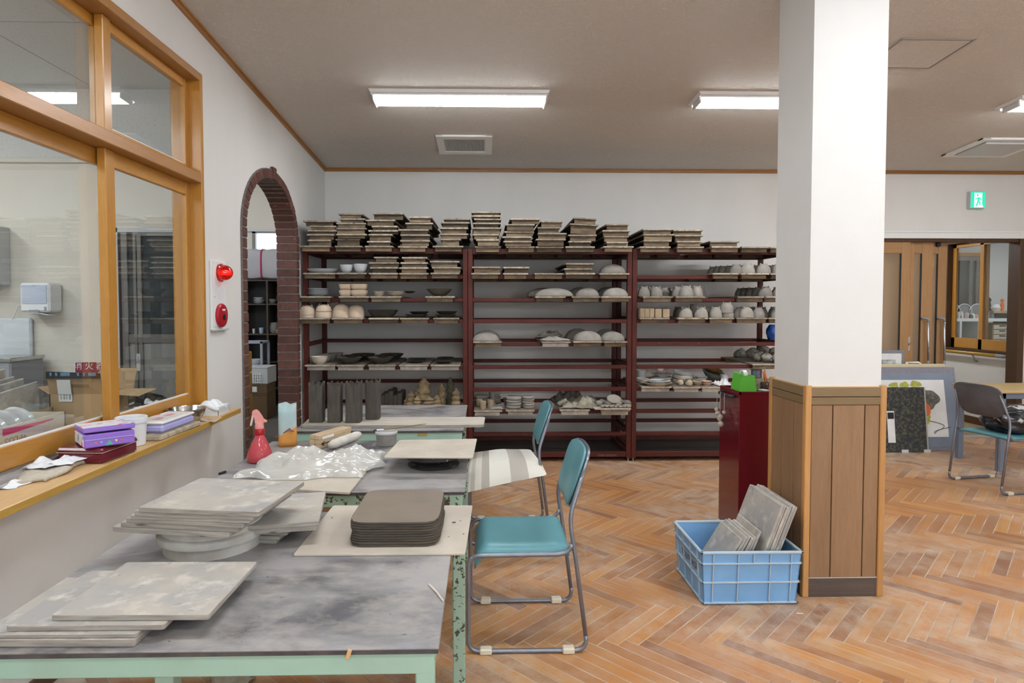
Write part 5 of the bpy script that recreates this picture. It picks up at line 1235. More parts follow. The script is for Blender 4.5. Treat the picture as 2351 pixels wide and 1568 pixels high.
m.add(vs, [(j*n_+q, j*n_+(q+1) % n_, (j+1)*n_+(q+1) % n_, (j+1)*n_+q) for j in range(5) for q in range(n_)]+[tuple(range(5*n_, 6*n_))])
m.build('upper_band', M_pblue, t, smooth='all')
MB().tube([(vx-.052, vy-.051, TZ+.056), (vx+.0, vy-.0515, TZ+.084), (vx+.030, vy-.051, TZ+.105), (vx+.034, vy-.051, TZ+.092), (vx+.051, vy-.05, TZ+.09)], .0035, n=6).build('painted_line', mat('dark red line', (.30, .06, .03), rough=.6), t)
# wooden slat box
A = atZ(734.6, 1032, TZ); Bv = atZ(808, 1009, TZ); ax = (Bv-A).normalized(); ay = Vector((-ax.y, ax.x, 0)); L_ = (Bv-A).length
t = thing('slat_bundle', 'bundle of planed wooden slats with an inked arrow', 'wood bundle', A+ax*L_/2+ay*.035)
M_pale = wood('planed pale wood', (.62, .47, .30), (.55, .40, .25), axis='X', rough=.7, objvar=.07)
Mx = Matrix(((ax.x, ay.x, 0, A.x), (ax.y, ay.y, 0, A.y), (0, 0, 1, TZ), (0, 0, 0, 1)))
for k in range(3):
    for j in range(2): MB().box(0, L_-.005*((k+j) % 2), .002+j*.036, .036+j*.036, .001+k*.0255, .0255+k*.0255, b=.0015, M=Mx).build('slat', M_pale, t)
m = MB(); m.box(L_*.08, L_*.42, -.0008, .0016, .052, .066, M=Mx); m.build('paper_label', M_paper, t)
m = MB(); m.box(L_*.05, L_*.33, -.0008, .0016, .0265, .030, M=Mx)
for s_ in (-1, 1): m.add([Mx @ Vector(p) for p in ((L_*.04, -.0007, .028), (L_*.12, -.0007, .028+s_*.013), (L_*.145, -.0007, .028+s_*.011), (L_*.075, -.0007, .028))], [(0, 1, 2, 3)])
m.build('arrow_mark', M_black, t)
# rolled cloth
a, b2 = atZ(757, 1036, TZ)+Vector((0, .03, .027)), atZ(812, 1012, TZ)+Vector((.02, .06, .024))
t = thing('cloth_roll', 'white cotton cloth rolled up beside the slat bundle', 'cloth roll', (a+b2)/2-Vector((0, 0, .027)))
d_ = (b2-a); pts = [a+d_*k/8 for k in range(9)]
MB().tube(pts, [.020, .027, .026, .028, .026, .027, .025, .026, .019], n=16).build('roll', mat('white cotton', (.72, .69, .64), (.60, .57, .51), rough=.95, scale=14., bump=.3, bscale=60.), t, smooth='all')
m = MB()
for k in (1, 3, 5, 6): 
    c0 = a+d_*k/8.; m.tube([c0+Vector((0, 0, 0))+(Vector((0, math.cos(q), math.sin(q)))*.0275) for q in [i*PI/8-.4 for i in range(9)]], .0016, n=5)
m.build('fold', mat('cotton fold', (.55, .51, .45), rough=.95), t, smooth='all')
# lidded tub with brush across it
lc = atZ(884, 1026, TZ); lx, ly = lc.x, lc.y+.05
t = thing('plastic_tub', 'cloudy round food tub with lid beside the raised pale board', 'tub', (lx, ly, TZ))
MB().lathe([(.052, 0), (.056, .004), (.058, .06), (.0585, .068), (0, .068)], n=32, c=(lx, ly, TZ)).build('body', mat('cloudy tub', (.30, .28, .26), (.20, .185, .17), rough=.35, scale=8., coat=.3), t, smooth=True)
MB().lathe([(.0595, .066), (.063, .068), (.063, .078), (.058, .081), (.056, .077), (0, .077)], n=32, c=(lx, ly, TZ)).build('lid', mat('cloudy lid', (.52, .52, .52), rough=.3), t, smooth=True)
q0, q1, q2, q3 = Vector((lx-.075, ly-.005, TZ+.083)), Vector((lx-.055, ly, TZ+.085)), Vector((lx-.015, ly+.005, TZ+.088)), Vector((lx+.22, ly+.08, TZ+.105))
t = thing('paint_brush', 'slim brush with brown handle lying across the food tub', 'brush', (lx, ly, TZ+.081))
MB().tube([q0, (q0+q1)/2, q1], [.002, .006, .0055], n=8).build('bristles', mat('dark bristles', (.05, .045, .04), rough=.8), t, smooth=True)
MB().tube([q1, q2], [.0058, .0045], n=10).build('ferrule', M_alum, t, smooth=True)
MB().tube([q2, q2.lerp(q3, .3), q3], [.0045, .005, .002], n=8).build('handle', mat('olive brown handle', (.20, .145, .055), rough=.4), t, smooth=True)
# pale board on a banding wheel
wz = .785
P = [atZ(881, 1049, wz), atZ(1086, 1050, wz), atZ(1095, 1007, wz), atZ(917, 1010, wz)]
wc = sum(P, Vector())/4
t = thing('banding_wheel', 'dark speckled turntable under the raised pale board', 'turntable', (wc.x, wc.y, TZ))
M_whl = mat('dark speckled iron', (.035, .032, .03), (.06, .055, .05), rough=.6, scale=20., spots=(((.45, .43, .40), 40., .62, .68),))
MB().lathe([(.125, 0), (.13, .006), (.11, .012), (.03, .02), (.028, .036), (0, .036)], n=32, c=(wc.x, wc.y, TZ)).build('base', M_whl, t, smooth=True)
MB().lathe([(.02, .035), (.136, .04), (.144, .046), (.144, .068), (.14, .0775), (0, .0775)], n=40, c=(wc.x, wc.y, TZ)).build('wheel_head', M_whl, t, smooth=True)
quadboard('clay_board', [(p.x, p.y) for p in P], wz, .0065, M_paleb, 'pale thin board raised on the dark turntable', 'clay board')
# translucent plastic bag over a board of clay
P = [atZ(612, 1118, TZ+.012), atZ(802, 1130, TZ+.012), atZ(842, 1080, TZ+.012), atZ(640, 1060, TZ+.012)]
quadboard('clay_board', [(p.x, p.y) for p in P], TZ+.011, .01, M_paleb, 'pale tan board under the crumpled plastic bag', 'clay board')
def bag_mat():
    m, nt, b, out = nt_new('milky plastic film'); v = coords(nt)
    nt.nodes.remove(b)
    d = N(nt, 'ShaderNodeBsdfDiffuse', {0: (.80, .79, .75, 1)}).outputs[0]; tl = N(nt, 'ShaderNodeBsdfTranslucent', {0: (.80, .79, .74, 1)}).outputs[0]
    gl = N(nt, 'ShaderNodeBsdfGlossy', {0: (1, 1, 1, 1), 'Roughness': .16}).outputs[0]; tr_ = N(nt, 'ShaderNodeBsdfTransparent').outputs[0]
    a1 = N(nt, 'ShaderNodeMixShader', {0: .35, 1: d, 2: tl}).outputs[0]
    a2 = N(nt, 'ShaderNodeMixShader', {0: rng(nt, noise(nt, v, 9., 3.), .35, .7, .0, .16), 1: a1, 2: tr_}).outputs[0]
    a3 = N(nt, 'ShaderNodeMixShader', {0: .12, 1: a2, 2: gl}).outputs[0]
    nt.links.new(a3, out.inputs[0]); return m
M_bag = bag_mat()
bc = atZ(728, 1083, TZ); rb = random.Random(5)
creases = [(rb.uniform(-1, 1), rb.uniform(-1, 1), rb.uniform(0, PI), rb.uniform(.2, .65), rb.uniform(.3, 1)) for _ in range(64)]
def bagz(x, y, k):
    z = 0
    for cx, cy, a, ln_, am in creases[k::2] if k < 2 else creases:
        d = (x-cx)*math.sin(a)-(y-cy)*math.cos(a); l = (x-cx)*math.cos(a)+(y-cy)*math.sin(a)
        z = max(z, am*max(0, 1-abs(d)/.17)*max(0, 1-abs(l)/ln_))*.72+z*.28
    return z
def bagsurf(u, v):
    x, y = 2*u-1, 2*v-1; r = math.hypot(x, y)
    ed = max(0, 1-max(abs(x), abs(y))**3)
    X = bc.x+x*.275*(1+.10*math.sin(5*y+1)+.04*math.sin(13*y)); Y = bc.y+.03+y*.20*(1+.12*math.sin(4*x+2)+.04*math.sin(11*x))
    return (X+.05*y, Y, TZ+.014+ed**.5*(.044+.065*bagz(x, y, 2)+.014*math.sin(6*x+2*y)*math.cos(5*y)))
t = thing('plastic_bag', 'crumpled milky plastic bag covering clay on the middle table', 'bag', (bc.x, bc.y, TZ))
MB().grid(90, 72, bagsurf).build('film', M_bag, t, smooth='all')
MB().lathe([(.12, 0), (.13, .01), (.12, .024), (.06, .034), (0, .036)], n=20, c=(bc.x, bc.y+.02, TZ+.0125), sx=1.4, sy=.9).build('wrapped_clay', M_paleb, t, smooth=True)
# scraps
a = atZ(607, 1077, TZ)
MB().grid(6, 4, lambda u, v: (a.x-.045+.085*u+.01*math.sin(v*5), a.y-.02+.045*v+.006*math.sin(u*9), TZ+.006+.004*math.sin(u*6+v*3)), thick=.004).build('cloth_scrap', M_towel, smooth='all', label='small grey cloth scrap by the spray bottle', cat='cloth scrap')
a = atZ(622, 1048, TZ); MB().box(a.x-.012, a.x+.014, a.y-.008, a.y+.02, TZ, TZ+.014, b=.003).build('clay_offcut', M_paper, label='tiny white offcut between spray bottle and plastic bag', cat='offcut')
MB().tube([atZ(503, 1088, TZ+.006), atZ(518, 1083, TZ+.006)], .006, n=6).build('clay_offcut', M_black, label='small black knob at the left edge of middle table', cat='knob')
# ------------------------------------------------------------------ farthest table: long board and four vases
lz_ = TZ+.018
P = [atZ(691, 977, lz_), atZ(1111, 975, lz_), atZ(1114, 957, lz_), atZ(712, 958, lz_)]
for sx_p in (-1.0, -.3): MB().box(sx_p, sx_p+.06, 4.08, 4.3, TZ, TZ+.002)
quadboard('long_board', [(p.x, p.y) for p in P], lz_, .0175, [M_paleb2, M_gboarde], 'long pale plank under the four vases, jutting past the table', 'plank', r=.02)
VG = 'four tall dark clay vases'
for i, (x0, x1, yb, hgt) in enumerate(((704.5, 744, 971, .258), (747.5, 785.5, 971, .258), (789, 831, 971.5, .262), (835, 874, 964, .256))):
    f0, f1 = atZ(x0+2, yb, lz_), atZ(x1-3, yb, lz_); wv = (f1.x-f0.x)/2*.93; cx, cy = (f0.x+f1.x)/2, f0.y+wv
    m = MB(); n_ = 56; rings = []
    for k in range(9):
        z = hgt*k/8; s_ = 1-.05*(1-k/8)*(k < 1) ; ring = []
        for q in range(n_):
            a = 2*PI*q/n_; e = 1/((abs(math.cos(a))**9+abs(math.sin(a))**9)**(1/9)); zz = z
            if k == 8: zz += .009*math.sin(9*a+i)+.005*math.sin(15*a)+.004*math.cos(23*a)
            rr_ = wv*e*(1-.03*(k == 0))*(1+.012*math.sin(3*z*20+q*.4)+(.05*math.sin(9*a+i) if k == 8 else .012*math.sin(9*a+i)*(k > 6)))
            ring.append((cx+rr_*math.cos(a), cy+rr_*math.sin(a), lz_+zz))
        rings.append(ring)
    rings.append([(cx+(p[0]-cx)*.84, cy+(p[1]-cy)*.84, p[2]-.002) for p in rings[-1]]); rings.append([(cx+(p[0]-cx), cy+(p[1]-cy), lz_+hgt*.5) for p in rings[-1]])
    vs = [p for r in rings for p in r]
    m.add(vs, [(j*n_+q, j*n_+(q+1) % n_, (j+1)*n_+(q+1) % n_, (j+1)*n_+q) for j in range(len(rings)-1) for q in range(n_)]+[tuple(range(n_))[::-1], tuple(range((len(rings)-1)*n_, len(rings)*n_))])
    m.build('square_vase', M_clayd, smooth=True, label='tall dark square clay vase with ruffled rim, '+['leftmost', 'second from left', 'third from left', 'rightmost'][i], cat='vase', group=VG)

# ------------------------------------------------------------------ things on the window sill
SZ = .842
def on_sill(x, y): return atZ(x, y, SZ)
# towel with tissues
def crumple(name, c0, w_, d_, amp, mt, label, cat, seed, rz=0, z=SZ, nu=26, thick=.004, rip=5., flat=.4, parent=None):
    rn = random.Random(seed); cr = [(rn.uniform(-.9, .9), rn.uniform(-.9, .9), rn.uniform(0, PI), rn.uniform(.3, .9), rn.uniform(.3, 1)) for _ in range(14)]
    ph = [rn.uniform(0, 6) for _ in range(4)]; ca, sa = math.cos(rz), math.sin(rz)
    def fn(u, v):
        x, y = 2*u-1, 2*v-1; zz = 0
        for cx, cy, a, ln_, am in cr:
            dd = (x-cx)*math.sin(a)-(y-cy)*math.cos(a); l = (x-cx)*math.cos(a)+(y-cy)*math.sin(a)
            zz += am*max(0, 1-abs(dd)/.45)**1.5*max(0, 1-abs(l)/ln_)**.7
        ed = flat+(1-flat)*max(0, 1-max(abs(x), abs(y))**4)
        X, Y = x*w_/2*(1+.12*math.sin(rip*y+ph[0])), y*d_/2*(1+.14*math.sin(rip*x+ph[1]))
        return (c0.x+X*ca-Y*sa, c0.y+X*sa+Y*ca, z+thick+.001+amp*ed*zz*.6)
    return MB().grid(nu, nu, fn, thick=thick).build(name, mt, parent, smooth='all', label=label, cat=cat)
crumple('hand_towel', on_sill(105, 1088)+Vector((-.022, .02, 0)), .185, .32, .016, M_towel, 'beige towel crumpled on the window sill under white tissues', 'towel', 3, rz=.12, flat=.7, thick=.013)
crumple('tissue', on_sill(90, 1085)+Vector((.0, .02, 0)), .10, .11, .018, M_tissue, 'white tissue on the beige towel, left piece', 'tissue', 4, z=SZ+.024, rip=4., thick=.002)
crumple('tissue', on_sill(145, 1075)+Vector((.005, .02, 0)), .095, .13, .02, M_tissue, 'white tissue on the beige towel, right piece', 'tissue', 8, z=SZ+.024, rip=4., thick=.002)
crumple('tissue', on_sill(28, 1112)+Vector((-.005, 0, 0)), .12, .12, .018, M_tissue, 'white tissue lying on the sill at the picture edge', 'tissue', 6, rip=4., thick=.002)
crumple('hand_towel', on_sill(178, 1065)+Vector((-.02, .04, 0)), .07, .07, .018, mat('grey brown rag', (.36, .315, .25), rough=.98, bump=.5, bscale=200.), 'small grey brown rag tucked against the maroon tin', 'rag', 9, flat=.6, thick=.006)
# maroon tin with violet tin on top
def tin(name, label, M, w_, d_, h_, body, lid, parts=(), lidh=.016):
    o = Vector((M[0][3], M[1][3], M[2][3])); t = thing(name, label, 'tin box', o)
    MB().box(-w_/2, w_/2, -d_/2, d_/2, 0, h_-lidh, b=.010, M=M).build('body', body, t)
    MB().box(-w_/2-.002, w_/2+.002, -d_/2-.002, d_/2+.002, h_-lidh-.006, h_-.001, b=.008, M=M).build('lid', lid, t)
    return t
def frameM(x, y, z, a): return Matrix.Translation(Vector((x, y, z))) @ Matrix.Rotation(a, 4, 'Z')
c0 = on_sill(262, 1060); 
Mt = frameM(-1.662, 2.712, SZ, -.07)
t = tin('biscuit_tin', 'dark maroon lidded tin at the bottom of the sill stack', Mt, .195, .235, .066, M_maroon, M_maroon)
MB().box(-.1005, .1005, -.1205, .1205, .0455, .0475, b=.0005, M=Mt).build('gilt_line', M_gold, t)
Mv = frameM(-1.632, 2.705, SZ+.0665, .72) @ Matrix.Scale(1.12, 4) @ Matrix.Rotation(-.02, 4, 'X')
t = thing('biscuit_tin', 'violet tin with flowered lid slightly ajar on the maroon tin', 'tin box', (-1.640, 2.70, SZ+.0665))
MB().box(-.082, .082, -.095, .085, .0005, .05, b=.004, M=Mv).build('body', M_purple, t)
MB().box(-.0845, -.080, -.088, .08, .006, .046, b=.001, M=Mv).build('side_print', M_tinside, t)
MB().box(-.080, .0815, -.0975, -.094, .028, .031, b=.001, M=Mv).build('body_bead', M_lilac, t)
ml = Mv @ Matrix.Rotation(-.03, 4, 'X')
MB().box(-.084, .084, -.097, .087, .054, .072, b=.003, M=ml).build('lid', M_purple, t)
MB().box(-.083, .083, -.096, .086, .0722, .0732, b=.0004, M=ml).build('lid_print', M_tinart, t)
for k, (dx, cc) in enumerate(((-.045, (.85, .2, .25)), (-.028, (.3, .55, .95)), (.02, (.9, .75, .2)), (.038, (.85, .1, .3)))):
    MB().prism([Mv @ Vector((dx-.005, -.0962, .022)), Mv @ Vector((dx+.005, -.0962, .022)), Mv @ Vector((dx, -.0962, .013))], Mv.to_3x3() @ Vector((0, -.0006, 0))).build('pennant', mat('pennant %d' % k, cc, rough=.4), t)
MB().prism([Mv @ Vector((x, -.0962, z)) for x, z in ((-.016, .005), (.010, .005), (.006, .012), (-.003, .024), (-.012, .012))], Mv.to_3x3() @ Vector((0, -.0006, 0))).build('tent_print', mat('green print', (.10, .50, .38), rough=.4), t)
# milky container
cc = Vector((-1.652, 2.945, SZ))
t = thing('plastic_pot', 'tall milky translucent plastic pot between the tins', 'pot', cc)
MB().lathe([(.054, 0), (.058, .003), (.064, .108), (.068, .109), (.068, .133), (.066, .135), (.063, .133), (.061, .1), (.054, .006), (0, .006)], n=36, c=cc).build('body', M_milk, t, smooth=True)
# lilac tin on a rough stone slab
Ms = frameM(-1.635, 3.225, SZ, -.04)
quad_ = MB().box(-.09, .085, -.195, .20, 0, .026, b=.006, M=Ms)
quad_.build('stone_slab', M_stone, label='rough beige stone slab under the lilac tin', cat='stone slab')
Ml = frameM(-1.640, 3.235, SZ+.0265, -.04)
t = thing('biscuit_tin', 'lilac tin with a white flowered lid on a stone slab', 'tin box', (-1.640, 3.235, SZ+.0265))
MB().box(-.073, .073, -.155, .155, 0, .042, b=.012, M=Ml).build('body', M_lilac, t)
MB().box(-.075, .075, -.157, .157, .042, .058, b=.010, M=Ml).build('lid', M_whitem, t)
MB().box(-.066, .066, -.145, .145, .058, .059, b=.0004, M=Ml).build('lid_print', M_tinart2, t)
# steel bowl
c0 = Vector((-1.664, 3.515, SZ))
bw = MB().lathe([(.05, 0), (.072, .014), (.092, .045), (.099, .076), (.105, .077), (.106, .080), (.099, .081), (.096, .076), (.088, .045), (.066, .016), (.02, .006), (0, .006)], n=44, c=c0).build('steel_bowl', M_steel, smooth=True, label='shiny stainless steel mixing bowl on the sill', cat='bowl')
# napkin basket
c0 = Vector((-1.640, 3.795, SZ)); t = thing('napkin_basket', 'small white plastic basket of paper napkins at the sill end', 'basket', c0)
m = MB(); m.box(c0.x-.062, c0.x+.062, c0.y-.075, c0.y+.075, SZ, SZ+.005, b=.002); m.build('basket_base', M_white, t)
for x0, x1, y0, y1 in ((-.066, .066, -.079, -.075), (-.066, .066, .075, .079), (-.066, -.062, -.079, .079), (.062, .066, -.079, .079)): MB().box(c0.x+x0, c0.x+x1, c0.y+y0, c0.y+y1, SZ, SZ+.05, b=.001).build('basket_side', M_white, t)
m = MB()
for k in range(16):
    y = c0.y-.07+k*.0094; m.box(c0.x+.0655, c0.x+.0675, y-.0015, y+.0015, SZ+.008, SZ+.044)
for k in range(13): x = c0.x-.056+k*.0094; m.box(x-.0015, x+.0015, c0.y-.0805, c0.y-.0785, SZ+.008, SZ+.044)
m.build('rib', M_greyl, t, kind='stuff')
def napf(u, v):
    x, y = 2*u-1, 2*v-1
    return (c0.x+x*.062+.006*math.sin(5*y), c0.y+y*.082, SZ+.05+.036*max(0, 1-(x+.25)**2*1.1)*(1-.4*abs(y))+.006*math.sin(9*y+4*x)-.008*abs(x))
MB().grid(20, 20, napf, thick=.02).build('napkin', M_tissue, t, smooth='all')
a = on_sill(470, 964)
MB().grid(10, 8, lambda u, v: (a.x-.06+.14*u, a.y-.05+.10*v, SZ+.003+.004*math.sin(u*5+v*3)), thick=.002).build('paper_sheet', mat('cream paper', (.66, .54, .40), rough=.85), smooth='all', label='cream paper slip beneath the napkin basket', cat='paper')
# alarm panel
p0, p1 = atX(489, 700, XL+.02), atX(523, 700, XL+.02); za, zb = atX(505, 600, XL+.02).z, atX(505, 757, XL+.02).z
t = thing('alarm_panel', 'white fire alarm panel with red lamp and red push button', 'fire alarm', (XL, (p0.y+p1.y)/2, zb))
ya, yb_ = p0.y, p1.y; ym_ = (ya+yb_)/2
MB().box(XL-.001, XL+.014, ya, yb_, zb, za, b=.003).build('panel_frame', M_whitem, t)
MB().box(XL+.014, XL+.018, ya+.018, yb_-.018, zb+.02, za-.03, b=.002).build('cover', M_white, t)
MB().box(XL+.0135, XL+.026, ya-.002, yb_+.002, zb-.006, zb+.006, b=.002).build('lip', M_greyl, t)
zl_ = atX(515, 626, XL+.05).z
MB().lathe([(.058, 0), (.058, .014), (.052, .018), (.051, .03), (.047, .048), (.038, .064), (.026, .075), (.012, .081), (0, .083)], n=28).xf(Matrix.Translation((XL+.018, ym_, zl_)) @ Matrix.Rotation(PI/2, 4, 'Y')).build('alarm_lamp', M_redp, t, smooth=True)
MB().lathe([(.016, .0), (.016, .06), (.0, .062)], n=16).xf(Matrix.Translation((XL+.03, ym_, zl_)) @ Matrix.Rotation(PI/2, 4, 'Y')).build('bulb', M_redlamp, t, smooth=True)
zs_ = atX(508, 672, XL+.02).z
for k in range(1, 5): MB().tube([(XL+.0182, ym_+.011*k*math.cos(q), zs_+.011*k*math.sin(q)) for q in [i*2*PI/28 for i in range(28)]], .0009, n=4, closed=True).build('speaker_ring', M_greyl, t)
zb_ = atX(512, 724, XL+.03).z
MB().lathe([(.077, 0), (.077, .012), (.07, .020), (.045, .022), (0, .0225)], n=36).xf(Matrix.Translation((XL+.018, ym_, zb_)) @ Matrix.Rotation(PI/2, 4, 'Y')).build('push_button', M_redb, t, smooth=True)
MB().lathe([(.020, 0), (.020, .004), (0, .0045)], n=20).xf(Matrix.Translation((XL+.0395, ym_+.004, zb_-.012)) @ Matrix.Rotation(PI/2, 4, 'Y')).build('button_centre', M_black, t, smooth=True)
MB().box(XL+.04, XL+.0415, ym_-.022, ym_+.022, zb_+.03, zb_+.042, b=.0005).build('button_label', M_white, t)
MB().lathe([(.003, 0), (.003, .002), (0, .002)], n=10).xf(Matrix.Translation((XL+.018, ya+.03, zs_-.03)) @ Matrix.Rotation(PI/2, 4, 'Y')).build('keyhole', M_black, t)
# ------------------------------------------------------------------ stacking chairs
def arc(p0, p1, p2, n=6):
    """rounded corner: quadratic curve from p0 to p2 bending at p1"""
    p0, p1, p2 = Vector(p0), Vector(p1), Vector(p2)
    return [p0*(1-t)**2+p1*2*t*(1-t)+p2*t*t for t in [k/n for k in range(n+1)]]
def make_chair(label, back):
    """local frame: the sitter faces -X, origin on the floor in the middle"""
    t = thing('stacking_chair', label, 'chair', (0, 0, 0), group='teal stacking chairs')
    R = .0098; FX, RX, WD = -.258, .258, .228
    for s in (-1, 1):
        y = s*WD
        pts = arc((RX-.055, y, R), (RX+.004, y, R), (RX-.008, y, .07))[::-1]
        base = arc((FX+.055, y, R), (FX, y, R), (FX, y, .06))
        path = [(RX-.008, y, .07)]
        path = arc((RX-.010, y, .075), (RX+.002, y, R), (RX-.06, y, R))+base+[(FX, y, .38)]+arc((FX, y, .375), (FX+.002, y, .427), (FX+.055, y, .427))[1:]+[(.12, y, .430)]+arc((.12, y, .430), (.18, y, .432), (.186, y, .475))[1:]
        MB().tube(path, R, n=10).build('side_frame', M_tube, t, smooth='all', local=True)
        up = [(RX-.010, y, .072), (.205, y, .40), (.186, y, .52)]+arc((.186, y, .52), (.176, y*.97, .585), (.192, y*.93, .63))[1:]+[(.245, y*.84, .79)]
        MB().tube(up, R*.98, n=10).build('back_upright', M_tube, t, smooth='all', local=True)
        for gx in (FX+.075, RX-.085): 
            MB().box(gx-.026, gx+.026, y-.019, y+.019, 0, .026, b=.005).build('glide', M_glide, t, local=True)
    # seat pad, rolled over at the front
    def seat(u, v):
        x = FX+.016+u*.42; y = (v-.5)*.43*(1-.05*max(0, u-.6)); e = min(1, 10*min(v, 1-v), 7*(1-u)+.25)
        z = .436+.022*e**.5+.006*math.sin(v*PI)-.010*math.sin(u*PI)*math.sin(v*PI)
        f = max(0, .16-u)/.16; return (x+.01*f, y, z-.055*f*f)
    MB().grid(22, 18, seat, thick=.02).build('seat', M_vinyl, t, smooth='all', local=True)
    # back pad: tilted, rounded corners
    def outline(k):
        n_ = 40; a = 2*PI*k/n_; e = 1/((abs(math.cos(a))**4.5+abs(math.sin(a))**4.5)**(1/4.5)); return e*math.cos(a), e*math.sin(a)
    def pad(off0, off1, sc, mt, name, puff):
        m = MB(); n_ = 40; vs = []
        for off, s_ in ((off0, sc*.97), (off0+(off1-off0)*.2, sc), (off0+(off1-off0)*.75, sc), (off1, sc*.94), (off1+puff, sc*.6), (off1+puff*1.2, 0.001)):
            for k in range(n_):
                b_, c_ = outline(k); zz = .728+.128*c_*s_; yy = .196*b_*s_*(1+.06*c_)
                xx = .218+(zz-.728)*.335
                xx -= .02*(1-(yy/.2)**2)*-1; vs.append((xx-off, yy, zz+off*.3))
        m.add(vs, [(j*n_+q, j*n_+(q+1) % n_, (j+1)*n_+(q+1) % n_, (j+1)*n_+q) for j in range(5) for q in range(n_)]+[tuple(range(n_))[::-1]])
        m.build(name, mt, t, smooth=True, local=True)
    pad(.004, .020, .97, M_vinyl, 'backrest', .006)
    pad(-.010, .004, 1.03, back, 'back_shell', .0005)
    return t
ch = make_chair('teal vinyl stacking chair beside the clay block', M_tube)
ch.location = (.192, 2.862, 0)
c2 = dup(ch, (.165, 4.075, 0), label='teal stacking chair with the striped cushion, farther along the tables')
c3 = dup(ch, (4.28, 5.03, 0), (0, 0, PI+.17), label='teal stacking chair near right edge holding a black bag')
for q in c3.children:
    if q.name.startswith('back_shell'): q.data = q.data.copy(); q.data.materials[0] = M_chairback
# cushion
K = [Vector((-.115, 3.66, .455)), Vector((.385, 3.74, .50)), Vector((.325, 4.26, .50)), Vector((-.09, 4.20, .495))]
def cush(side):
    def fn(u, v):
        p = (K[0]*(1-u)+K[1]*u)*(1-v)+(K[3]*(1-u)+K[2]*u)*v
        e = (max(0, u*(1-u)*4)**.45)*(max(0, v*(1-v)*4)**.45)
        sag = -.07*max(0, 1-v*3.2)*(1-u*.55)
        edge = .012*(math.sin(u*PI)*(abs(2*v-1)**6)*(1 if v > .5 else -1))
        return (p.x, p.y-edge, p.z+sag+side*e*.048+.004*math.sin(11*u+3*v)*e)
    return fn
t = thing('cushion', 'striped cream linen cushion lying on the farther teal chair', 'cushion', (.15, 3.97, .46))
m = MB().grid(28, 26, cush(1)); m.build('upper_face', M_cush, t, smooth='all')
m = MB().grid(28, 26, cush(-.7)); m.build('lower_face', M_cush, t, smooth='all')
# ------------------------------------------------------------------ red cabinet and things on it
CX0, CX1, CY0, CY1, CZ = 1.636, 2.03, 3.93, 4.262, .945
t = thing('red_cabinet', 'narrow glossy dark red cabinet behind the pillar', 'cabinet', ((CX0+CX1)/2, (CY0+CY1)/2, 0))
MB().box(CX0, CX1, CY0, CY1, .012, CZ-.02, b=.003).build('body', M_red, t)
MB().box(CX0+.01, CX1-.01, CY0+.01, CY1-.01, 0, .012).build('plinth', M_black, t)
for x0, x1, y0, y1 in ((CX0, CX0+.012, CY0, CY1), (CX1-.012, CX1, CY0, CY1), (CX0, CX1, CY0, CY0+.012), (CX0, CX1, CY1-.012, CY1)): MB().box(x0, x1, y0, y1, CZ-.022, CZ, b=.002).build('top_rim', M_red, t)
h0, h1 = atX(1652, 895, CX0), atX(1692, 905, CX0)
hz_ = .905
m = MB(); m.tube([(CX0, 4.20, hz_), (CX0-.03, 4.195, hz_), (CX0-.034, 4.18, hz_), (CX0-.034, 4.02, hz_), (CX0-.03, 4.005, hz_), (CX0, 4.0, hz_)], .010, n=8); m.build('handle', mat('dark teal plastic', (.015, .035, .045), rough=.3), t, smooth='all')
ctop = CZ-.0195
# clay beads on strings from the handle
M_bead = mat('clay bead', (.55, .50, .44), (.45, .40, .34), rough=.85, scale=40.)
def pendant(y, drop, beads, label):
    x = CX0-.036; tt = thing('bead_pendant', label, 'pendant', (x, y, hz_-drop), group='clay bead pendants on the cabinet handle')
    MB().tube([(x-.009, y, hz_+.011), (x-.011, y, hz_-.01), (x-.011, y, hz_-drop)], .0012, n=5).build('string', M_paper, tt)
    for k, (dy, dz, r_) in enumerate(beads):
        MB().lathe([(0, -r_), (r_*.6, -r_*.8), (r_, 0), (r_*.6, r_*.8), (0, r_)], n=14, c=(x-.013, y+dy, hz_-drop+dz)).build('bead', M_bead, tt, smooth=True)
pendant(4.19, .105, [(0, -.012, .015), (-.022, -.034, .018)], 'pair of clay beads hanging highest, at the back')
pendant(4.13, .155, [(0, -.014, .018), (-.014, .002, .017), (-.02, -.046, .020)], 'longest hanging cluster of three clay beads')
pendant(4.06, .10, [(0, -.014, .013)], 'single short hung clay bead nearest the handle end')
# green tape dispenser
gx, gy = atY(1711, 890, 4.02).x, 4.04
t = thing('tape_dispenser', 'bright green tape dispenser with a white tape roll', 'tape dispenser', (gx, gy, ctop))
P = [(gx-.055, gy-.065), (gx+.058, gy-.065), (gx+.058, gy+.085), (gx-.055, gy+.085)]; Q = [(gx-.045, gy-.05), (gx+.048, gy-.05), (gx+.048, gy+.07), (gx-.045, gy+.07)]
m = MB(); m.add([(*p, ctop) for p in P]+[(*p, ctop+.115) for p in Q], [(0, 1, 5, 4), (1, 2, 6, 5), (2, 3, 7, 6), (3, 0, 4, 7), (3, 2, 1, 0)])
m.add([(*p, ctop+.115) for p in Q]+[(gx+(p[0]-gx)*.86, gy+.01+(p[1]-gy-.01)*.86, ctop+.115) for p in Q]+[(gx+(p[0]-gx)*.86, gy+.01+(p[1]-gy-.01)*.86, ctop+.05) for p in Q], [(0, 1, 5, 4), (1, 2, 6, 5), (2, 3, 7, 6), (3, 0, 4, 7), (4, 5, 9, 8), (5, 6, 10, 9), (6, 7, 11, 10), (7, 4, 8, 11), (8, 9, 10, 11)])
m.build('body', M_green, t)
MB().box(gx-.044, gx-.03, gy-.055, gy+.07, ctop+.11, ctop+.128, b=.002).build('raised_edge', M_green, t)
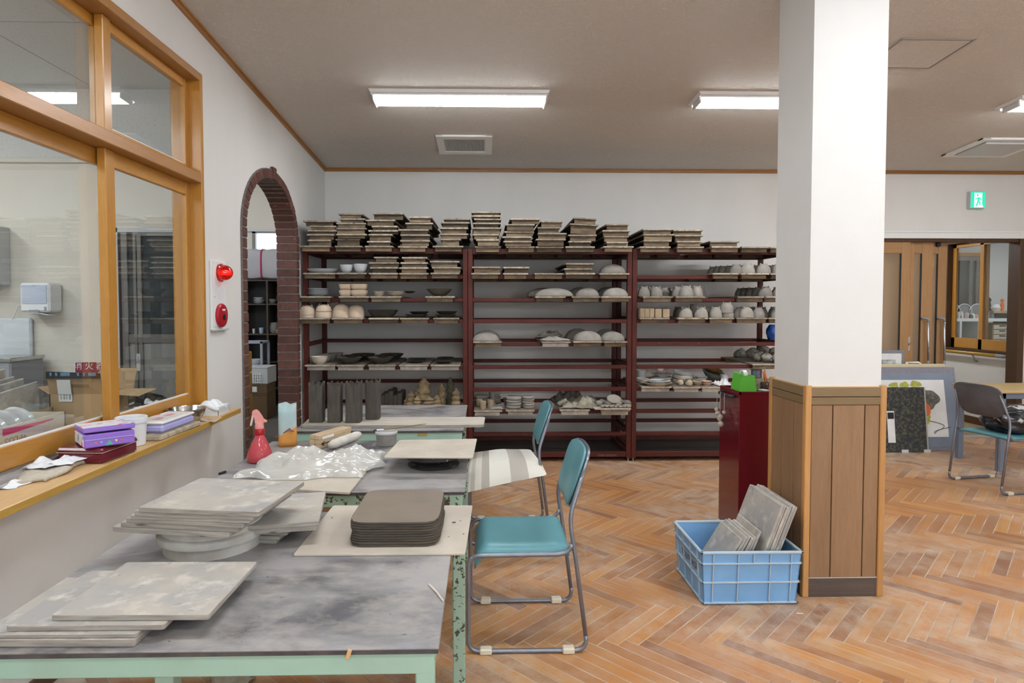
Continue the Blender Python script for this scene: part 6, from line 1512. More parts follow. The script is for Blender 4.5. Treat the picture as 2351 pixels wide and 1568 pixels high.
m = MB(); n_ = 28; c0 = Vector((gx, gy+.01, ctop+.105))
vs = []
for r_, x in ((.030, -.012), (.042, -.012), (.042, .012), (.030, .012)):
    for q in range(n_): a = 2*PI*q/n_; vs.append((c0.x+x, c0.y+r_*math.cos(a), c0.z+r_*math.sin(a)))
m.add(vs, [(j*n_+q, j*n_+(q+1) % n_, ((j+1) % 4)*n_+(q+1) % n_, ((j+1) % 4)*n_+q) for j in range(4) for q in range(n_)]); m.build('tape_roll', M_white, t, smooth=True)
# printed card box, spool, small box, orange scissors, jar
a0, a1 = atY(1724, 890, 4.16).x, atY(1762, 890, 4.16).x
M_cardart = mat('printed card box', (.40, .37, .26), (.28, .25, .16), rough=.8, scale=50., ramp=(.5, .58))
MB().box(a0, a1, 4.13, 4.22, ctop, ctop+.08, b=.002).build('card_box', M_cardart, label='small patterned card box behind the green tape dispenser', cat='box')
xs_ = atY(1736, 870, 4.19).x
t = thing('wire_spool', 'blue grey spool of wire on the patterned card box', 'spool', (xs_-.01, 4.175, ctop+.0805))
MB().lathe([(.030, .003), (.030, .056)], n=24, c=(xs_-.01, 4.175, ctop+.0805)).build('winding', mat('blue steel wire', (.10, .14, .24), (.22, .26, .36), rough=.3, metal=.6, scale=5., stretch=(8, 8, .2)), t, smooth=True)
for z in (0, .055): MB().lathe([(.040, z), (.041, z+.001), (.041, z+.003), (0, z+.0035)], n=28, c=(xs_-.01, 4.175, ctop+.0805)).build('flange', M_black, t, smooth=True)
xb_ = atY(1757, 890, 4.0).x
Mb = frameM(xb_-.004, 4.015, ctop, .5)
t = thing('matchbox', 'tiny white topped grey box on the red cabinet', 'box', (xb_, 4.015, ctop)); MB().box(-.022, .022, -.03, .03, 0, .018, b=.002, M=Mb).build('body', M_grey, t); MB().box(-.021, .021, -.029, .029, .018, .022, b=.001, M=Mb).build('lid', M_white, t)
xj = atY(1769, 890, 3.99).x
t = thing('tool_jar', 'dark patterned jar partly hidden by the pillar', 'jar', (xj, 4.07, ctop)); MB().lathe([(.026, 0), (.03, .01), (.03, .06), (.027, .065), (.024, .06), (.024, .01), (0, .01)], n=20, c=(xj, 4.07, ctop)).build('body', dots('brown spotted glaze', (.05, .02, .015), [(.35, .28, .25), (.05, .02, .015)], 60., .3), t, smooth=True)
t = thing('scissors', 'orange handled cutter standing in the dark jar', 'scissors', (xj, 4.07, ctop+.011))
MB().tube([(xj-.012, 4.066, ctop+.135), (xj-.002, 4.068, ctop+.1), (xj+.006, 4.07, ctop+.07)], [.009, .011, .008], n=10).build('handle', M_orange, t, smooth='all'); MB().tube([(xj+.006, 4.07, ctop+.075), (xj+.008, 4.072, ctop+.012)], .004, n=6).build('blade', M_steel, t)
MB().tube([(xj+.006, 4.06, ctop+.012), (xj-.012, 4.055, ctop+.17)], .003, n=6).build('wooden_tool', M_tan, label='thin wooden modelling tool standing in the dark jar', cat='tool')
# ------------------------------------------------------------------ blue crate with boards
KX0, KX1, KY0, KY1, KZ = 1.10, 1.565, 3.045, 3.455, .277
t = thing('plastic_crate', 'blue ribbed plastic crate at the foot of the pillar', 'crate', ((KX0+KX1)/2, (KY0+KY1)/2, 0))
m = MB(); tp = .018; th = .005
def wallq(x0, y0, x1, y1, nx, ny):
    b0, b1 = Vector((x0, y0, .004)), Vector((x1, y1, .004)); o_ = Vector((nx, ny, 0))
    tz_ = Vector((0, 0, KZ-.006)); dirv = (b1-b0).normalized()
    A_ = [b0, b1, b1+tz_+o_*tp+dirv*tp, b0+tz_+o_*tp-dirv*tp]; m.prism(A_, -o_*th)
wallq(KX0, KY0, KX1, KY0, 0, -1); wallq(KX1, KY0, KX1, KY1, 1, 0); wallq(KX1, KY1, KX0, KY1, 0, 1); wallq(KX0, KY1, KX0, KY0, -1, 0)
m.build('wall', M_blue, t)
MB().box(KX0, KX1, KY0, KY1, 0, .008, b=.003).build('crate_base', M_blue, t)
m = MB(); o1 = tp+.008
for x0, x1, y0, y1 in ((KX0-o1, KX1+o1, KY0-o1, KY0-o1+.016), (KX0-o1, KX1+o1, KY1+o1-.016, KY1+o1), (KX0-o1, KX0-o1+.016, KY0-o1, KY1+o1), (KX1+o1-.016, KX1+o1, KY0-o1, KY1+o1)): m.box(x0, x1, y0, y1, KZ-.014, KZ, b=.004)
m.build('rim', M_bluer, t)
for zz, fr_ in ((.215, .8), (.118, .45), (.012, .05)):
    m = MB(); o2 = tp*fr_+.009
    for x0, x1, y0, y1 in ((KX0-o2, KX1+o2, KY0-o2, KY0-o2+.010), (KX0-o2, KX1+o2, KY1+o2-.010, KY1+o2), (KX0-o2, KX0-o2+.010, KY0-o2, KY1+o2), (KX1+o2-.010, KX1+o2, KY0-o2, KY1+o2)): m.box(x0, x1, y0, y1, zz-.004, zz+.004, b=.0015)
    m.build('ledge', M_bluer, t)
def rib(px0, py0, nx, ny, z0, z1):
    w_ = .0022; d0 = Vector((nx, ny, 0)); sd = Vector((-ny, nx, 0))*w_
    b0 = Vector((px0, py0, z0))+d0*(tp*z0/KZ); b1 = Vector((px0, py0, z1))+d0*(tp*z1/KZ)
    MB().prism([b0-sd, b0+sd, b1+sd, b1-sd], d0*.009).build('rib', M_bluer, t)
for k in (.085, .355, .70, .925): rib(KX0+(KX1-KX0)*k, KY0, 0, -1, .012, KZ-.014)
rib(KX0+(KX1-KX0)*.52, KY0, 0, -1, .215, KZ-.014)
for k in (.1, .36, .64, .9): rib(KX0, KY0+(KY1-KY0)*k, -1, 0, .012, KZ-.014); rib(KX1, KY0+(KY1-KY0)*k, 1, 0, .012, KZ-.014)
# faded lettering along the crate's left side
M_ink = mat('faded brown ink', (.16, .12, .13), rough=.7)
m = MB(); rnl = random.Random(2)
for k in range(11):
    y = 3.12+.022*k; x = KX0-tp*.6-.0015
    for q in range(3): z = .145+.022*q+rnl.uniform(-.004, .004); m.box(x-.001, x+.0015, y, y+.013 if q % 2 else y+.004, z, z+.006 if q % 2 else z+.018)
m.build('faded_lettering', M_ink, t, kind='stuff')
def lean_board(w_, l_, th_, x0, z0, y0, ang, label, group, mats=GM):
    """board standing on its short edge: foot at (x0, z0), near side y0, leaning to +X by ang from upright"""
    M_ = Matrix.Translation(Vector((x0, y0, z0))) @ Matrix.Rotation(ang, 4, 'Y')
    m = MB(); m.box(0, th_, 0, w_, 0, l_, b=.004, M=M_)
    return m.build('clay_board', M_gboard, label=label, cat='clay board', group=group)
BG = 'large boards leaning in the blue crate'; SG = 'small tiles leaning in the blue crate'
for i in range(6):
    lean_board(.385, .51-.004*(i % 3), .0125, 1.325+.0148*i, .012, 3.075+.004*(i % 2), .36, 'large grey board leaning in the blue crate, '+['leftmost', 'second from left', 'third from left', 'third from right', 'second from right', 'rightmost'][i], BG)
for i, (xo, l_, y0_) in enumerate(((0, .365, 3.075), (.030, .372, 3.072), (.060, .368, 3.075), (.092, .352, 3.07), (.122, .348, 3.08), (.152, .372, 3.085))):
    lean_board(.27, l_, .013, 1.105+xo, .012, y0_, .56-.035*i, 'small grey tile leaning in the blue crate, '+['leftmost', 'second from left', 'third from left', 'third from right', 'second from right', 'rightmost'][i], SG)
a = atZ(1836, 1408, .002); MB().box(a.x-.016, a.x+.016, a.y-.003, a.y+.003, 0, .003, b=.001).xf(Matrix.Translation(a) @ Matrix.Rotation(-.1, 4, 'Z') @ Matrix.Translation(-a)).build('wood_splinter', M_paper, label='tiny pale splinter on the floor in front of the crate', cat='splinter')

# ------------------------------------------------------------------ right hand side: sliding doors
def dx(x, Y): return atY(x, 700, Y).x
DG = []
def door(n_, x0, x1, Y, g0, g1, label, lock=None, pull=None):
    t = thing('door_%d' % n_, label, None, ((x0+x1)/2, Y, 0), kind='structure'); zt = DZ-.03
    m = MB(); m.box(x0, g0, Y, Y+.035, 0, zt, b=.003); m.box(g1, x1, Y, Y+.035, 0, zt, b=.003); m.build('stile', M_doorw, t)
    m = MB(); m.box(g0, g1, Y+.002, Y+.033, zt-.13, zt, b=.002); m.box(g0, g1, Y+.002, Y+.033, 0, .2, b=.002); m.build('door_rail', M_doorwx, t)
    MB().box(g0-.002, g1+.002, Y+.014, Y+.018, .2, zt-.13).build('pane', M_glassdoor, t)
    MB().box(g1-.014, g1, Y+.006, Y+.0135, .2, zt-.13).build('seal', M_black, t)
    if lock:
        p_ = atY(lock, 789, Y-.01); m = MB(); m.box(p_.x-.022, p_.x+.022, Y-.006, Y+.001, p_.z-.08, p_.z+.08, b=.002); lk = m.build('lock_plate', M_alum, t)
        MB().box(p_.x-.012, p_.x+.028, Y-.02, Y-.005, p_.z+.0, p_.z+.012, b=.003).build('thumb_turn', M_steel, lk); MB().lathe([(.011, 0), (.011, .006), (0, .007)], n=14).xf(Matrix.Translation((p_.x, Y-.004, p_.z-.012)) @ Matrix.Rotation(PI/2, 4, 'X')).build('keyhole', M_black, lk)
    if pull:
        p_, q_ = atY(pull, 733, Y-.06), atY(pull, 834, Y-.06)
        hd = MB().tube([(p_.x-.04, Y, p_.z+.01), (p_.x-.03, Y-.03, p_.z+.012), (p_.x, Y-.06, p_.z+.004), (p_.x, Y-.06, p_.z-.03)], .013, n=10).tube([(q_.x-.04, Y, q_.z-.02), (q_.x-.03, Y-.03, q_.z-.02), (q_.x, Y-.06, q_.z-.012), (q_.x, Y-.06, q_.z+.03)], .013, n=10).build('pull_bracket', M_grey, t, smooth='all')
        MB().tube([(p_.x, Y-.06, p_.z-.02), (q_.x, Y-.06, q_.z+.02)], .0125, n=12).build('pull_bar', M_alum, t, smooth='all')
    return t
M_glassdoor = pane('door glass', (.93, .90, .86), rough=.05)
Y1, Y2, Y3 = YB+.02, YB+.06, YB+.10
door(4, dx(1985, Y1), dx(2088, Y1), Y1, dx(2005, Y1), dx(2068, Y1), 'wooden sliding door panel with brown glass next to the pillar')
door(2, dx(2082, Y2-.075), dx(2140, Y2), Y2-.0, dx(2097, Y2), dx(2115, Y2), 'middle wooden sliding door with lock plate and pull', lock=2085.5, pull=2131)
door(3, dx(2118, Y3), dx(2172, Y3), Y3, dx(2135, Y3), dx(2152, Y3), 'third wooden sliding door with lock plate and pull', lock=2122, pull=2168)
MB().box(dx(1985, YB), dx(2200, YB), YB+.14, YB+.15, 0, DZ).xf(Matrix.Identity(4))
MB().box(dx(1985, YB)-.2, dx(2165, YB+.16), YB+.17, YB+.175, .02, DZ-.02).build('door_curtain', M_curt, label='brown blind hanging behind the sliding door glass', cat='curtain')
MB().box(DX0, DX1, YB+.002, YB+.14, DZ-.035, DZ, b=.003).build('trim_6', M_dkwood, kind='structure', label='dark door track under the lintel')
MB().box(DX0, DX1, YB+.005, YB+.14, -.001, .008, b=.002).build('trim_7', M_alum, kind='structure', label='metal sliding door sill on the floor')
p_ = atY(2155, 561, Y3-.02); MB().box(p_.x-.022, p_.x+.022, Y3-.03, Y3, p_.z-.025, p_.z+.025, b=.004).build('door_sensor', M_black, label='small black sensor at the top of the sliding doors', cat='sensor')
# exit sign
a, b2 = atY(2229, 477, YB-.06), atY(2263, 440, YB-.06)
t = thing('exit_sign', 'green running man emergency exit sign on the back wall', 'exit sign', ((a.x+b2.x)/2, YB-.06, a.z))
MB().box(a.x-.004, b2.x+.002, YB-.055, YB, a.z-.004, b2.z+.004, b=.003).build('housing', M_greyl, t)
M_sg = emis('sign green', (.02, .55, .33), .55); M_sw = emis('sign white', (.78, .95, .88), .9)
MB().box(a.x, b2.x, YB-.058, YB-.0545, a.z, b2.z).build('sign_face', M_sg, t)
W_, H_ = b2.x-a.x, b2.z-a.z
def sp(u, v, dy): return (a.x+u*W_, YB-.0585-dy, a.z+v*H_)
MB().prism([sp(.24, .04, 0), sp(.85, .04, 0), sp(.85, .12, 0), sp(.78, .2, 0), sp(.78, .92, 0), sp(.24, .92, 0)], (0, .001, 0)).build('door_symbol', M_sw, t)
m = MB()
def limb(pts, r_): m.tube([sp(u, v, .0012) for u, v in pts], r_, n=6)
limb([(.52, .64), (.50, .42)], .012); limb([(.52, .62), (.38, .58), (.30, .50)], .006); limb([(.53, .63), (.66, .56), (.72, .46)], .006); limb([(.50, .42), (.44, .28), (.36, .10)], .009); limb([(.50, .42), (.62, .34), (.60, .16)], .008)
c_ = sp(.46, .78, .001); m.lathe([(.0, -.001), (.012, 0), (0, .001)], n=12)
for v_ in m.v[-36:]: v_.x, v_.y, v_.z = c_[0]+v_.x, c_[1]+v_.z, c_[2]+v_.y
m.build('running_figure', M_sg, t)
# handrail on the corridor wall
ya_, yb2 = atX(2344, 822, CX-.06).y, 9.4; zr_ = atX(2300, 818, CX-.06).z
t = thing('handrail', 'yellow wooden handrail with grey band along the corridor wall', 'handrail', (CX-.06, 8, zr_))
MB().tube([(CX-.06, ya_+.1, zr_), (CX-.06, yb2, zr_)], .022, n=12).build('rail', M_rail, t, smooth='all'); MB().tube([(CX-.06, ya_+.18, zr_), (CX-.06, ya_+.34, zr_)], .0228, n=12).build('grip_band', M_grey, t, smooth='all')
MB().tube([(CX-.06, ya_, zr_), (CX-.06, ya_+.015, zr_), (CX-.06, ya_+.1, zr_)], [.012, .026, .026], n=12).build('end_cap', M_white, t, smooth='all')
yk = atX(2233, 812, CX-.06).y; MB().tube([(CX, yk, zr_-.1), (CX-.03, yk, zr_-.1), (CX-.06, yk, zr_-.02)], .011, n=8).build('bracket', M_grey, t, smooth='all')
# ------------------------------------------------------------------ pictures leaning by the doors
def leaning(name, label, xl, xr, yb, ytop, Yb, lean, th_, mt, cat='picture'):
    """panel standing on the floor at Yb, leaning back"""
    l0 = atZ(xl, yb, 0); r0 = atZ(xr, yb, 0); base = Vector(((l0.x+r0.x)/2, Yb, 0)); w_ = r0.x-l0.x
    a = math.atan(lean); hgt = atY(xr, ytop, Yb+lean*.9).z/math.cos(a)
    M_ = Matrix.Translation(base) @ Matrix.Rotation(-a, 4, 'X')
    t = thing(name, label, cat, base)
    MB().box(-w_/2, w_/2, 0, th_, 0, hgt, b=.006, M=M_).build('panel', mt, t)
    return t, M_, w_, hgt
Yp = atZ(2150, 1036, 0).y
t, M_, w_, hg = leaning('framed_picture', 'large abstract picture in a grey felt frame leaning by the doors', 1990, 2212, 1036, 842, Yp, .17, .04, M_felt)
f = .07
MB().box(-w_/2+f, w_/2-f*.5, -.003, .001, f*.6, hg-f*.9, M=M_).build('mount', M_navy, t)
px0, px1, pz0, pz1 = -w_/2+f*2.2, w_/2-.135, .145, hg-.135
MB().box(px0, px1, -.006, -.002, pz0, pz1, M=M_).build('sheet', M_paper, t)
def blob(cx, cz, rx, rz2, mt, nm, lev, wob=0.12, sd=1):
    n_ = 26; P_ = []
    for q in range(n_): a = 2*PI*q/n_; k = 1+wob*math.sin(3*a+sd)+wob*.6*math.sin(5*a+2*sd); P_.append(M_ @ Vector((cx+rx*k*math.cos(a), -.006-.0006*lev, cz+rz2*k*math.sin(a))))
    MB().prism(P_, M_.to_3x3() @ Vector((0, -.0005, 0))).build(nm, mt, t)
blob(px1-.30, pz1-.045, .06, .035, M_pgreen, 'paint_shape', 1, sd=2); blob(px1-.42, pz1-.05, .05, .03, M_pgreen, 'paint_shape', 1, sd=4); blob(px1-.53, pz1-.055, .05, .03, M_pgreen, 'paint_shape', 1, sd=5)
blob(px1-.17, pz1-.20, .10, .10, M_pdark, 'paint_shape', 2, sd=1); blob(px1-.24, pz1-.30, .075, .08, M_porange, 'paint_shape', 3, .08, 3); blob(px1-.235, pz1-.40, .06, .06, M_pgreen, 'paint_shape', 2, .1, 6)
MB().tube([M_ @ Vector((px1-.19+.10*math.sin(k*.5)+.015*k, -.0075, pz1-.42-.015*k*(1 if k < 8 else -.9)-(.0 if k < 8 else .24))) for k in range(14)], .0035, n=5).build('ink_line', M_pdark, t)
t, M_, w_, hg = leaning('board_panel', 'plain yellowish board whose top edge shows behind the big picture', 1990, 2176, 1029, 835, Yp+.05, .165, .02, M_sand, 'board')
t, M_, w_, hg = leaning('canvas', 'dark mottled canvas with a white caption leaning in front', 2000, 2139, 1041, 888, Yp-.05, .12, .02, M_darkpic, 'picture')
MB().box(w_/2-.012, w_/2+.001, -.002, .022, 0, hg+.002, M=M_).build('edge', mat('pale canvas edge', (.42, .38, .33), rough=.85), t)
c0 = atY(2038, 958, Yp-.05).x-(atZ(2000, 1041, 0).x+atZ(2139, 1041, 0).x)/2
MB().box(c0+.02, c0+.095, -.004, -.0005, .10, .42, M=M_).build('caption_card', M_paper, t); MB().box(c0+.025, c0+.09, -.005, -.0035, .34, .405, M=M_).build('caption_print', M_black, t)
for k in (.22, .45): MB().box(w_/2-.5+k, w_/2-.43+k, -.004, -.0005, .0, .03, M=M_).build('tape_tab', M_greyl, t)
# small framed picture standing on a chair behind
a, b2 = atY(2010, 836, 6.55), atY(2077, 804, 6.55)
t = thing('framed_picture', 'small grey framed photograph propped behind the pictures', 'picture', ((a.x+b2.x)/2, 6.55, a.z-.3))
MB().box(a.x, b2.x, 6.55, 6.57, a.z-.3, b2.z, b=.003).build('frame', M_felt, t); MB().box(a.x, b2.x-.035, 6.546, 6.551, a.z-.25, b2.z-.035).build('print', M_paper, t)
MB().box(a.x+.05, b2.x-.1, 6.543, 6.547, a.z-.2, b2.z-.1).build('photograph', mat('grey photograph', (.10, .10, .11), (.62, .62, .64), rough=.6, scale=11.), t)
sx_a = (a.x+b2.x)/2
t = thing('stool', 'low stool with a white rim behind the leaning pictures', 'stool', (sx_a+.12, 6.6, 0))
for xx in (-.25, .25):
    for yy in (-.08, .08): MB().tube([(sx_a+.12+xx, 6.6+yy, 0), (sx_a+.12+xx*.95, 6.6+yy, a.z-.32)], .012, n=8).build('leg', M_greyl, t)
MB().box(sx_a-.18, sx_a+.42, 6.48, 6.74, a.z-.325, a.z-.302, b=.006).build('seat', M_greyl, t)
q = [atY(x, y, 6.5) for x, y in ((2082, 832), (2108, 832), (2117, 836))]
MB().tube([q[0]+Vector((0, 0, -.3)), q[0], q[1], q[2]+Vector((0, 0, -.01)), q[2]+Vector((.01, 0, -.3))], .012, n=8).build('white_rail', M_whitem, smooth='all', label='bent white metal tube behind the leaning pictures', cat='metal tube')
# ------------------------------------------------------------------ yellow topped table, bag
a = atY(2291, 897, 5.45)
t = thing('side_table', 'pale yellow topped table at the right edge of the picture', 'table', (a.x+.5, 5.8, 0)); tz2 = a.z
MB().box(a.x, a.x+1.2, 5.42, 6.0, tz2-.022, tz2, b=.004).build('table_top', M_yel, t)
M_bg = mat('blue grey steel', (.19, .23, .31), rough=.4)
m = MB(); MB().box(a.x+.03, a.x+1.17, 5.45, 5.475, tz2-.075, tz2-.022, b=.003).build('apron', M_bg, t); MB().box(a.x+.03, a.x+.055, 5.475, 5.97, tz2-.075, tz2-.022, b=.003).build('apron', M_bg, t)
for xx in (a.x+.03, a.x+1.12):
    for yy in (5.45, 5.93): MB().box(xx, xx+.05, yy, yy+.05, 0, tz2-.022, b=.003).build('leg', M_bg, t)
def bagp(u, v):
    a_ = 2*PI*u; ph_ = PI*v; r_ = 1+.10*math.sin(3*a_+1)*math.sin(ph_)+.08*math.sin(7*a_+4*ph_)*math.sin(ph_)+.06*math.sin(11*ph_+2*a_)*math.sin(ph_)
    z = -math.cos(ph_); x, y = r_*.235*math.sin(ph_)*math.cos(a_), r_*.175*math.sin(ph_)*math.sin(a_)
    return (4.36+x, 4.99+y, .46+max(0, .10+.125*z*r_)+.04*max(0, x))
MB().grid(40, 26, bagp).build('tote_bag', M_black2, smooth='all', label='black glossy bag with white marks slumped on the right chair', cat='bag')
# small rag under the nearest table
q = atZ(520, 1560, .0)
crumple('floor_rag', atZ(530, 1566, 0)+Vector((0, .04, 0)), .16, .14, .06, M_rag, 'crumpled grey rag on the floor under the nearest table', 'rag', 21, z=0)
# ------------------------------------------------------------------ kitchen, seen through the interior window
KYF = KY
def kz(x, y): return atY(x, y, KYF)
a, b2 = kz(78, 716), kz(143, 651)
t = thing('towel_dispenser', 'white paper towel dispenser on the kitchen wall', 'towel dispenser', ((a.x+b2.x)/2, KYF-.07, a.z))
MB().box(a.x, b2.x, KYF-.13, KYF, a.z, b2.z, b=.012).build('body', M_white, t)
MB().box(a.x+.016, b2.x-.016, KYF-.134, KYF-.128, a.z+.055, b2.z-.014, b=.002).build('window', mat('pale blue panel', (.50, .54, .66), rough=.3), t)
MB().box(a.x+.06, a.x+.125, KYF-.132, KYF-.10, a.z-.002, a.z+.016, b=.002).build('slot', M_grey, t)
MB().grid(8, 5, lambda u, v: (a.x+.05+.13*u, KYF-.128+.08*v, a.z-.012+.008*math.sin(u*4)), thick=.004).build('paper_towel', M_tissue, t, smooth='all')
MB().box(b2.x-.035, b2.x-.02, KYF-.1325, KYF-.1295, a.z+.012, a.z+.035, b=.001).build('logo_mark', M_grey, t)
MB().box((a.x+b2.x)/2-.012, (a.x+b2.x)/2+.012, KYF-.1345, KYF-.133, b2.z-.022, b2.z-.018).build('name_mark', M_grey, t)
a, b2 = kz(57, 714), kz(77, 685)
t = thing('wall_socket', 'grey wall socket with a white plug beside the towel dispenser', 'socket', ((a.x+b2.x)/2, KYF, a.z)); MB().box(a.x, b2.x, KYF-.01, KYF, a.z, b2.z, b=.003).build('plate', M_grey, t); MB().box(a.x+.018, b2.x-.018, KYF-.03, KYF-.009, a.z+.05, b2.z-.01, b=.004).build('plug', M_white, t); MB().box(a.x+.02, b2.x-.02, KYF-.013, KYF-.009, a.z+.012, a.z+.04, b=.002).build('outlet', M_white, t)
cp = [kz(x, y)-Vector((0, dy, 0)) for x, y, dy in ((62, 695, .03), (50, 702, .035), (40, 725, .03), (26, 742, .03), (8, 750, .03), (-30, 748, .03))]
MB().tube(cp, .004, n=6).build('power_cord', M_white, smooth='all', label='white cord curving from the kitchen wall socket', cat='cord')
a, b2 = kz(-60, 655), kz(22, 523)
t = thing('wall_cabinet', 'light grey metal box high on the kitchen wall', 'cabinet', ((a.x+b2.x)/2, KYF-.1, a.z)); MB().box(a.x, b2.x, KYF-.16, KYF, a.z, b2.z, b=.004).build('body', M_greyl, t); MB().box(a.x+.01, b2.x-.008, KYF-.164, KYF-.158, a.z+.11, b2.z-.008, b=.002).build('cover', M_greyl, t)
a, b2 = kz(-80, 1000), kz(78, 730)
MB().box(a.x, b2.x, KYF-.035, KYF-.003, .2, b2.z, b=.01).build('splash_panel', mat('bluish white panel', (.66, .70, .73), rough=.25), label='tall bluish white splash panel on the kitchen wall', cat='panel')
a, b2 = atY(-60, 860, 4.0), atY(37, 823, 4.0)
t = thing('steel_sink', 'grey steel sink edge at the left of the kitchen', 'sink', ((a.x+b2.x)/2, 4.1, 0)); MB().box(a.x, b2.x, 3.95, 4.25, .3, b2.z, b=.01).build('cabinet', M_grey, t); MB().box(a.x-.01, b2.x+.01, 3.94, 4.25, b2.z-.02, b2.z+.006, b=.004).build('sink_top', M_steel, t)
for q in (-.03, .1): MB().box(a.x+.1+q, a.x+.14+q, 3.96, 4.0, 0, .3).build('leg', M_grey, t)
a, b2 = kz(173, 862), kz(239, 830)
t = thing('extinguisher_sign', 'dark red fire extinguisher sign with white kanji lettering', 'sign', ((a.x+b2.x)/2, KYF-.004, a.z)); MB().box(a.x, b2.x, KYF-.005, KYF, a.z, b2.z, b=.001).build('plate', mat('sign maroon', (.26, .01, .04), rough=.5), t)
m = MB(); e_ = .0035
for x0, x1, z0, z1 in ((a.x, b2.x, b2.z-e_, b2.z), (a.x, b2.x, a.z, a.z+e_), (a.x, a.x+e_, a.z, b2.z), (b2.x-e_, b2.x, a.z, b2.z)): m.box(x0, x1, KYF-.0062, KYF-.0045, z0, z1)
m.build('border', M_white, t)
text('lettering', '消 火 器', .058, Matrix.Translation(((a.x+b2.x)/2, KYF-.0064, b2.z-.032)) @ Matrix.Rotation(PI/2, 4, 'X'), M_white, t)
# counter beside the window
KT = .80
MB().box(-3.3, -1.9, .9, 3.72, KT-.03, KT, b=.004).build('kitchen_counter', M_greyl, label='pale kitchen counter below the interior window', cat='counter')
t = bpy.data.objects['kitchen_counter']
for x in (-3.25, -1.98):
    for y in (1.0, 2.3, 3.62): MB().box(x, x+.05, y, y+.05, 0, KT-.03, b=.002).build('leg', M_greyl, t)
# tall cardboard box with black taped flap
def cbox(name, label, x0, x1, y0, y1, z0, z1, mt=M_card):
    t = thing(name, label, 'box', ((x0+x1)/2, (y0+y1)/2, z0)); th_ = .005
    for A_, n_ in (((x0, x1, y0, y0+th_), 'side'), ((x0, x1, y1-th_, y1), 'side'), ((x0, x0+th_, y0, y1), 'side'), ((x1-th_, x1, y0, y1), 'side')): MB().box(*A_, z0, z1).build(n_, mt, t)
    MB().box(x0, x1, y0, y1, z0, z0+th_).build('bottom', mt, t); return t
Yq = 3.36
b0, b1 = atY(113, 905, Yq), atY(241, 905, Yq)
zt_ = b0.z
t = cbox('cardboard_box', 'tall brown cardboard box with black taped flap and white label', b0.x, b1.x, Yq, Yq+.22, KT, zt_)
f0, f1 = atY(108, 864, Yq-.03), atY(230, 869, Yq-.03); fz_ = f0.z
MB().prism([(b0.x, Yq+.002, zt_), (b1.x, Yq+.002, zt_), (f1.x, Yq-.03, fz_), (f0.x, Yq-.03, fz_)], (0, .004, 0)).build('flap', M_card, t)
s0, s1 = atY(105, 853, Yq-.035), atY(229, 857, Yq-.035)
tp_ = MB().prism([(f0.x-.004, Yq-.034, fz_-.012), (f1.x+.002, Yq-.034, fz_-.012), (s1.x, Yq-.036, s1.z), (s0.x, Yq-.036, s0.z)], (0, .006, 0)).build('black_tape', M_black, t)
m = MB()
for k, (xx, w_) in enumerate(((113, 5), (126, 5), (138, 14), (152, 8), (176, 5), (190, 5), (202, 12), (214, 6))):
    p_ = atY(xx, 860, Yq-.0375); m.box(p_.x, p_.x+w_*.0022, Yq-.0372, Yq-.0345, p_.z-.008, p_.z+.010, b=.001)
m.build('tape_print', mat('tape print blue', (.08, .22, .36), rough=.5), t, kind='stuff')
for P_ in ([(b0.x, Yq+.0, zt_), (b0.x, Yq+.14, zt_), (b0.x-.06, Yq+.14, zt_+.03), (b0.x-.065, Yq+.01, zt_+.035)], [(b1.x, Yq+.0, zt_), (b1.x, Yq+.2, zt_), (b1.x+.17, Yq+.2, zt_+.0), (b1.x+.15, Yq+.05, zt_-.02)], [(b0.x+.06, Yq+.215, zt_), (b1.x+.03, Yq+.215, zt_), (b1.x+.04, Yq+.24, zt_+.112), (b0.x+.13, Yq+.24, zt_+.112)]):
    MB().prism(P_, (0, .004, .003)).build('flap', M_card, t)
q0, q1 = atY(131, 873, Yq-.02), atY(166, 921, Yq)
lb = MB().prism([(atY(130, 872, Yq-.03).x, Yq-.030, atY(130, 872, Yq-.03).z), (atY(161, 872, Yq-.03).x, Yq-.030, atY(161, 872, Yq-.03).z), (atY(165, 903, Yq-.006).x, Yq-.007, zt_), (atY(134, 903, Yq-.006).x, Yq-.007, zt_)], (0, -.002, 0)).prism([(atY(134, 903, Yq-.006).x, Yq-.003, zt_), (atY(165, 903, Yq-.006).x, Yq-.003, zt_), (atY(167, 922, Yq).x, Yq-.001, atY(167, 922, Yq).z), (atY(136, 922, Yq).x, Yq-.001, atY(136, 922, Yq).z)], (0, -.002, 0)).build('shipping_label', M_paper, t)
m = MB()
for k in range(4): p_ = atY(139+k*6.5, 910, Yq-.006); m.box(p_.x, p_.x+.004+.003*(k % 2), Yq-.0055, Yq-.0025, p_.z-.016, p_.z+.01)
m.build('label_print', M_grey, lb, kind='stuff')
m = MB()
for k in range(2): p_ = atY(165, 884+k*4, Yq-.022); m.box(p_.x, p_.x+.09, Yq-.026+.003*k, Yq-.022+.003*k, p_.z-.0015, p_.z+.0015)
m.build('printed_line', M_dkwood, t, kind='stuff')
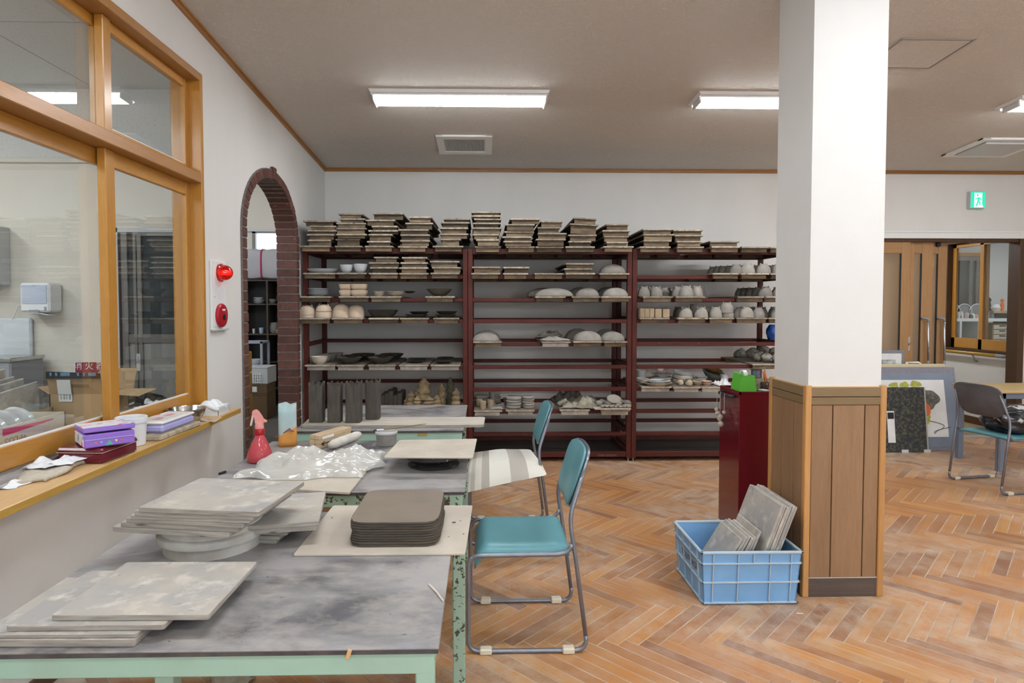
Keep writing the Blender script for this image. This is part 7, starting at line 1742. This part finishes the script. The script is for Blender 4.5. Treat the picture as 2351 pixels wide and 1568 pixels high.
# open box packed with standing clay boards
c0_, c1_ = atY(-20, 960, 3.33).x, atY(122, 960, 3.33).x
t = cbox('cardboard_box', 'open cardboard box packed with standing grey boards', c0_, c1_, 3.0, 3.33, KT, KT+.16)
KG = 'grey boards standing in the kitchen box'
for i in range(9):
    xx = c0_+.03+i*(c1_-c0_-.06)/9; h_ = [.30, .31, .25, .34, .30, .24, .29, .20, .27][i]
    m = MB().box(0, .012, 0, .27, 0, h_, b=.004, M=Matrix.Translation((xx, 3.02+.012*(i % 3), KT+.008)) @ Matrix.Rotation(.10, 4, 'X') @ Matrix.Rotation([.05, .02, .06, .03, .05, .02, .04, .0, .02][i], 4, 'Y'))
    m.build('clay_board', M_gboard, label='grey board standing in the kitchen box, %s from the left' % ORD[i], cat='clay board', group=KG)
for i in range(5):
    p_ = atX(10+i*20, 905, -2.06); MB().box(0, .012, 0, .22, 0, .17, b=.003, M=Matrix.Translation((-2.42+.075*i, 2.72, KT)) @ Matrix.Rotation(-.12, 4, 'X')).build('clay_board', M_gboard, label='low grey board leaning near the glass, %s from the left' % ORD[i], cat='clay board', group='low grey boards near the kitchen glass')
# pale carton of bagged discs right behind the glass
g0, g1 = 2.32, 2.86
t = cbox('carton', 'pale printed carton holding plastic wrapped discs behind the glass', -2.16, -1.90, g0, g1, KT, KT+.215, M_cardpale)
xf_ = -1.8995
MB().prism([(xf_, 2.49, KT+.180), (xf_, 2.78, KT+.195), (xf_, 2.78, KT+.20), (xf_, 2.49, KT+.208)], (.0008, 0, 0)).build('red_band', mat('carton red', (.62, .05, .09), rough=.7), t)
MB().box(xf_, xf_+.0008, 2.33, 2.395, KT+.17, KT+.20).build('lilac_band', mat('carton lilac', (.55, .33, .55), rough=.7), t)
for z in (.158, .185): MB().box(xf_, xf_+.0008, 2.398, 2.405, KT+z, KT+z+.02).build('red_mark', bpy.data.materials['carton red'], t)
text('carton_lettering', '+PLUS', .045, Matrix.Translation((xf_+.0006, 2.56, KT+.155)) @ Matrix.Rotation(PI/2, 4, 'Z') @ Matrix.Rotation(PI/2, 4, 'X') @ Matrix.Rotation(PI, 4, 'Z'), mat('carton brown print', (.45, .22, .12), rough=.7), t)
M_film = mat('clear bag over discs', (.50, .50, .50), (.62, .62, .62), rough=.15, scale=12., coat=.5)
for i, y in enumerate((2.42, 2.5, 2.58, 2.66, 2.74)):
    MB().lathe([(.07, -.02), (.085, -.01), (.085, .01), (.07, .02), (.03, .022), (0, .022)], n=28).xf(Matrix.Translation((-2.03, y, KT+.175)) @ Matrix.Rotation(PI/2+.25, 4, 'X')).build('wrapped_disc', M_film, smooth=True, label='plastic wrapped disc in the pale carton, %s from the left' % ORD[i], cat='disc', group='plastic wrapped discs')
# black bags in the sink corner at the right of the kitchen
p_ = atY(318, 930, 3.98)
def kb(u, v):
    a_ = 2*PI*u; ph_ = PI*v; r_ = 1+.15*math.sin(3*a_)*math.sin(ph_)+.1*math.sin(8*a_+5*ph_)*math.sin(ph_)
    return (p_.x+.15*r_*math.sin(ph_)*math.cos(a_), 3.98+.12*r_*math.sin(ph_)*math.sin(a_), .80+max(0, .06-.085*math.cos(ph_)*r_))
M_gloss = mat('black bin liner', (.012, .014, .014), rough=.18)
MB().box(p_.x-.16, p_.x+.16, 3.85, 4.1, .76, .80, b=.01).build('waste_bin', M_greyl, label='grey bin with a black liner behind the kitchen glass', cat='bin')
MB().lathe([(.12, 0), (.15, .76), (0, .76)], n=28, c=(p_.x, 3.98, 0), sx=1, sy=.7).build('bin_body', M_greyl, bpy.data.objects['waste_bin'], smooth=True)
MB().grid(28, 16, kb).build('bin_bag', M_gloss, smooth='all', label='crumpled glossy black bin liner behind the glass', cat='bag')
p2 = atY(352, 925, 3.95)
crumple('tissue', Vector((p2.x, 3.93, 0)), .08, .07, .03, M_tissue, 'crumpled white paper on the black bin liner', 'tissue', 31, z=p2.z)
# ------------------------------------------------------------------ store room behind the arch
CYs = 9.25
x0_, x1_ = atY(545, 700, CYs).x, atY(660, 700, CYs).x; zt_ = atY(610, 642, CYs).z
t = thing('store_cabinet', 'black open cabinet with a grid of shelves in the store room', 'cabinet', ((x0_+x1_)/2, CYs+.17, 0))
MB().box(x0_, x1_, CYs+.34, CYs+.36, 0, zt_).build('back_panel', M_cab, t)
for xx in (x0_, atY(611, 700, CYs).x, x1_-.03): MB().box(xx, xx+.028, CYs, CYs+.34, 0, zt_-.001, b=.002).build('upright', M_cabe, t)
for yy in (642, 697, 766, 830, 890): z = atY(610, yy, CYs).z; MB().box(x0_+.003, x1_-.003, CYs+.002, CYs+.34, z-.022, z-.002, b=.002).build('shelf', M_cabe, t)
def in_store(x, y, Y=CYs+.1): return atY(x, y, Y)
z1_, z2_ = atY(610, 697, CYs).z-.002, atY(610, 766, CYs).z-.002
def spot(name, prof, mt, x, z, label, cat, Y=CYs+.12, n=20): MB().lathe(prof, n=n, c=(atY(x, 700, Y).x, Y, z)).build(name, mt, smooth=True, label=label, cat=cat)
for i in range(3): spot('plate', bowl_prof(.09-.008*i, .03, .5), M_wglaze, 595-i*.5, z1_+.032*i, 'white plate, %s of the pile in the store cabinet' % ['lowest', 'middle', 'topmost'][i], 'plate')
spot('bowl', bowl_prof(.08, .07, .5), M_clayb, 624, z1_, 'grey bowl in the upper right cell of the store cabinet', 'bowl')
spot('cup', bowl_prof(.035, .085, .8, curve=.4), mat('pale blue glaze', (.36, .46, .58), rough=.3), 599.5, z2_, 'pale blue cup in the store cabinet', 'cup'); spot('cup', bowl_prof(.02, .07, .8, curve=.4), M_greyl, 582, z2_, 'tiny grey cup in the store cabinet', 'cup')
spot('jar', [(.05, 0), (.075, .04), (.075, .10), (.055, .16), (.05, .165), (0, .165)], M_clayb, 628, z2_, 'stoneware jar in the store cabinet', 'jar')
for i in range(2): spot('saucer', bowl_prof(.06, .03, .5), M_cglaze, 640, z2_+.03*i, '%s pale saucer beside the stoneware jar' % ['lower', 'upper'][i], 'saucer', Y=CYs+.06)
# quilt bundle on the cabinet
bx0, bx1, bz0, bz1 = atY(540, 600, CYs).x, atY(648, 600, CYs).x, zt_, atY(610, 571, CYs).z
def qf(u, v):
    a_ = 2*PI*u; e = 1/((abs(math.cos(a_))**5+abs(math.sin(a_))**5)**.2); x = bx0+(bx1-bx0)*v; ec = (1-abs(2*v-1)**8)**.3
    return (x, CYs+.2+.2*e*math.cos(a_)*(.9+.1*ec), (bz0+bz1)/2+.002+(bz1-bz0)/2*e*math.sin(a_)*(.93+.07*ec)*(1-.03*math.sin(v*14)))
t = thing('quilt_bundle', 'folded white quilt tied with a pink strap on the store cabinet', 'quilt', ((bx0+bx1)/2, CYs+.2, bz0)); mb = MB(); mb.grid(32, 24, qf)
mb.quad(*[Vector(qf(q/4, 1)) for q in range(4)]); mb.build('quilt', M_quilt, t, smooth=True)
vs_ = (atY(599, 600, CYs).x-bx0)/(bx1-bx0); MB().tube([Vector(qf(k/40, vs_))+(Vector(qf(k/40, vs_))-Vector((bx0+(bx1-bx0)*vs_, CYs+.2, (bz0+bz1)/2))).normalized()*.004 for k in range(40)], .012, n=6, closed=True).build('strap', M_pinks, t, smooth='all')
# white steel shelf, boxes and crates on the store floor
def rack2(xa, xb, Y, top, label, shelves):
    t = thing('small_rack', label, 'rack', ((xa+xb)/2, Y+.15, 0))
    for xx in (xa, xb-.03):
        for yy in (Y, Y+.28): MB().box(xx, xx+.03, yy, yy+.03, 0, top, b=.002).build('post', M_lam, t)
    for z in shelves: MB().box(xa, xb, Y, Y+.31, z-.03, z, b=.002).build('shelf', M_lam, t)
M_lam = mat('pale blue enamel', (.34, .37, .45), rough=.5)
Yr = 8.6; zz = [atY(590, y, Yr).z for y in (784, 841)]
rack2(atY(545, 800, Yr).x, atY(602, 800, Yr).x, Yr, zz[0], 'pale blue enamel rack in the store room, left one', zz)
spot('bowl', bowl_prof(.10, .085, .5), M_wglaze, 584, zz[1], 'white bowl on the left enamel rack in the store room', 'bowl', Y=Yr+.15)
rack2(atY(626, 800, Yr).x, atY(690, 800, Yr).x, Yr+.2, atY(640, 784, Yr+.2).z, 'pale blue enamel rack in the store room, right one', [atY(640, y, Yr+.2).z for y in (784, 841, 888)])
Yx = 8.2
def sbox(label, xa, xb, ya, yb, mt, name='storage_box', Y=Yx, d=.35, z0=None):
    p, q = atY(xa, yb, Y), atY(xb, ya, Y); t = thing(name, label, 'box', ((p.x+q.x)/2, Y+d/2, p.z if z0 is None else z0)); MB().box(p.x, q.x, Y, Y+d, p.z if z0 is None else z0, q.z-.01, b=.006).build('body', mt, t); MB().box(p.x-.004, q.x+.004, Y-.004, Y+d, q.z-.012, q.z, b=.003).build('lid', mt, t); return t, p, q
M_dcard = mat('brown carton', (.15, .09, .045), rough=.8)
zb0 = 0
t, p, q = sbox('lower brown carton on the store floor', 555, 613, 905, 935, M_dcard, z0=0.)
t2, p2_, q2 = sbox('upper brown carton on the store floor with white label', 555, 613, 882, 905, M_dcard, z0=q.z+.001); MB().box(q2.x-.22, q2.x-.13, Yx-.008, Yx-.003, q.z+.03, q.z+.1).build('paper_label', M_paper, t2)
t3, p3_, q3 = sbox('grey plastic storage box above the brown cartons', 555, 614, 843, 880, M_greyl, z0=q2.z+.001)
mm = MB(); pb = atY(588, 868, Yx-.006)
for i in range(5): mm.box(pb.x-.07+.03*i, pb.x-.06+.03*i, Yx-.016, Yx-.005, q2.z+.02, q2.z+.13)
for i in range(4): mm.box(pb.x-.08, pb.x+.08, Yx-.015, Yx-.006, q2.z+.02+.035*i, q2.z+.03+.035*i)
mm.build('mesh_front', M_white, t3, kind='stuff')
Yy = 6.9; pq = atY(572, 850, Yy)
t = thing('yellow_crate', 'tall stack of yellow crates just inside the arch', 'crate', (pq.x-.2, Yy+.15, 0))
for i in range(4):
    z_ = .245*i; MB().box(pq.x-.42, atY(579, 850, Yy+.3).x, Yy, Yy+.3, z_, z_+.235, b=.008).build('tray', M_yelb, t)
# ------------------------------------------------------------------ far room seen through the corridor window
FY = 9.75
fx0, fx1 = atY(2150, 730, FY).x, atY(2335, 730, FY).x; ft = atY(2240, 731, FY).z
t = thing('white_shelf', 'white shelf unit in the far room behind the corridor window', 'shelf', ((fx0+fx1)/2, FY+.2, 0))
MB().box(fx0, fx1, FY, FY+.4, ft-.05, ft, b=.003).build('shelf_top', M_whitem, t)
for x in (2150, 2204, 2246, 2326): xx = atY(x, 750, FY).x; MB().box(xx, xx+.035, FY+.003, FY+.4, 0, ft-.05, b=.002).build('upright', M_whitem, t)
MB().box(fx0, fx1, FY+.003, FY+.4, ft-.62, ft-.58, b=.002).build('shelf_board', M_whitem, t)
for i in range(8):
    x = atY(2184+i*2.3, 760, FY+.05).x; h_ = .27+.03*((i*5) % 3); MB().box(x, x+.014, FY+.05, FY+.25, ft-.58, ft-.58+h_, b=.001).build('book', mat('book spine %d' % i, [(.5, .42, .1), (.12, .12, .14), (.45, .42, .38), (.2, .12, .1), (.35, .35, .4), (.12, .16, .3), (.5, .5, .48), (.4, .15, .1)][i], rough=.6), label='thin upright book on the white shelf, %s from the left' % ORD[i], cat='book', group='books on the white shelf')
dxx = [atY(x, 770, FY+.02).x for x in (2283, 2325)]
t = thing('drawer_unit', 'beige stack of paper drawers under the white shelf', 'drawers', ((dxx[0]+dxx[1])/2, FY+.2, ft-.58)); MB().box(dxx[0], dxx[1], FY+.06, FY+.38, ft-.58, ft-.08, b=.004).build('body', M_card, t)
for i in range(6): z_ = ft-.575+.08*i; dr_ = MB().box(dxx[0]+.008, dxx[1]-.008, FY+.045, FY+.065, z_, z_+.07, b=.004).build('drawer', M_cardpale, t); MB().box((dxx[0]+dxx[1])/2-.05, (dxx[0]+dxx[1])/2+.05, FY+.04, FY+.047, z_+.045, z_+.062, b=.002).build('pull', M_black, dr_)
xx = atY(2268, 770, FY).x; MB().box(xx-.08, xx+.08, FY+.05, FY+.3, ft-.579, ft-.34, b=.01).build('bin', mat('slate blue plastic', (.08, .12, .16), rough=.5), label='slate blue box between the shelf uprights', cat='box')
xx = atY(2222, 780, FY).x; MB().box(xx-.1, xx+.1, FY+.05, FY+.3, ft-.579, ft-.45, b=.004).build('storage_box', M_cardpale, label='pale flat box on the white shelf', cat='box')
M_clr = mat('clear plastic dome', (.50, .51, .52), rough=.1, trans=.5)
for i, x in enumerate((2188, 2214, 2243)):
    c_ = atY(x, 712, FY+.15); t = thing('glass_cover', 'clear round plastic cover on the white shelf, '+['left', 'middle', 'right'][i], 'cover', (c_.x, FY+.15, ft))
    MB().tube([(c_.x+.12*math.cos(q), FY+.15, ft+.11+.12*math.sin(q)) for q in [k*2*PI/28 for k in range(28)]], .007, n=6, closed=True).build('rim', M_white, t, smooth='all')
    MB().lathe([(.115, 0), (.115, .006), (.02, .03), (0, .031)], n=28).xf(Matrix.Translation((c_.x, FY+.16, ft+.11)) @ Matrix.Rotation(-PI/2, 4, 'X')).build('dome', M_clr, t, smooth=True)
jr = random.Random(8); M_j = [mat('jar %d' % k, c_, rough=.4) for k, c_ in enumerate(((.7, .7, .7), (.2, .2, .22), (.6, .35, .3), (.35, .45, .6), (.62, .6, .5), (.12, .1, .1)))]
for i in range(16):
    x = atY(2184+i*4.1, 725, FY+.06).x; r_ = .02+.012*jr.random(); h_ = .05+.07*jr.random()
    MB().lathe([(r_, 0), (r_, h_*.7), (r_*.6, h_*.85), (r_*.6, h_), (0, h_)], n=12, c=(x, FY+.05+.05*jr.random(), ft)).build('small_jar', M_j[i % 6], smooth=True, label='small jar in the row on the white shelf, %s from the left' % ORD[i], cat='jar', group='small jars on the white shelf')
for i in range(4):
    x = atY(2265+i*6, 725, FY+.1).x; MB().lathe([(.035, 0), (.035, .09), (0, .092)], n=12, c=(x, FY+.1, ft)).build('small_jar', M_j[(i*2+3) % 6], smooth=True, label='blue white jar at the right of the shelf, %s from the left' % ORD[i], cat='jar', group='small jars on the white shelf')
xa, xb = atY(2284, 725, FY+.06).x, atY(2325, 725, FY+.06).x
MB().box(xa, xb, FY+.05, FY+.35, ft, ft+.08, b=.004).build('storage_box', M_black, label='flat black box on the right of the white shelf', cat='box')
MB().box(xa-.03, xb-.03, FY+.05, FY+.35, ft+.081, ft+.12, b=.003).build('storage_box', M_card, label='thin cardboard box lying on the flat black box', cat='box')
MB().lathe([(.07, 0), (.09, .05), (.05, .1), (0, .11)], n=16, c=((xa+xb)/2, FY+.2, ft+.121)).build('ornament', M_white, smooth=True, label='white rounded ornament on the cardboard box', cat='ornament')
c_ = ((xa+xb)/2+.02, FY+.12, ft+.121); t = thing('ornament', 'small orange bird figurine on the cardboard box', 'ornament', c_); MB().lathe([(.02, 0), (.03, .08), (.015, .13), (.03, .17), (0, .2)], n=12, c=c_).build('body', M_orange, t, smooth=True)
c_ = (atY(2277, 720, FY+.2).x, FY+.25, ft); t = thing('ornament', 'dark slender doll beside the cardboard box', 'ornament', c_); MB().lathe([(.05, 0), (.03, .1), (.02, .22), (.012, .26), (.028, .3), (0, .34)], n=12, c=c_).build('body', M_black, t, smooth=True)
# dark sliding door on the far wall
a, b2 = atY(2150, 900, 10.28), atY(2249, 592, 10.28)
t = thing('door_5', 'dark glazed sliding door in the far room', None, ((a.x+b2.x)/2, 10.28, 0), kind='structure')
MB().box(a.x, b2.x, 10.25, 10.29, 0, b2.z).build('pane', mat('dark green glass', (.05, .055, .05), rough=.12), t)
m = MB(); m.box(a.x, b2.x, 10.22, 10.26, b2.z-.05, b2.z+.02); 
for x in (2225, 2240): xx = atY(x, 600, 10.24).x; m.box(xx, xx+.05, 10.22, 10.26, 0, b2.z-.05)
m.build('door_frame', M_dalum, t); MB().box(a.x, b2.x+.06, 10.21, 10.25, b2.z+.02, b2.z+.08).build('door_head', M_winw, t)
